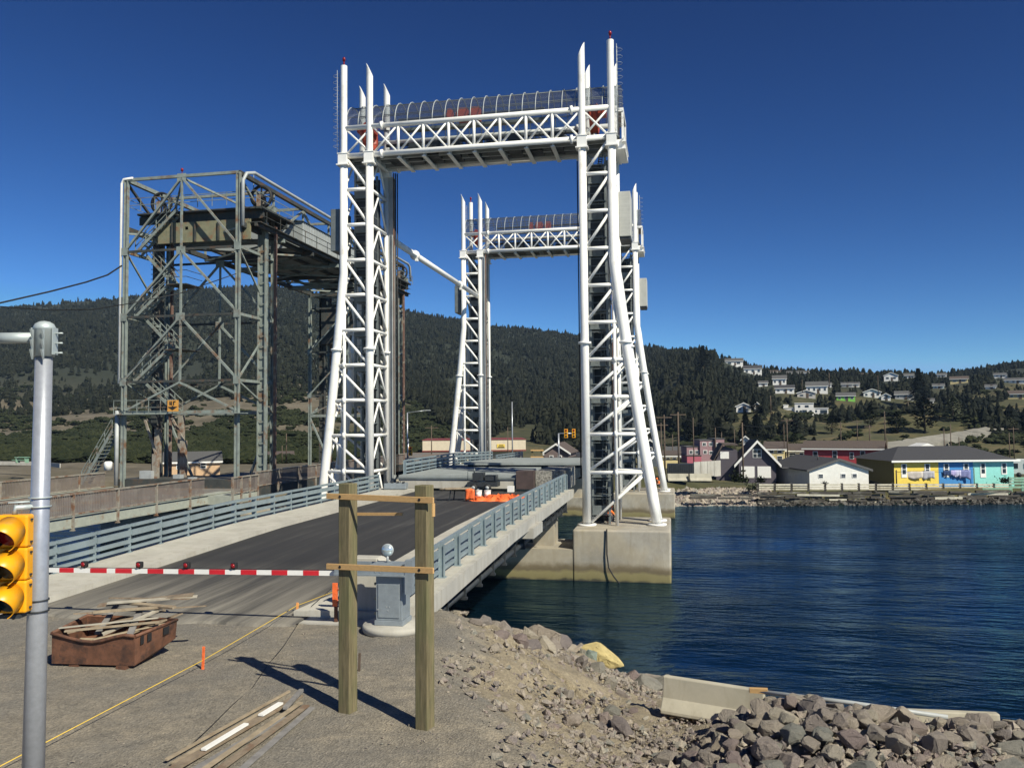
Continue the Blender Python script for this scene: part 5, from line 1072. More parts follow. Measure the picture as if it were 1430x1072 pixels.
for (px, y0, y1, d, l) in [(1076, 552, 578, 215, 'pole standing among the hillside bushes left of the white modern house'), (1157.7, 520, 542, 300, 'pole on the hillside behind the big white house'), (1225.8, 524, 548, 300, 'pole on the hillside above the white gabled houses'), (1120, 530, 545, 300, 'thin pole on the hillside left of the big white house'), (1268, 560, 583, 230, 'pole in the trees under the grey hillside house')]:
    upole(px, y0, y1, d, l, .16, False, group='poles on the hillside')
upole(715, 561, 647, 116, 'tall bare silver mast behind the lift span', .13, False, 'galv', None, 'lamp_mast', 'mast')
def W3(i, j, dz=0.0, nm=''): a_, b_ = TP[i][0], TP[j][0]; wire('overhead_wire', nm, [a_-Vector((0, 0, .3+dz)), b_-Vector((0, 0, .3+dz))], .022, sag=.6, seg=8, group='overhead wires of the town')
W3(1, 0, 0, 'black wire between the two tall brown poles'); W3(0, 8, .2, 'black wire from the tall brown pole to the grey pole before the purple house'); W3(8, 9, 0, 'black wire from the purple house pole to the grey pole above the cream house'); W3(9, 12, 0, 'black wire crossing the grassy slope above the red house')
W3(9, 11, .6, 'lower wire crossing the grassy slope above the red house'); W3(12, 14, .1, 'black wire above the right end of the red house'); W3(14, 17, .1, 'black wire above the long coloured building'); W3(17, 20, .3, 'black wire running off above the travel trailer')
# far street lights and signals
def far_signal(px, y0, y1, arm, d, label, heads):
    b_ = at(px, y1, d); t_ = at(px, y0, d); b_.x, b_.y = t_.x, t_.y; b_.z -= .5; ro = thing('traffic_signal', label, 'traffic light', 'traffic signals beyond the lift span', b_); r3 = Vector((rt0[0], rt0[1], 0))
    q = MB(); q.tube([b_, t_], .1, 8); part('pole', q, M['galv'], ro)
    if arm: q = MB(); q.tube([t_, t_+r3*arm], .07, 8); part('mast_arm', q, M['galv'], ro)
    for hx, hz in heads:
        c0 = t_+r3*hx+Vector((0, 0, hz)); q = MB(); q.box(c0, (.42, .3, 1.15)); 
        o = part('signal_head', q, M['signal_yellow'], ro)
        for kz, mm in ((.37, 'lens_red'), (0, 'lens_amber'), (-.37, 'lens_green')): q = MB(); q.lathe(c0+Vector((0, -.151, kz)), [(0, -.03), (.13, -.03), (.15, 0)], 12, 'Y'); part('lens', q, M[mm], o)
far_signal(780, 605, 646, 2.2, 108, 'traffic signal with two yellow heads on a mast arm behind the span', [(1.0, 0), (2.0, 0)])
far_signal(570, 612, 643, 0, 105, 'yellow traffic signal on a short pole left of the far left tower', [(.3, -1.6)])
q = MB(); b_ = at(569, 645, 112); t_ = at(569, 576, 112); t_.x, t_.y = b_.x, b_.y; r3 = Vector((rt0[0], rt0[1], 0)); ro = thing('street_lamp', 'thin street lamp with an arm to the right, left of the far left tower', 'street lamp', None, b_)
q.tube([b_, t_], .09, 8); q.tube([t_, t_+r3*2.6+Vector((0, 0, .3))], .05, 6); part('lamp_post', q, M['galv'], ro); q = MB(); q.box(t_+r3*2.8+Vector((0, 0, .3)), (.7, .25, .12)); part('lamp_head', q, M['pale_steel'], ro)
# far wooden post frame, campers, cars
def camper(px, py, d, w, h, label, yaw=0.):
    p, a = wf(px, py, d, None, yaw); ro = thing('travel_trailer', label, 'camper', 'white campers', p); ro.rotation_euler = (0, 0, a)
    q = MB(); b2 = w/2; q.prism([(-b2, 0, .45), (b2*.8, 0, .45), (b2, 0, h*.55), (b2*.86, 0, h), (-b2*.9, 0, h), (-b2, 0, h*.8)], (0, 2.3, 0)); part('body', q, M['white_paint'], ro, local=True)
    for x in (-.55, .0, .5): q = MB(); q.bb(x*b2-.35, x*b2+.35, -.04, -.004, h*.5, h*.78); part('window', q, M['window_glass'], ro, local=True)
    for x in (-.25, .15): q = MB(); q.lathe((x*b2, .1, .33), [(0, -.1), (.33, -.1), (.33, .12), (0, .12)], 16, 'Y'); part('wheel', q, M['black'], ro, local=True)
camper(768, 648, 190, 4.4, 2.3, 'white camper parked right of the wooden goalpost behind the span'); camper(733, 648, 190, 2.6, 1.9, 'small white van body parked left of the wooden goalpost behind the span'); camper(1418, 666, 112, 5.6, 2.4, 'white travel trailer parked right of the long coloured building')
p = at(752, 648, 105); ro = thing('wooden_goalpost', 'small wooden post frame behind the lift span', 'post frame', None, p)
for px in (743.5, 756.5): q = MB(); c0 = at(px, 648, 105); q.bb(c0.x-.12, c0.x+.12, c0.y-.12, c0.y+.12, c0.z, at(px, 626, 105).z); part('post', q, M['treated'], ro)
for py in (628.5, 638): q = MB(); q.beam(at(741, py, 104.8), at(759, py, 104.8), .06, .18); part('crossboard', q, M['wood_fresh'], ro)

# shoreline: container, fence, barriers, boardwalk rail, cribwork
p, a = wf(952, 665, 103); k = 103/F; ro = thing('shipping_container', 'dark container standing at the left end of the concrete fence', 'container', None, p); ro.rotation_euler = (0, 0, a)
q = MB(); q.bb(-20*k, 17*k, 0, 2.4, 0, 17*k); part('body', q, simple('dark_container_paint', (0.02, 0.025, 0.03), .6, var=.3, bmp=0), ro, local=True)
q = MB()
for i_ in range(12): q.bb((-19+i_*3)*k, (-18+i_*3)*k, -.05, -.003, .1, 16.5*k)
part('corrugation', q, M['dark_steel'], ro, local=True)
ro = thing('concrete_fence', 'grey panel fence between the dark container and the purple house', 'fence', None, at(988, 665, 106))
for i_ in range(4): c0, c1 = at(969+i_*9.4, 665, 106+i_), at(978+i_*9.4, 665, 107+i_); z1 = at(969, 645, 106).z; q = MB(); q.beam((c0.x, c0.y, (c0.z+z1)/2), (c1.x, c1.y, (c0.z+z1)/2), .12, z1-c0.z); part('fence_panel', q, M['concrete'], ro)
for i_, (a0, a1, l) in enumerate(((932, 961, 'pale jersey barrier on the riprap left of the fence, left of a pair'), (963, 993, 'pale jersey barrier below the grey fence, right of a pair'))):
    c0, c1 = at(a0, 671, 98), at(a1, 671, 98.5); q = MB(); dd = (c1-c0).normalized(); nn = Vector((-dd.y, dd.x, 0))
    prof = [(-.3, 0), (.3, 0), (.28, .1), (.12, .35), (.08, .85), (-.08, .85), (-.12, .35), (-.28, .1)]; q.prism([c0+nn*x+Vector((0, 0, z)) for x, z in prof], c1-c0); one('jersey_barrier', q, M['barrier_concrete'], l, 'barrier', 'jersey barriers on the far shore')
def rail_fence(px0, px1, d0, d1, ytop, ybot, n, label):
    ro = thing('boardwalk_fence', label, 'fence', 'fences along the far waterfront', at(px0, ybot, d0))
    pts_ = []
    for i in range(n+1): f_ = i/n; px = px0+(px1-px0)*f_; d = d0+(d1-d0)*f_; pts_.append((at(px, ybot, d), at(px, ytop, d)))
    for (b_, t_) in pts_: q = MB(); q.bb(b_.x-.13, b_.x+.13, b_.y-.1, b_.y+.1, b_.z-.1, t_.z+.05); part('post', q, M['timber_dark'], ro)
    for (a0, b0), (a1, b1) in zip(pts_[:-1], pts_[1:]):
        for f_ in (.22, .52, .85): q = MB(); u, v = a0.lerp(b0, f_), a1.lerp(b1, f_); u = u+Vector((0.14, -.13, 0)); v = v+Vector((-.14, -.13, 0)); q.beam(u, v, .05, .15 if f_ < .8 else .2); part('rail_board', q, M['timber_pale'], ro)
rail_fence(1058, 1411, 98.0, 103.5, 675, 685, 15, 'bleached board fence with dark posts along the far waterfront')
ro = thing('green_fence', 'green painted board fence and landing at the right end of the waterfront', 'fence', 'fences along the far waterfront', at(1420, 685, 100))
for px in (1411, 1428, 1445): c0 = at(px, 687, 99); q = MB(); q.bb(c0.x-.12, c0.x+.12, c0.y-.1, c0.y+.1, c0.z, at(px, 666, 99).z); part('post', q, M['green_wood'], ro)
for py in (667.5, 671, 675, 680): q = MB(); q.beam(at(1409, py, 98.9), at(1450, py, 98.9), .05, .22); part('board', q, M['green_wood'], ro)
for py in (682, 685, 688): q = MB(); q.beam(at(1372, py, 98), at(1414, py, 98), .06, .16); part('board', q, M['green_wood'], ro)
# timber cribwork: stacked logs, each course slightly askew
def crib(px0, px1, y0, y1, rows, d, label):
    ro = thing('timber_cribwork', label, 'cribwork', 'timber cribwork along the far waterline', at(px0, y1, d))
    for j in range(rows):
        py = y0+(y1-y0)*(j+.5)/rows; px = px0+R.uniform(0, 8)
        while px < px1:
            L = R.uniform(22, 60); q = MB(); e_ = min(px+L, px1); q.beam(at(px, py+R.uniform(-.5, .5), d+R.uniform(-.4, .3)), at(e_, py+R.uniform(-.8, .8), d+R.uniform(-.4, .3)), .3, .17+R.random()*.12); part('log', q, M['timber_pale'] if R.random() < .06 else M['timber_dark'], ro); px = e_+R.uniform(1, 8)
crib(1055, 1235, 686, 703, 5, 97, 'dark stacked timber cribwork under the left half of the board fence'); crib(1237, 1440, 685, 700, 5, 97.5, 'dark stacked timber cribwork under the right half of the board fence'); crib(958, 1050, 689, 697, 2, 96, 'low broken timber sill on the riprap near the far tower')
# small things on the far left shore
def guard(px0, px1, y0, y1, d0, d1, label):
    c0, c1 = at(px0, y0, d0), at(px1, y1, d1); q = MB(); q.beam(c0, c1, .1, .55); ro = thing('low_wall', label, 'wall', None, c0); part('wall_panel', q, M['concrete'], ro)
guard(-60, 62, 646, 647, 118, 116, 'long pale low wall on the gravel flat beyond the old bridge'); guard(62, 84, 647.5, 650, 116, 104, 'short end of the low wall bending towards the water')
q = MB(); c0 = at(151, 656, 96); q.lathe(c0, [(0, 0), (.45, 0), (.45, .9), (.3, 1.0), (0, 1.0)], 16); one('white_tank', q, M['white_paint'], 'small white round tank on the far gravel flat left of the old tower', 'tank')
q = MB(); c0 = at(31, 646, 112); q.box(c0+Vector((0, 0, .75)), (1.8, .8, .08)); q.box(c0+Vector((-.7, 0, .35)), (.08, .7, .7)); q.box(c0+Vector((.7, 0, .35)), (.08, .7, .7)); q.box(c0+Vector((0, -.7, .42)), (1.8, .3, .06)); one('picnic_table', q, M['green_wood'], 'green picnic table on the far gravel flat', 'picnic table')
# road up the hill on the right
pr = []
for f_ in np.linspace(0, 1, 24):
    px = 1236+(1400-1236)*f_; py = 633-(633-605)*f_**1.15; h_, tt = hill_hit(px, py, 2.5); pr.append((Vector(h_), px))
q = MB(); V = []
for (h_, px) in pr: r = dir_of(px); u = Vector((r[0], r[1], 0)).normalized(); zc = h_.z+.9; V += [(h_.x-u.x*4.5, h_.y-u.y*4.5, zc-.2), (h_.x+u.x*4.5, h_.y+u.y*4.5, zc+1.3), (h_.x-u.x*4.6, h_.y-u.y*4.6, zc-5), (h_.x+u.x*4.6, h_.y+u.y*4.6, zc-5)]
n_ = len(pr); q.add(V, [(4*i, 4*i+4, 4*i+5, 4*i+1) for i in range(n_-1)]+[(4*i, 4*i+2, 4*i+6, 4*i+4) for i in range(n_-1)]); struct('hill_road', q, simple('pale_dirt_road', (0.21, 0.20, 0.17), .95, var=.2, sc=.5, coord='Position', bmp=0))
def d_bush(px, tt, p):
    cl = clump(p, 26, 8)*0.6+clump(p, 9, 9)*0.4
    return np.where(px < 640, np.where(cl > np.where(tt < 4.35, .40, .58), 1.0, .03), np.where(cl > .52, .8, .05))
pC = sample(36000, (-300, 640), (3.1, 5.1), d_bush); hC = .6+1.6*rng.random(len(pC))**1.3
scatter('hillside_scrub', bushes, pC, hC, 1.3, M['bush_foliage'], 'dark scrub and alder bushes scattered over the dry lower slope')
pD = sample(5200, (930, 1750), (3.6, 5.2), d_bush); hD = 0.6+1.5*rng.random(len(pD))
scatter('hillside_scrub', bushes, pD, hD, 1.4, M['bush_foliage'], 'low green bushes on the grassy slope above the waterfront houses')
if HOUSE_CLEAR:
    hc = np.array(HOUSE_CLEAR)
    # clear the line of sight in front of every house on the slope and the ground it stands on
    keep = np.ones(len(pB), bool); pj = np.array([proj(p) for p in pB]); pt = np.array([proj(p+np.array([0, 0, h])) for p, h in zip(pB, hB)])
    for (cx_, y0, y1, w, hx, hy, dist) in HOUSE_CLEAR:
        dB = (pB-np.array([0, 0, H]))@FW
        keep &= ~((np.abs(pj[:, 0]-cx_) < w*0.5+5) & (dB < dist+4) & (pt[:, 1] < y1-2) & (pj[:, 1] > y0))
        keep &= np.hypot(pB[:, 0]-hx, pB[:, 1]-hy) > w*dist/F*0.6+1
    pB = pB[keep]; hB = hB[keep]
scatter('hillside_trees', cones, pB, hB, 1.15, M['conifer_foliage'], 'dark spruces growing between the houses on the right hillside')
# ------------------------------------------------------------------ near traffic signal
PB, PT = Vector((-7.13, 8.22, 0)), Vector((-6.87, 7.98, 6.22))
def onp(z): return PB.lerp(PT, z/6.22)
ts = thing('signal_pole', 'tall galvanised pole with a bolted collar and mast arm in the left foreground', 'pole', None, PB)
q = MB(); q.tube([PB, onp(3), onp(6.05)], [.122, .104, .086], 28); q.lathe(PB, [(0, 0), (.3, 0), (.3, .04), (.13, .05)], 20); part('pole', q, M['galv'], ts)
ct = onp(5.95); q = MB(); q.lathe(ct, [(.085, -.17), (.108, -.17), (.108, .13), (.114, .135), (.112, .16), (.095, .195), (.055, .22), (0, .23)], 24); cl = part('collar', q, M['pale_galv'] if 'pale_galv' in M else simple('zinc_casting', (0.42, 0.47, 0.47), .5, .3, var=.1, bmp=0), ts)
cr = Vector((rt0[0], rt0[1], 0)); cb_ = Vector((fw0[0], fw0[1], 0))
q = MB()
for k in range(3):
    z = .09-k*.11
    q.tube([ct+cr*.10+Vector((0, 0, z)), ct+cr*.205+Vector((0, 0, z))], .010, 6)
    q.prism([ct-cb_*.12-cr*.07+Vector((0, 0, z+.03)), ct-cb_*.17-cr*.07+Vector((0, 0, z+.03)), ct-cb_*.12-cr*.07+Vector((0, 0, z-.08))], cr*.02); q.prism([ct-cb_*.12+cr*.05+Vector((0, 0, z+.03)), ct-cb_*.17+cr*.05+Vector((0, 0, z+.03)), ct-cb_*.12+cr*.05+Vector((0, 0, z-.08))], cr*.02)
part('bolts', q, cl.data.materials[0], cl)
for s in (-1, 1): q = MB(); q.box(ct+cr*s*.118, (.014, .10, .30), math.atan2(cr.y, cr.x)); part('clamp_plate', q, cl.data.materials[0], cl)
q = MB(); a0 = ct-cr*.12+Vector((0, 0, .04)); q.tube([a0, a0-cr*.5], .062, 20); part('arm_socket', q, cl.data.materials[0], ts)
q = MB(); q.tube([a0-cr*.45, a0-cr*5.5+Vector((0, 0, .25))], [.045, .03], 20); part('mast_arm', q, M['galv'], ts)
# signal head
sh = thing('traffic_signal', 'large yellow three lens traffic signal strapped to the galvanised pole', 'traffic light', None, at(12, 785, 9.0))
hc = at(19.5, 786, 8.95); yaw = math.atan2(cr.y, cr.x)+math.radians(3)
hx = Vector((math.cos(yaw), math.sin(yaw), 0)); hn = Vector((math.sin(yaw), -math.cos(yaw), 0))      # hn: the way the lenses look
Mh = Matrix.Rotation(yaw, 3, 'Z')
for k in range(3):
    z = (.352-k*.352); c0 = hc+Vector((0, 0, z)); q = MB(); q.box(c0, (.345, .15, .348), M=Mh)
    s_ = part('signal_section', q, M['signal_yellow'], sh); bevel(s_, .025, 3)
    q = MB(); n = 28; R0, R1, L_ = .150, .158, .30; V = []
    for j in range(n+1):
        a = math.radians(-62)+math.radians(304)*j/n; ca, sa = math.cos(a), math.sin(a)
        ln = L_*(.70+.30*max(-.6, sa))
        for rr, l2 in ((R0, .09), (R0, .09+ln), (R1, .09+ln), (R1+.006, .09)): V.append(c0+hx*ca*rr+Vector((0, 0, sa*rr-.35*max(0, l2-.09)))+hn*l2)
    q.add(V, [(4*j+e, 4*j+(e+1) % 4, 4*(j+1)+(e+1) % 4, 4*(j+1)+e) for j in range(n) for e in range(4)], True)
    q.cur = 0; vz = part('visor', q, M['signal_yellow'], s_)
    q = MB(); V = []
    for j in range(n+1):
        a = math.radians(-62)+math.radians(304)*j/n; ca, sa = math.cos(a), math.sin(a); ln = L_*(.70+.30*max(-.6, sa))
        for rr, l2 in ((R0-.002, .095), (R0-.002, .085+ln)): V.append(c0+hx*ca*rr+Vector((0, 0, sa*rr-.35*max(0, l2-.09)))+hn*l2)
    q.add(V, [(2*j, 2*j+1, 2*j+3, 2*j+2) for j in range(n)], True); part('visor_lining', q, M['black'], vz)
    q = MB(); V = [c0+hn*.13]
    for ring, (rr, dd) in enumerate(((.07, .125), (.125, .108), (.148, .096))):
        for j in range(24): a = 2*math.pi*j/24; V.append(c0+hn*dd+hx*math.cos(a)*rr+Vector((0, 0, math.sin(a)*rr)))
    q.add(V, [(0, 1+j, 1+(j+1) % 24) for j in range(24)]+[(1+24*r_+j, 1+24*r_+(j+1) % 24, 25+24*r_+(j+1) % 24, 25+24*r_+j) for r_ in (0, 1) for j in range(24)], True); part('lens', q, M[('lens_red', 'lens_amber', 'lens_green')[k]], s_)
    q = MB()
    for dz in (-.12, .12): q.box(c0+hx*.18+Vector((0, 0, dz)), (.018, .03, .02), M=Mh)
    part('hinge', q, M['dark_steel'], s_)
q = MB()
top = hc+Vector((0, 0, .53)); pz = onp(top.z+.06); q.tube([top, top+Vector((0, 0, .07)), pz], .03, 10); q.tube([top-cr*.08+Vector((0, 0, .12)), pz+Vector((0, 0, .06))], .012, 6)
for dz in (.0, .10): q.lathe(pz+Vector((0, 0, dz)), [(.105, -.008), (.116, -.008), (.116, .008), (.105, .008)], 24)
part('top_bracket', q, cl.data.materials[0], sh)
q = MB(); bot = hc-Vector((0, 0, .53)); pz = onp(bot.z+.0); q.tube([bot, bot-Vector((0, 0, .05)), pz], .028, 10); q.box(bot-Vector((0, 0, .03)), (.22, .14, .04), M=Mh)
for dz in (-.04, .08): q.lathe(pz+Vector((0, 0, dz)), [(.108, -.008), (.119, -.008), (.119, .008), (.108, .008)], 24)
part('bottom_bracket', q, M['dark_steel'], sh)

# ------------------------------------------------------------------ barrier gate
gt = thing('barrier_gate', 'grey barrier gate cabinet on a round concrete base, holding the closed striped arm', 'barrier gate', None, (-6.75, 19.3, 0))
gx, gy = -6.78, 19.35
q = MB(); q.lathe((gx+.05, gy, 0), [(0, .0), (.78, 0), (.80, .12), (.76, .17), (0, .17)], 36); part('base', q, M['sidewalk_concrete'], gt)
q = MB(); q.bb(gx-.36, gx+.36, gy-.34, gy+.34, .17, .29); q.bb(gx-.33, gx+.33, gy-.31, gy+.31, .29, 1.34); cbn = part('cabinet', q, M['cabinet'], gt); bevel(cbn, .012, 2)
q = MB(); q.bb(gx-.27, gx+.27, gy-.335, gy-.312, .36, 1.16); dr = part('door', q, M['cabinet'], cbn); bevel(dr, .006)
q = MB()
for (dx, dz) in ((0, .62), (.07, .62), (.03, .53), (-.22, .55)): q.box((gx+dx-.05, gy-.342, dz), (.02, .015, .02))
part('latch', q, M['pale_steel'], dr)
for z in (.45, .8, 1.15): q = MB(); q.bb(gx-.37, gx-.331, gy-.32, gy-.26, z-.03, z+.03); part('hinge', q, M['dark_steel'], cbn)
q = MB(); q.bb(gx-1.35, gx+.44, gy-.42, gy-.345, 1.36, 1.56); q.bb(gx-1.35, gx+.44, gy-.46, gy-.42, 1.36, 1.40); q.bb(gx-1.35, gx+.44, gy+.345, gy+.42, 1.36, 1.56); q.bb(gx+.36, gx+.44, gy-.34, gy+.34, 1.36, 1.62); q.bb(gx-.5, gx+.3, gy-.3, gy+.3, 1.341, 1.60); q.bb(gx+.441, gx+.62, gy-.44, gy-.25, .95, 1.75); part('arm_channel', q, M['cabinet'], gt)
q = MB()
for dx in (-1.2, -.9, -.3, -.18): q.box((gx+dx, gy-.425, 1.46), (.02, .02, .02))
part('rivets', q, M['pale_steel'], gt)
L0 = ony(470, 800, gy-.25); L1 = ony(68, 795.5, gy-.25); dv = (L1-L0)/(L0.x-L1.x)
def arm_at(x): return L0+dv*(L0.x-x)
ar = gt
q = MB(); q.beam(arm_at(gx-.6), arm_at(-18.9), .05, .115); am = part('boom', q, M['white_paint'], ar)
segs = [(84, 104), (127, 150), (162, 185), (207, 229), (250, 272), (293, 315), (337, 359), (380, 402), (424, 446), (39, 61), (-6, 16), (-50, -28)]
for (a0, a1) in segs:
    xa_ = ony(a0, 797, gy-.25).x; xb_ = ony(a1, 797, gy-.25).x; q = MB(); q.beam(arm_at(xa_)+Vector((0, -.028, 0)), arm_at(xb_)+Vector((0, -.028, 0)), .004, .112); q.beam(arm_at(xa_)+Vector((0, 0, .059)), arm_at(xb_)+Vector((0, 0, .059)), .05, .004); part('red_stripe', q, M['red_sheet'], am)
q = MB(); q.beam(arm_at(gx-.6)+Vector((0, 0, .075)), arm_at(-18.8)+Vector((0, 0, .075)), .012, .012); part('lamp_cable', q, M['black'], am)
for px in (118, 195, 261, 327, 20):
    x = ony(px, 797, gy-.25).x; c0 = arm_at(x)+Vector((0, 0, .16)); q = MB(); q.box(c0, (.16, .12, .16)); q.box(c0-Vector((0, 0, .09)), (.05, .05, .05)); lo = part('lamp', q, M['black'], am); bevel(lo, .03, 2)
    q = MB(); q.lathe(c0+Vector((-.01, -.062, 0)), [(0, -.025), (.05, -.02), (.06, 0)], 14, 'Y'); part('red_lens', q, M['lens_red'], lo)
fl = thing('flash_lamp', 'round clear glass warning lamp above the gate cabinet', 'lamp', None, (gx-.15, gy, 1.6))
fc = Vector((gx-.18, gy+.1, 1.90))
q = MB(); q.tube([(fc.x, fc.y, 1.6), (fc.x, fc.y, 1.78)], .03, 8); q.lathe(fc, [(.10, -.02), (.155, -.02), (.155, .02), (.10, .02)], 28, 'Y'); part('lamp_frame', q, M['pale_steel'], fl)
for s in (-1, 1): q = MB(); q.lathe(fc, [(.14, s*.022), (.12, s*.05), (.06, s*.085), (0, s*.09)], 28, 'Y'); part('lens', q, M['lamp_glass'], fl)
q = MB(); q.bb(-8.25, -7.55, 20.3, 20.75, .0, 1.55); q.prism([(-7.549, 20.3, .0), (-7.2, 20.3, .0), (-7.2, 20.3, 1.35), (-7.549, 20.3, 1.55)], (0, .45, 0)); o = one('end_block', q, M['sidewalk_concrete'], 'pale concrete end block behind the gate cabinet, at the start of the right railing', 'concrete block'); bevel(o, .02)
hz = thing('hazard_marker', 'small orange reflective marker with glass studs on a dark post beside the end block', 'marker', None, (-8.45, 19.8, 0))
q = MB(); q.bb(-8.5, -8.42, 19.78, 19.84, 0, .9); part('post', q, M['rust'], hz)
q = MB(); q.bb(-8.52, -8.40, 19.72, 19.77, .42, 1.0); part('panel', q, M['orange'], hz)
for z in (.55, .85): q = MB(); q.lathe((-8.34, 19.75, z), [(0, -.02), (.05, -.01), (.05, .01), (0, .02)], 12, 'Y'); part('reflector', q, M['lamp_glass'], hz)

# ------------------------------------------------------------------ wooden post frame
pf_ = thing('post_frame', 'two thick treated timber posts joined by fresh sawn boards in the foreground', 'post frame', None, (-4.9, 13.4, 0))
ang = math.atan2(13.21-13.63, -4.16+5.68); fx = Vector((math.cos(ang), math.sin(ang), 0)); fn = Vector((math.sin(ang), -math.cos(ang), 0)); Mf = Matrix.Rotation(ang, 3, 'Z')
A0, B0 = Vector((-5.66, 13.75, 0)), Vector((-4.12, 13.32, 0))
def pbx(name, c, size, mat, label=None, bv=.012):
    q = MB(); q.box((0, 0, 0), size, M=Mf); o = link(name, q.mesh(name, mat), pf_); o.location = Vector(c)-pf_.location; bevel(o, bv, 2)
    if label: o['label'] = label
    return o
pbx('post', A0+Vector((.01, 0, 1.93)), (.235, .235, 4.06), M['treated']); pbx('post', B0+Vector((0, 0, 1.93)), (.235, .235, 4.08), M['treated'])
for (py, lo) in ((695.5, 0), (793.5, 0)):
    u = ony(456.5, py-3.2, 1); 
    def onplane(px, py2, off=.135+.02):     # where the line of sight meets the front face of the frame
        r_ = Vector(ray(px, py2)); o_ = Vector((0, 0, H)); n_ = fn; p0 = A0+fn*off; t_ = (p0-o_).dot(n_)/r_.dot(n_); return o_+r_*t_
    a_, b_ = onplane(456.5, py-3.2), onplane(605.5, py+3.0); q = MB(); q.beam(a_, b_, .04, .098); o = part('crossboard', q, M['wood_fresh'], pf_); bevel(o, .004)
    q = MB()
    for px in (474.5, 585.3): c_ = onplane(px, py+(px-531)*.04, .178); q.tube([c_, c_+fn*.003], .026, 14)
    part('bolt_hole', q, M['black'], o)
a_ = onplane(480, 717.5, -.14); b_ = onplane(562, 717.5, -.14); q = MB(); q.beam(a_, b_, .035, .05); part('back_batten', q, M['wood_fresh'], pf_)
q = MB(); q.box(B0+Vector((.135, .06, 3.55)), (.03, .08, .22), M=Mf); part('wood_block', q, M['wood_fresh'], pf_)

# ------------------------------------------------------------------ skip with scrap timber
sk = thing('skip', 'small battered rusty steel skip heaped with scrap boards', 'skip', None, (-12, 15.7, 0))
bt = [Vector(p) for p in ((-12.82, 15.25, .07), (-10.98, 15.38, .07), (-11.1, 16.2, .07), (-13.0, 16.15, .07))]
tp = [Vector(p) for p in ((-12.80, 15.22, .70), (-10.95, 15.35, .68), (-10.78, 16.55, .74), (-13.05, 16.6, .74))]
bt2 = [bt[0], bt[1], Vector((-10.86, 16.62, .32)), Vector((-13.02, 16.6, .32))]
cen = sum(tp, Vector())/4
def wallpoly(name, poly, th=.03):
    n_ = (Vector(poly[1])-Vector(poly[0])).cross(Vector(poly[-1])-Vector(poly[0])).normalized(); c_ = sum([Vector(p) for p in poly], Vector())/len(poly)
    if n_.dot(cen-c_) < 0: n_ = -n_
    q = MB(); q.prism(poly, n_*th); return part(name, q, M['rust'], sk)
rim = [tp[0].lerp(tp[1], f_)+Vector((0, 0, -.13*math.sin(math.pi*min(1, f_*1.2))+.02*math.sin(f_*9))) for f_ in np.linspace(0, 1, 9)]
wallpoly('end_panel', [bt[0], bt[1]]+rim[::-1]); wallpoly('side_panel', [bt[1], bt[2], bt2[2], tp[2], tp[1]]); wallpoly('side_panel', [bt[0], bt[3], bt2[3], tp[3], tp[0]]); wallpoly('sloping_end', [bt2[2], bt2[3], tp[3], tp[2]]); wallpoly('sloping_end', [bt[2], bt[3], bt2[3], bt2[2]]); wallpoly('floor', [bt[0], bt[1], bt[2], bt[3]])
q = MB(); q.tube([p+Vector((0, -.02, .0)) for p in rim], .035, 8); q.tube([tp[1], tp[2], tp[3], tp[0]], .035, 8); part('rim', q, M['rust'], sk)
q = MB(); 
for (x, w_) in ((-12.45, .22), (-11.35, .22)): q.bb(x, x+w_, 15.3, 16.2, 0, .065)
part('skid', q, M['rust'], sk)
for f_ in (.15, .32, .72): q = MB(); p = tp[1].lerp(tp[2], f_); q.box(p+Vector((.012, 0, -.13)), (.012, .07+f_*.18, .16)); part('painted_patch', q, M['black'], sk)
bd = [((-12.9, 16.0, .92), (-10.35, 17.0, .96), .16, .03, 0), ((-12.7, 16.5, 1.0), (-10.8, 17.2, 1.16), .2, .03, 0), ((-12.4, 16.4, 1.08), (-10.7, 17.2, 1.12), .12, .025, 2), ((-12.75, 15.6, .62), (-11.3, 16.9, .85), .14, .04, 0), ((-12.6, 15.35, .72), (-10.9, 16.1, .80), .10, .03, 1), ((-11.2, 15.5, .62), (-11.9, 17.0, 1.06), .14, .03, 3),
      ((-12.0, 15.45, .55), (-10.9, 16.3, .72), .16, .03, 1), ((-12.5, 16.1, .95), (-11.1, 16.5, 1.02), .1, .05, 1), ((-11.9, 15.6, .62), (-11.2, 16.5, .95), .09, .04, 2), ((-12.85, 15.5, .74), (-11.0, 16.2, .86), .13, .025, 2), ((-11.5, 15.6, .56), (-10.9, 16.9, .8), .12, .03, 0), ((-12.3, 16.7, 1.04), (-10.75, 16.4, 1.04), .11, .04, 1), ((-12.1, 15.7, .6), (-12.5, 16.9, .98), .12, .03, 3), ((-12.7, 16.9, 1.08), (-10.8, 17.0, 1.1), .15, .03, 0), ((-12.4, 15.5, .5), (-11.3, 15.55, .52), .18, .03, 1)]
bm_ = [M['wood_plank'], simple('tan_scrap_board', (0.31, 0.25, 0.17), .8, var=.25, sc=5, dirt=(.2, .14, .09), dirt_amt=.3, bmp=.2), simple('bleached_scrap_board', (0.38, 0.35, 0.285), .85, var=.2, sc=5, dirt=(.3, .26, .2), dirt_amt=.3, bmp=.2), simple('grey_scrap_board', (0.20, 0.19, 0.18), .85, var=.25, sc=5, bmp=.2)]
cn = ['brown', 'tan', 'bleached', 'grey']
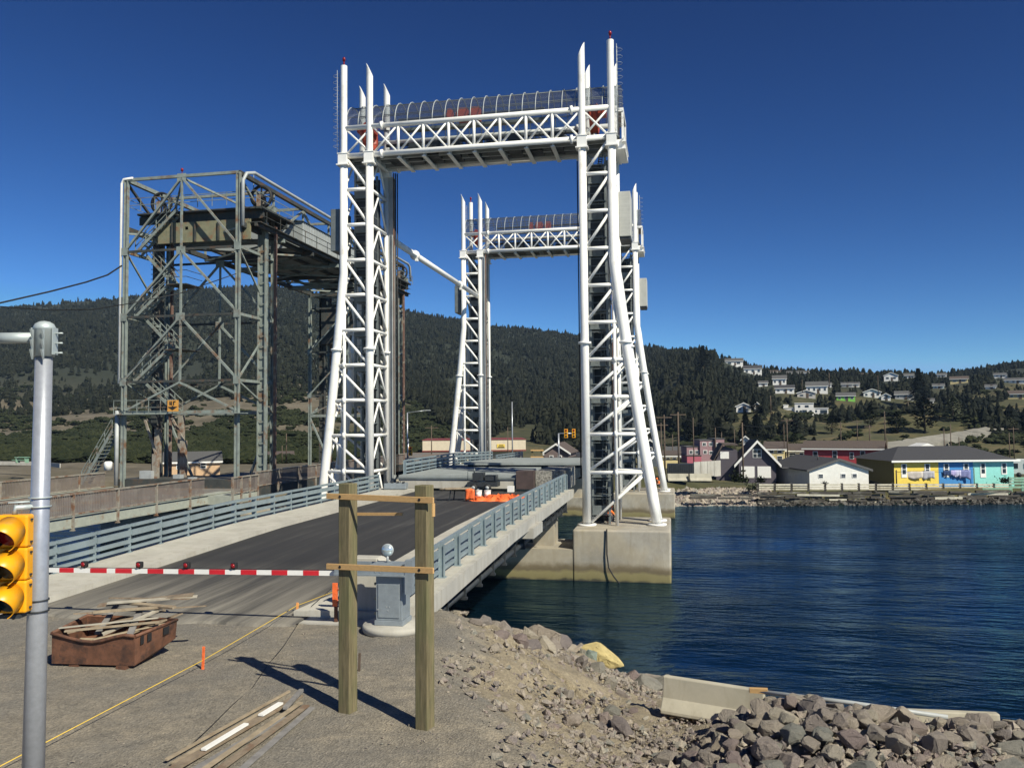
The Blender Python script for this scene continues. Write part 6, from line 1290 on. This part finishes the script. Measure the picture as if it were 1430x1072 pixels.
bl = ['long brown board sticking out to the right, lowest of the heap\'s overhanging ones', 'wide brown board lying across the back of the heap', 'bleached board crowning the heap in the skip', 'brown board sloping up inside the skip from its left end', 'tan strip just above the dented front rim of the skip', 'grey board leaning upright in the middle of the skip', 'tan board under the right end of the front rim', 'thick tan offcut lying on the middle of the heap', 'short bleached stick poking up by the grey board', 'bleached board along the left front of the heap', 'brown board against the right side of the skip', 'thick tan board across the rear of the heap', 'grey board leaning at the left end of the skip', 'brown board laid straight across the very back of the skip', 'tan board end showing low inside the front of the skip']
for i, (a_, b_, w_, t_, mi) in enumerate(bd):
    q = MB(); q.beam(a_, b_, w_, t_, (0.1*math.sin(i), .2*math.cos(i*2), 1)); o = one('scrap_board', q, bm_[mi], bl[i], 'board', 'scrap boards heaped in the skip')

# stakes, string, cable, planks
def stake(px, py, h, w_, mat, label, tilt=.02):
    p = onz(px, py, 0); p.z = gz(p.x, p.y); q = MB(); q.beam(p-Vector((0, 0, .1)), p+Vector((tilt, 0, h)), w_, .025, (0, 1, 0)); return one('stake', q, mat, label, 'stake', 'survey stakes'), p
s1, p1 = stake(283, 934, .46, .05, M['orange'], 'orange painted stake holding the yellow string nearer the camera')
s2, p2 = stake(414.5, 857, .3, .06, simple('pale_orange_lath', (.75, .33, .10), .7, var=.2, bmp=0), 'pale orange stake at the corner of the right sidewalk')
s3, p3 = stake(501, 938, .38, .05, M['wood_pole'], 'unpainted brown stake between the two timber posts')
q = MB(); s0 = onz(-40, 1090, .1); s9 = onz(486, 818, .35); q.tube([s0, p1+Vector((0, 0, .18)), p2+Vector((0, 0, .22)), s9], .009, 5); one('survey_string', q, M['string'], 'yellow string stretched from stake to stake across the gravel', 'string')
pts_ = []
for (x, y) in ((253, 1054), (290, 1020), (325, 985), (352, 962), (372, 932), (396, 903), (412, 878), (424, 860)): p = onz(x, y, 0); pts_.append((p.x, p.y, gz(p.x, p.y)+.02))
pts_ += [tuple(onz(436, 845, .22)), tuple(onz(462, 822, .25))]
one('ground_cable', MB().tube(pts_, .009, 5), M['cable'], 'thin black cable lying in a curve over the gravel', 'cable')
pl = [((236, 1078), (418, 972), .17, 0, .035), ((262, 1082), (398, 1003), .13, 3, .035), ((246, 1068), (382, 989), .2, 1, .02), ((300, 1080), (428, 986), .11, 0, .05), ((330, 1082), (436, 989), .10, 3, .03), ((285, 1075), (420, 982), .08, 1, .06), ((232, 1062), (404, 966), .05, 1, .04)]
pn = ['broad brown plank, longest of the stack on the gravel', 'grey plank in the middle of the stack on the gravel', 'wide tan plank at the left side of the stack on the gravel', 'brown plank lying over the right part of the ground stack', 'grey plank at the right edge of the ground stack', 'narrow tan strip on top of the ground stack', 'thin tan strip along the left edge of the ground stack']
for (a_, b_, w_, mi, zz), l in zip(pl, pn):
    A_, B_ = onz(a_[0], a_[1], zz), onz(b_[0], b_[1], zz); q = MB(); q.beam(A_+Vector((0, 0, .02)), B_+Vector((0, 0, .02)), w_, .03); one('plank', q, bm_[mi], l, 'plank', 'planks stacked on the gravel')
for (a_, b_, w_, l) in (((284, 1046), (344, 1010), .085, 'white painted plank piece nearer the camera on the ground stack'), ((364, 998), (392, 981), .10, 'shorter white painted plank piece farther up the ground stack')):
    A_, B_ = onz(a_[0], a_[1], .1), onz(b_[0], b_[1], .1); q = MB(); q.beam(A_, B_, w_, .03); one('plank', q, M['white_paint'], l, 'plank', 'planks stacked on the gravel')
A_, B_ = onz(398, 988, .12), onz(421, 963, .16); one('plank', MB().beam(A_, B_, .08, .05), bm_[3], 'short thick grey board at the far end of the ground stack', 'plank', 'planks stacked on the gravel')

# ------------------------------------------------------------------ work gear at the end of the road
def gp(px, py, z=.43): return onz(px, py, z)
cm = ony(674, 681, 54.35); k = 55/F
ro = thing('generator', 'dark wheeled generator parked against the raised span', 'generator', None, cm)
q = MB(); q.bb(cm.x-.95, cm.x+1.1, cm.y-.5, cm.y+.5, .75, 1.05); q.bb(cm.x-.6, cm.x+.1, cm.y-.45, cm.y+.4, 1.15, 1.65); q.bb(cm.x+.25, cm.x+1.0, cm.y-.35, cm.y+.35, 1.15, 1.5); part('engine_block', q, M['dark_steel'], ro)
q = MB(); q.tube([(cm.x-.5, cm.y-.3, 1.65), (cm.x-.5, cm.y-.3, 1.95)], .05, 8); q.tube([(cm.x-.9, cm.y-.5, 1.15), (cm.x-.9, cm.y-.5, 1.8), (cm.x+1.1, cm.y-.5, 1.7), (cm.x+1.1, cm.y-.5, 1.15)], .03, 6); q.tube([(cm.x-.95, cm.y, .8), (cm.x-1.9, cm.y-.2, .5)], .04, 6); part('frame_tube', q, M['grey_steel'], ro)
for dx in (-.5, .45): q = MB(); q.lathe((cm.x+dx, cm.y-.55, .68), [(0, -.08), (.1, -.09), (.14, -.08), (.25, -.08), (.25, .1), (0, .1)], 18, 'Y'); wh = part('wheel', q, M['black'], ro); q = MB(); q.lathe((cm.x+dx, cm.y-.64, .68), [(0, -.02), (.13, -.01), (.13, .01), (0, .01)], 14, 'Y'); part('hub', q, M['pale_steel'], wh)
c0 = gp(694, 699); q = MB(); nx_, ny_ = 26, 12; V = []
for i in range(nx_+1):
    for j in range(ny_+1):
        u, v = i/nx_, j/ny_; e_ = math.sin(math.pi*u)**.35*math.sin(math.pi*v)**.5
        V.append((c0.x-1.7+3.9*u+.1*math.sin(j*2.1), c0.y-.2+1.6*v+.15*math.sin(i*1.3), .41+e_*(.20+.12*math.sin(i*1.1+j)+.10*math.sin(i*2.7-j*1.9)+.05*R.random())))
q.add(V, [(i*(ny_+1)+j, (i+1)*(ny_+1)+j, (i+1)*(ny_+1)+j+1, i*(ny_+1)+j+1) for i in range(nx_) for j in range(ny_)], True); one('orange_tarp', q, M['orange'], 'crumpled orange tarpaulin heaped on the asphalt', 'tarpaulin')
for px, l in ((669, 'white bucket standing in the orange tarpaulin, left of two'), (681.5, 'white bucket standing in the orange tarpaulin, right of two')):
    b_ = gp(px, 697); ro = thing('bucket', l, 'bucket', 'white buckets in the tarpaulin', b_); q = MB(); q.lathe((b_.x, b_.y-.1, .55), [(0, 0), (.17, 0), (.19, .38), (0, .38)], 18); part('body', q, M['white_paint'], ro); q = MB(); q.lathe((b_.x, b_.y-.1, .93), [(0, .0), (.21, 0), (.21, .05), (0, .05)], 18); part('lid', q, M['white_paint'], ro)
c0 = gp(645, 698); ro = thing('work_table', 'rough plank table draped with orange cloth at one end, left of the tarpaulin', 'table', None, c0)
q = MB(); q.box((c0.x-.2, c0.y, 1.12), (1.6, .9, .05), .3); q.box((c0.x-.9, c0.y-.1, 1.09), (.7, .5, .05), -.2); part('tabletop', q, bm_[1], ro)
for dx, dy in ((-.7, -.3), (.4, -.35), (-.6, .35), (.4, .3)): q = MB(); q.beam((c0.x+dx, c0.y+dy, .41), (c0.x+dx*.85, c0.y+dy, 1.09), .06); part('leg', q, M['dark_steel'], ro)
q = MB(); V = []
for i in range(7):
    for j in range(6): V.append((c0.x+.35+i*.09, c0.y-.5+.05*math.sin(i*2+j), 1.17-j*.13-abs(i-3)*.02))
q.add(V, [(i*6+j, (i+1)*6+j, (i+1)*6+j+1, i*6+j+1) for i in range(6) for j in range(5)], True); oc = part('cloth', q, M['orange'], ro); oc.modifiers.new('t', 'SOLIDIFY').thickness = .03
c0 = onz(553, 683, .57); ro = thing('electrical_box', 'flat grey steel box lying at the end of the left sidewalk', 'box', None, c0)
q = MB(); q.box((c0.x, c0.y, .80), (1.5, .8, .40), .1); bx_ = part('body', q, M['cabinet'], ro); bevel(bx_, .03); q = MB()
for i in range(4): q.box((c0.x-.6+i*.4, c0.y-.2, 1.05), (.12, .3, .1), .1)
q.tube([(c0.x+.3, c0.y, 1.0), (c0.x+.3, c0.y, 1.35)], .02, 6); part('lid_fittings', q, M['dark_steel'], ro)
ro = thing('raised_panel', 'grey sheet propped at an angle on the left of the generator', 'panel', None, gp(661, 684)); c0 = ony(661, 683, 53.9); q = MB(); q.prism([(c0.x-.3, c0.y, .45), (c0.x+.3, c0.y, .45), (c0.x+.75, c0.y+.3, 1.1), (c0.x+.2, c0.y+.3, 1.1)], (0, .03, .03)); part('sheet', q, M['pale_steel'], ro)
# plate on the span face
q = MB(); c0 = onz(653, 671, .95); q.bb(-13.62, -13.0, 55.21, 55.247, .93, 1.02); one('identification_plate', q, M['rust_pink'], 'small dark red plate fixed on the pale face of the raised span', 'plate')
q = MB(); q.bb(-10.9, -10.5, 53.8, 54.2, .41, .8); one('white_sack', q, M['white_paint'], 'white sack lying beside the rust brown bulkhead', 'sack')

# ------------------------------------------------------------------ people
def person(label, loc, yaw, pose):
    ro = thing('person', label, 'person', 'workers in orange helmets', loc); ro.rotation_euler = (0, 0, yaw)
    J = pose; E_ = [('pel', 'spine'), ('spine', 'chest'), ('chest', 'neck'), ('neck', 'head'), ('head', 'crown'), ('chest', 'shL'), ('shL', 'elL'), ('elL', 'haL'), ('chest', 'shR'), ('shR', 'elR'), ('elR', 'haR'), ('pel', 'hiL'), ('hiL', 'knL'), ('knL', 'anL'), ('anL', 'toL'), ('pel', 'hiR'), ('hiR', 'knR'), ('knR', 'anR'), ('anR', 'toR')]
    rad = dict(pel=.13, spine=.13, chest=.15, neck=.055, head=.095, crown=.08, sh=.065, el=.045, ha=.035, hi=.10, kn=.065, an=.045, to=.04)
    def skin(name, keys, edges, mat, scale=1.0, root='pel'):
        ks = list(keys); me = bpy.data.meshes.new(name); me.from_pydata([J[k_] for k_ in ks], [(ks.index(a), ks.index(b_)) for a, b_ in edges], []); o = link(name, me, ro)
        m_ = o.modifiers.new('s', 'SKIN'); m_.use_smooth_shade = True
        for i, k_ in enumerate(ks):
            r_ = rad.get(k_, rad.get(k_[:2])); sv = me.skin_vertices[0].data[i]; sv.radius = (r_*scale, r_*scale*(.8 if k_ in ('chest', 'spine', 'pel') else 1)); sv.use_root = (k_ == root)
        su = o.modifiers.new('u', 'SUBSURF'); su.levels = 1; su.render_levels = 2; me.materials.append(mat); return o
    skin('body', J.keys(), E_, M['skin'])
    skin('jacket', ('pel', 'spine', 'chest', 'shL', 'elL', 'shR', 'elR'), [('pel', 'spine'), ('spine', 'chest'), ('chest', 'shL'), ('shL', 'elL'), ('chest', 'shR'), ('shR', 'elR')], M['hivis'], 1.18, 'spine')
    skin('trousers', ('pel', 'hiL', 'knL', 'anL', 'hiR', 'knR', 'anR'), [e for e in E_ if e[0] in ('pel', 'hiL', 'knL', 'hiR', 'knR') and e[1] in ('hiL', 'knL', 'anL', 'hiR', 'knR', 'anR')], M['jeans'], 1.15)
    h = Vector(J['head']); q = MB(); q.lathe(h+Vector((0, .01, .04)), [(.16, -.01), (.125, .0), (.12, .06), (.08, .12), (0, .14)], 16); part('helmet', q, M['hivis'], ro, local=True)
crouch = dict(pel=(0, 0, .42), spine=(0, -.10, .60), chest=(0, -.24, .80), neck=(0, -.33, .93), head=(0, -.38, 1.04), crown=(0, -.39, 1.12), shL=(.19, -.24, .82), elL=(.24, -.40, .60), haL=(.16, -.58, .50), shR=(-.19, -.24, .82), elR=(-.24, -.42, .60), haR=(-.14, -.60, .48), hiL=(.11, -.02, .42), knL=(.20, -.36, .50), anL=(.17, -.12, .09), toL=(.18, -.27, .04), hiR=(-.11, -.02, .42), knR=(-.20, -.34, .48), anR=(-.17, -.10, .09), toR=(-.18, -.26, .04))
stand = dict(pel=(0, 0, .95), spine=(0, -.03, 1.12), chest=(0, -.08, 1.34), neck=(0, -.10, 1.50), head=(0, -.13, 1.62), crown=(0, -.13, 1.72), shL=(.2, -.07, 1.40), elL=(.26, -.12, 1.12), haL=(.2, -.34, 1.02), shR=(-.2, -.07, 1.40), elR=(-.26, -.14, 1.12), haR=(-.18, -.36, 1.04), hiL=(.1, 0, .92), knL=(.12, -.04, .5), anL=(.13, .02, .08), toL=(.14, -.13, .04), hiR=(-.1, 0, .92), knR=(-.12, -.03, .5), anR=(-.13, .03, .08), toR=(-.14, -.12, .04))
person('crouching worker in orange jacket and helmet at the foot of the nearer right white tower', (-4.45, 55.2, -1.73), 2.3, crouch)
person('worker in orange jacket and helmet crouching low on the far right pier', (-1.7, 92.2, -2.35), -.6, crouch)

# ------------------------------------------------------------------ bank: barriers, pipe, boulders, rubble
def jersey(p0, p1, label, hgt=.82, roll=0.):
    dd = (p1-p0).normalized(); nn = Vector((-dd.y, dd.x, 0)).normalized(); up_ = dd.cross(nn)*-1
    up_ = nn.cross(dd); up_ = up_ if up_.z > 0 else -up_
    prof = [(-.31, 0), (.31, 0), (.30, .08), (.14, .34), (.085, .82), (-.085, .82), (-.14, .34), (-.30, .08)]; q = MB(); q.prism([p0+nn*(x)+up_*(z*hgt/.82) for x, z in prof], p1-p0); o = one('jersey_barrier', q, M['barrier_concrete'], label, 'barrier', 'jersey barriers on the bank'); bevel(o, .025, 2); return o
b0 = onz(927, 990, -1.62); b1 = onz(1068, 1014, -1.66); jersey(b0, b1, 'concrete jersey barrier standing on the near bank, half buried by boulders at its right end', .78)
c0, c1 = onz(1262, 1046, -1.62), onz(1395, 1052, -1.65); jersey(c0, c1, 'chipped concrete barrier sunk deep among the boulders at the right', .80)
q = MB(); q.tube([onz(1046, 963, -.72), onz(1190, 981, -.75), onz(1324, 1001, -.79)], .045, 10); one('plastic_pipe', q, M['pale_steel'], 'long pale grey pipe lying over the barriers beside the water', 'pipe')
q = MB(); q.beam(onz(1047, 963, -.72), onz(1072, 964, -.70), .12, .09); one('wood_block', q, M['wood_fresh'], 'short orange brown timber lying on the right end of the near barrier', 'timber')
def rock_mesh(i, rough=.18, n=19):
    rr = random.Random(100+i); bm = bmesh.new(); sx, sy, sz = rr.uniform(.85, 1.25), rr.uniform(.7, 1.05), rr.uniform(.55, .85)
    for _ in range(n):
        v = Vector((rr.gauss(0, 1), rr.gauss(0, 1), rr.gauss(0, 1))).normalized()*rr.uniform(.88, 1.1); v.x *= sx; v.y *= sy; v.z *= sz; bm.verts.new(v)
    bmesh.ops.convex_hull(bm, input=bm.verts); bmesh.ops.delete(bm, geom=[v for v in bm.verts if not v.link_faces], context='VERTS')
    bmesh.ops.bevel(bm, geom=bm.edges[:], offset=.06, segments=1, affect='EDGES', clamp_overlap=True)
    bmesh.ops.triangulate(bm, faces=bm.faces[:]); bmesh.ops.subdivide_edges(bm, edges=[e for e in bm.edges if e.calc_length() > .3], cuts=2, use_grid_fill=True)
    for v in bm.verts: v.co += Vector((rr.uniform(-1, 1), rr.uniform(-1, 1), rr.uniform(-1, 1)))*.03
    me = bpy.data.meshes.new('boulder'); bm.to_mesh(me); bm.free(); me.materials.append(M['stone']); me.polygons.foreach_set('use_smooth', [False]*len(me.polygons)); return me
RK = [rock_mesh(i) for i in range(14)]
MOUND = [onz(x, y, -1.1) for x, y in ((952, 1075), (985, 1010), (1035, 992), (1090, 985), (1160, 992), (1240, 1008), (1320, 1022), (1440, 1018), (1500, 1040), (1460, 1130), (1200, 1140), (980, 1110))]
def inpoly(x, y, P_):
    c_ = False
    for i in range(len(P_)):
        a_, b_ = P_[i], P_[i-1]
        if (a_.y > y) != (b_.y > y) and x < (b_.x-a_.x)*(y-a_.y)/(b_.y-a_.y)+a_.x: c_ = not c_
    return c_
def polydist(x, y, P_):
    best = 9
    for i in range(len(P_)):
        a_, b_ = P_[i].xy, P_[i-1].xy; ab_ = b_-a_; t_ = max(0, min(1, (Vector((x, y))-a_).dot(ab_)/ab_.length_squared)); best = min(best, (Vector((x, y))-a_-ab_*t_).length)
    return best
def mound_h(x, y): return .55*min(1, polydist(x, y, MOUND)/.9) if inpoly(x, y, MOUND) else 0
BOULDERS = []
def boulder(x, y, z, s, lab, grp, cat='boulder', mat=None, mesh=None, nm='boulder'):
    o = link(nm, mesh or R.choice(RK)); o.location = (x, y, z); o.scale = (s*R.uniform(.85, 1.2), s*R.uniform(.85, 1.2), s*R.uniform(.85, 1.15)); o.rotation_euler = (R.uniform(-.5, .5), R.uniform(-.5, .5), R.uniform(0, 6.28)); tag(o, lab, cat, grp); return o
xs_ = [p.x for p in MOUND]; ys_2 = [p.y for p in MOUND]
def fill(nmax, rmin, rmax, zoff, n_try=5000):
    pts = []
    for _ in range(n_try):
        x, y = R.uniform(min(xs_), max(xs_)), R.uniform(min(ys_2), max(ys_2)); s = R.uniform(rmin, rmax)
        if not inpoly(x, y, MOUND): continue
        if any((x-a)**2+(y-b_)**2 < (.82*(s+c_))**2 for a, b_, c_ in pts): continue
        px = proj((x, y, -1))[0]
        if px > 1500: continue
        pts.append((x, y, s)); boulder(x, y, gz(x, y)+mound_h(x, y)*zoff+s*.15, s, 'angular grey brown boulder in the heap at the lower right of the bank', 'boulders heaped at the lower right')
        if len(pts) >= nmax: break
    return pts
l1 = fill(120, .20, .34, .30, 9000); l2 = fill(90, .15, .30, .75, 9000); l3 = fill(40, .13, .22, .85, 9000)
for (px, py, z, s) in ((1085, 990, -.78, .42), (1128, 1000, -.7, .36), (1112, 975, -.75, .26), (1078, 972, -.8, .22), (1180, 1005, -.95, .34), (1238, 1020, -.9, .3), (1220, 1045, -.85, .42), (1290, 1055, -.8, .45), (1355, 1050, -.85, .42), (1405, 1015, -1.0, .33), (1425, 1035, -1.0, .35), (1390, 1050, -.8, .3), (1330, 1035, -.9, .35), (1160, 1055, -.7, .5), (1080, 1050, -.8, .4), (1030, 1040, -1.0, .36), (1005, 1062, -1.0, .32), (1418, 1003, -1.15, .26)):
    p = onz(px, py, z); boulder(p.x, p.y, p.z-.1, s*.78, 'angular grey brown boulder in the heap at the lower right of the bank', 'boulders heaped at the lower right')
NN5 = 5200; PpM = np.column_stack([rng.uniform(min(xs_)-.5, max(xs_), NN5), rng.uniform(min(ys_2)-.5, max(ys_2), NN5)]); PpM = PpM[np.array([inpoly(a_, b_, MOUND) for a_, b_ in PpM])]; ZzM, _e = ground_z(PpM)
mhM = np.array([mound_h(a_, b_) for a_, b_ in PpM])
# larger stones along the water edge of the near bank
ed = [(664, 866, -.1, .22), (676, 873, -.3, .3), (690, 879, -.5, .25), (704, 884, -.6, .34), (721, 893, -.9, .30), (738, 897, -1.1, .42), (757, 900, -1.4, .62), (777, 908, -1.8, .5), (792, 911, -2.1, .52), (806, 917, -2.3, .48), (815, 926, -2.4, .4), (842, 944, -2.9, .36), (866, 938, -3.2, .45), (880, 944, -3.2, .4), (897, 951, -3.2, .5), (912, 960, -3.0, .55), (925, 967, -2.9, .6), (905, 972, -2.6, .5), (886, 958, -2.8, .42), (744, 925, -1.2, .35), (760, 930, -1.5, .4), (725, 912, -.9, .32), (700, 902, -.6, .28), (772, 925, -1.7, .35), (715, 905, -.8, .24), (833, 962, -2.2, .3), (853, 975, -2.1, .28), (815, 952, -2.0, .32), (870, 985, -2.0, .24), (786, 946, -1.7, .26), (800, 1015, -1.2, .28), (845, 1012, -1.5, .3), (868, 1022, -1.5, .35), (855, 1000, -1.7, .25), (795, 980, -1.4, .2), (885, 1000, -1.8, .2), (930, 1060, -1.2, .3), (955, 1068, -1.2, .28), (690, 915, -.4, .2), (672, 890, -.2, .16)]
for (px, py, z, s) in ed:
    p = onz(px, py, z); boulder(p.x, p.y, gz(p.x, p.y)+s*.22, s*.82, 'angular purplish grey stone on the near bank between the gravel and the water', 'stones along the near bank')
q = RK[3].copy(); q.materials.clear(); q.materials.append(M['yellow_stone']); p = onz(834, 928, -2.5); o = boulder(p.x, p.y, gz(p.x, p.y)+.35, .42, 'ochre yellow boulder at the water edge of the near bank', None, mesh=q); o.scale = (.85, .5, .42); o.rotation_euler = (0, .35, -.3)
q = RK[5].copy(); q.materials.clear(); q.materials.append(simple('green_stone', (.17, .20, .165), .9, var=.2, bmp=.3)); p = onz(826, 945, -2.6); boulder(p.x, p.y, gz(p.x, p.y)+.15, .28, 'pale green stone just below the ochre yellow boulder', None, mesh=q)
# loose rubble
def rock_lo(seed):
    bm = bmesh.new(); rr = random.Random(seed)
    for _ in range(9): v = Vector((rr.gauss(0, 1), rr.gauss(0, 1), rr.gauss(0, 1)*.8)).normalized()*rr.uniform(.7, 1); bm.verts.new(v)
    bmesh.ops.convex_hull(bm, input=bm.verts); bmesh.ops.delete(bm, geom=[v for v in bm.verts if not v.link_faces], context='VERTS'); bmesh.ops.triangulate(bm, faces=bm.faces[:]); bm.verts.ensure_lookup_table(); bm.verts.index_update()
    v = np.array([tuple(x.co) for x in bm.verts]); f = np.array([[x.index for x in fc_.verts] for fc_ in bm.faces]); bm.free(); return v, f
RL = [rock_lo(s) for s in range(7)]
Nn = 60000; Pp = np.column_stack([rng.uniform(-8, 9, Nn), rng.uniform(9, 32, Nn)]); Zz, Ee = ground_z(Pp); kk = (Zz < -.03+.0*Zz) & (Zz > -5.2) & (Ee < 5)
den = np.clip(.25+(-Zz)*.5, 0, 1)*(.35+.9*vnoise(Pp, 1.2, 21)); kk &= rng.random(Nn) < den
Pp, Zz = Pp[kk], Zz[kk]; sz_ = .015+.11*rng.random(len(Pp))**4.5
scatter('mound_rubble', RL, np.column_stack([PpM, ZzM+mhM*rng.uniform(.1, .75, len(PpM))]), .05+.10*rng.random(len(PpM))**1.5, 1.0, M['stone'], 'small broken stones filling the gaps between the heaped boulders')
o = scatter('loose_rubble', RL, np.column_stack([Pp, Zz+sz_*.3]), sz_, 1.0, M['stone'], 'loose broken stone and rubble strewn down the near bank')
Nn = 9000; Pp = np.column_stack([rng.uniform(-9, 6, Nn), rng.uniform(7, 19, Nn)]); Zz, Ee = ground_z(Pp); kk = rng.random(Nn) < vnoise(Pp, 2.2, 31)*.8
Pp, Zz = Pp[kk], Zz[kk]; scatter('gravel_stones', RL, np.column_stack([Pp, Zz+.0]), .008+.022*rng.random(len(Pp))**2.5, 1.0, M['stone'], 'small gravel stones scattered over the grey yard')
# riprap of the far shore
pts_ = []; ss = []; pts2 = []; ss2 = []
for _ in range(2600):
    px = R.uniform(925, 1070); f_ = R.random(); d = 102-f_*6.5; z = -3.4-f_*2.0
    p = at(px, 600, d); pts_.append((p.x, p.y, z)); ss.append(.16+.35*R.random()**2)
for _ in range(1200):
    px = R.uniform(1055, 1470); f_ = R.random(); d = 98.5-f_*4; p = at(px, 600, d); pts2.append((p.x, p.y, -4.3-f_*1.0)); ss2.append(.12+.28*R.random()**2)
scatter('far_riprap', RL, np.array(pts_), np.array(ss), 1.3, M['stone'], 'grey riprap stones sloping to the water on the far shore')
scatter('wet_shore_stones', RL, np.array(pts2), np.array(ss2), 1.3, M['wet_stone'], 'dark wet stones along the waterline under the timber cribwork')
# bushes by the waterfront houses
def bush(px, py, d, s, label, seed, mat='bush_foliage'):
    p = at(px, py, d); rr = random.Random(seed); q = MB(); 
    for _ in range(int(170)):
        c_ = Vector((rr.gauss(0, .33), rr.gauss(0, .33), abs(rr.gauss(.3, .28))))*s; u = Vector((rr.gauss(0, 1), rr.gauss(0, 1), rr.gauss(0, 1))).normalized()*.16*s; v = u.cross(Vector((rr.gauss(0, 1), rr.gauss(0, 1), rr.gauss(0, 1)))).normalized()*.1*s; q.add([p+c_-u, p+c_+v, p+c_+u, p+c_-v], [(0, 1, 2, 3)])
    return one('bush', q, M[mat], label, 'bush', 'bushes by the waterfront')
bush(1040, 673, 103, .8, 'dark hedge bush before the left garage door of the purple house', 1); bush(1062, 673, 103, .85, 'dark hedge bush before the right garage door of the purple house', 2); bush(1030, 672, 103, 1.3, 'small bush at the left foot of the purple house', 3); bush(1152, 677, 100, .5, 'small bush before the white gable facing the water', 4); bush(1052, 684, 99, 1.2, 'dry brown bush at the left end of the board fence', 5, 'grey_foliage'); bush(1404, 674, 106, .9, 'dark bush between the teal wall and the travel trailer', 6)
def big_tree(px, py, h_px, label, seed, mat='conifer_foliage', conif=True):
    p, tt = hill_hit(px, py, 2.5); d = (np.array(p)-np.array([0, 0, H]))@FW; h = h_px*d/F; ro = thing('spruce_tree' if conif else 'leafy_tree', label, 'tree', 'single trees on the right hillside', p); rr = random.Random(seed)
    q = MB(); q.tube([p-Vector((0, 0, .5)), p+Vector((0, 0, h*.9))], [h*.03, h*.008], 6); part('trunk', q, M['wood_pole'], ro); q = MB()
    for _ in range(520):
        f_ = rr.random()**.8; rad = (h*.30*(1-f_)+.1 if conif else h*.42*math.sin(math.pi*min(1, .15+f_*.85))); a = rr.uniform(0, 6.283); rad *= rr.uniform(.5, 1.1)
        c_ = p+Vector((math.cos(a)*rad, math.sin(a)*rad, h*(.12+.88*f_))); u = Vector((math.cos(a), math.sin(a), -.35 if conif else rr.uniform(-.5, .8))).normalized()*h*.07; v = Vector((-math.sin(a), math.cos(a), rr.uniform(-.3, .3)))*h*.04; q.add([c_-u, c_+v, c_+u, c_-v], [(0, 1, 2, 3)])
    part('crown', q, M[mat], ro)
for i, (px, py, h_, l, mm, cf) in enumerate([(983, 528, 44, 'tall dark spruce standing out at the left end of the ridge', 'conifer_foliage', True), (1052, 578, 26, 'dark spruce in front of the white gabled house at the left', 'conifer_foliage', True), (1040, 622, 46, 'dark spruce behind the purple house roof', 'conifer_foliage', True), (1056, 618, 40, 'second dark spruce behind the purple house roof, a little right', 'conifer_foliage', True),
    (1135, 640, 30, 'spruce between the cream house and the red house', 'conifer_foliage', True), (1283, 570, 55, 'tall dark tree standing alone above the coloured building', 'conifer_foliage', True), (1290, 605, 50, 'ragged dark tree below the lone tall one', 'conifer_foliage', False), (1251, 605, 30, 'round leafy tree under the grey hillside house', 'bush_foliage', False), (1330, 590, 34, 'grey green leafy tree left of the hill road', 'grey_foliage', False),
    (1408, 604, 22, 'bare grey bushy tree beside the top of the hill road', 'grey_foliage', False), (1388, 600, 20, 'smaller bare grey tree beside the top of the hill road', 'grey_foliage', False), (1215, 598, 30, 'leafy tree on the slope below the white gabled houses', 'bush_foliage', False), (1160, 606, 22, 'low leafy tree on the grassy slope above the red house', 'bush_foliage', False), (1107, 625, 20, 'small leafy tree behind the cream house', 'bush_foliage', False), (1002, 628, 44, 'dark spruce behind the mauve house', 'conifer_foliage', True), (962, 618, 40, 'dark spruce left of the mauve house', 'conifer_foliage', True)]):
    big_tree(px, py, h_, l, 40+i, mm, cf)

# ------------------------------------------------------------------ clear sea air: far hills fade very slightly
q = MB(); q.bb(-1450, 1450, -70, 1420, -9.5, 175)
m = bpy.data.materials.new('air'); m.use_nodes = True; t = m.node_tree; t.nodes.remove(t.nodes['Principled BSDF'])
pv = t.nodes.new('ShaderNodeVolumePrincipled'); pv.inputs['Color'].default_value = (0.48, 0.70, 1.0, 1); pv.inputs['Density'].default_value = 0.00009
t.links.new(pv.outputs[0], t.nodes['Material Output'].inputs['Volume'])
one('haze', q, m, None, None, None, 'stuff')
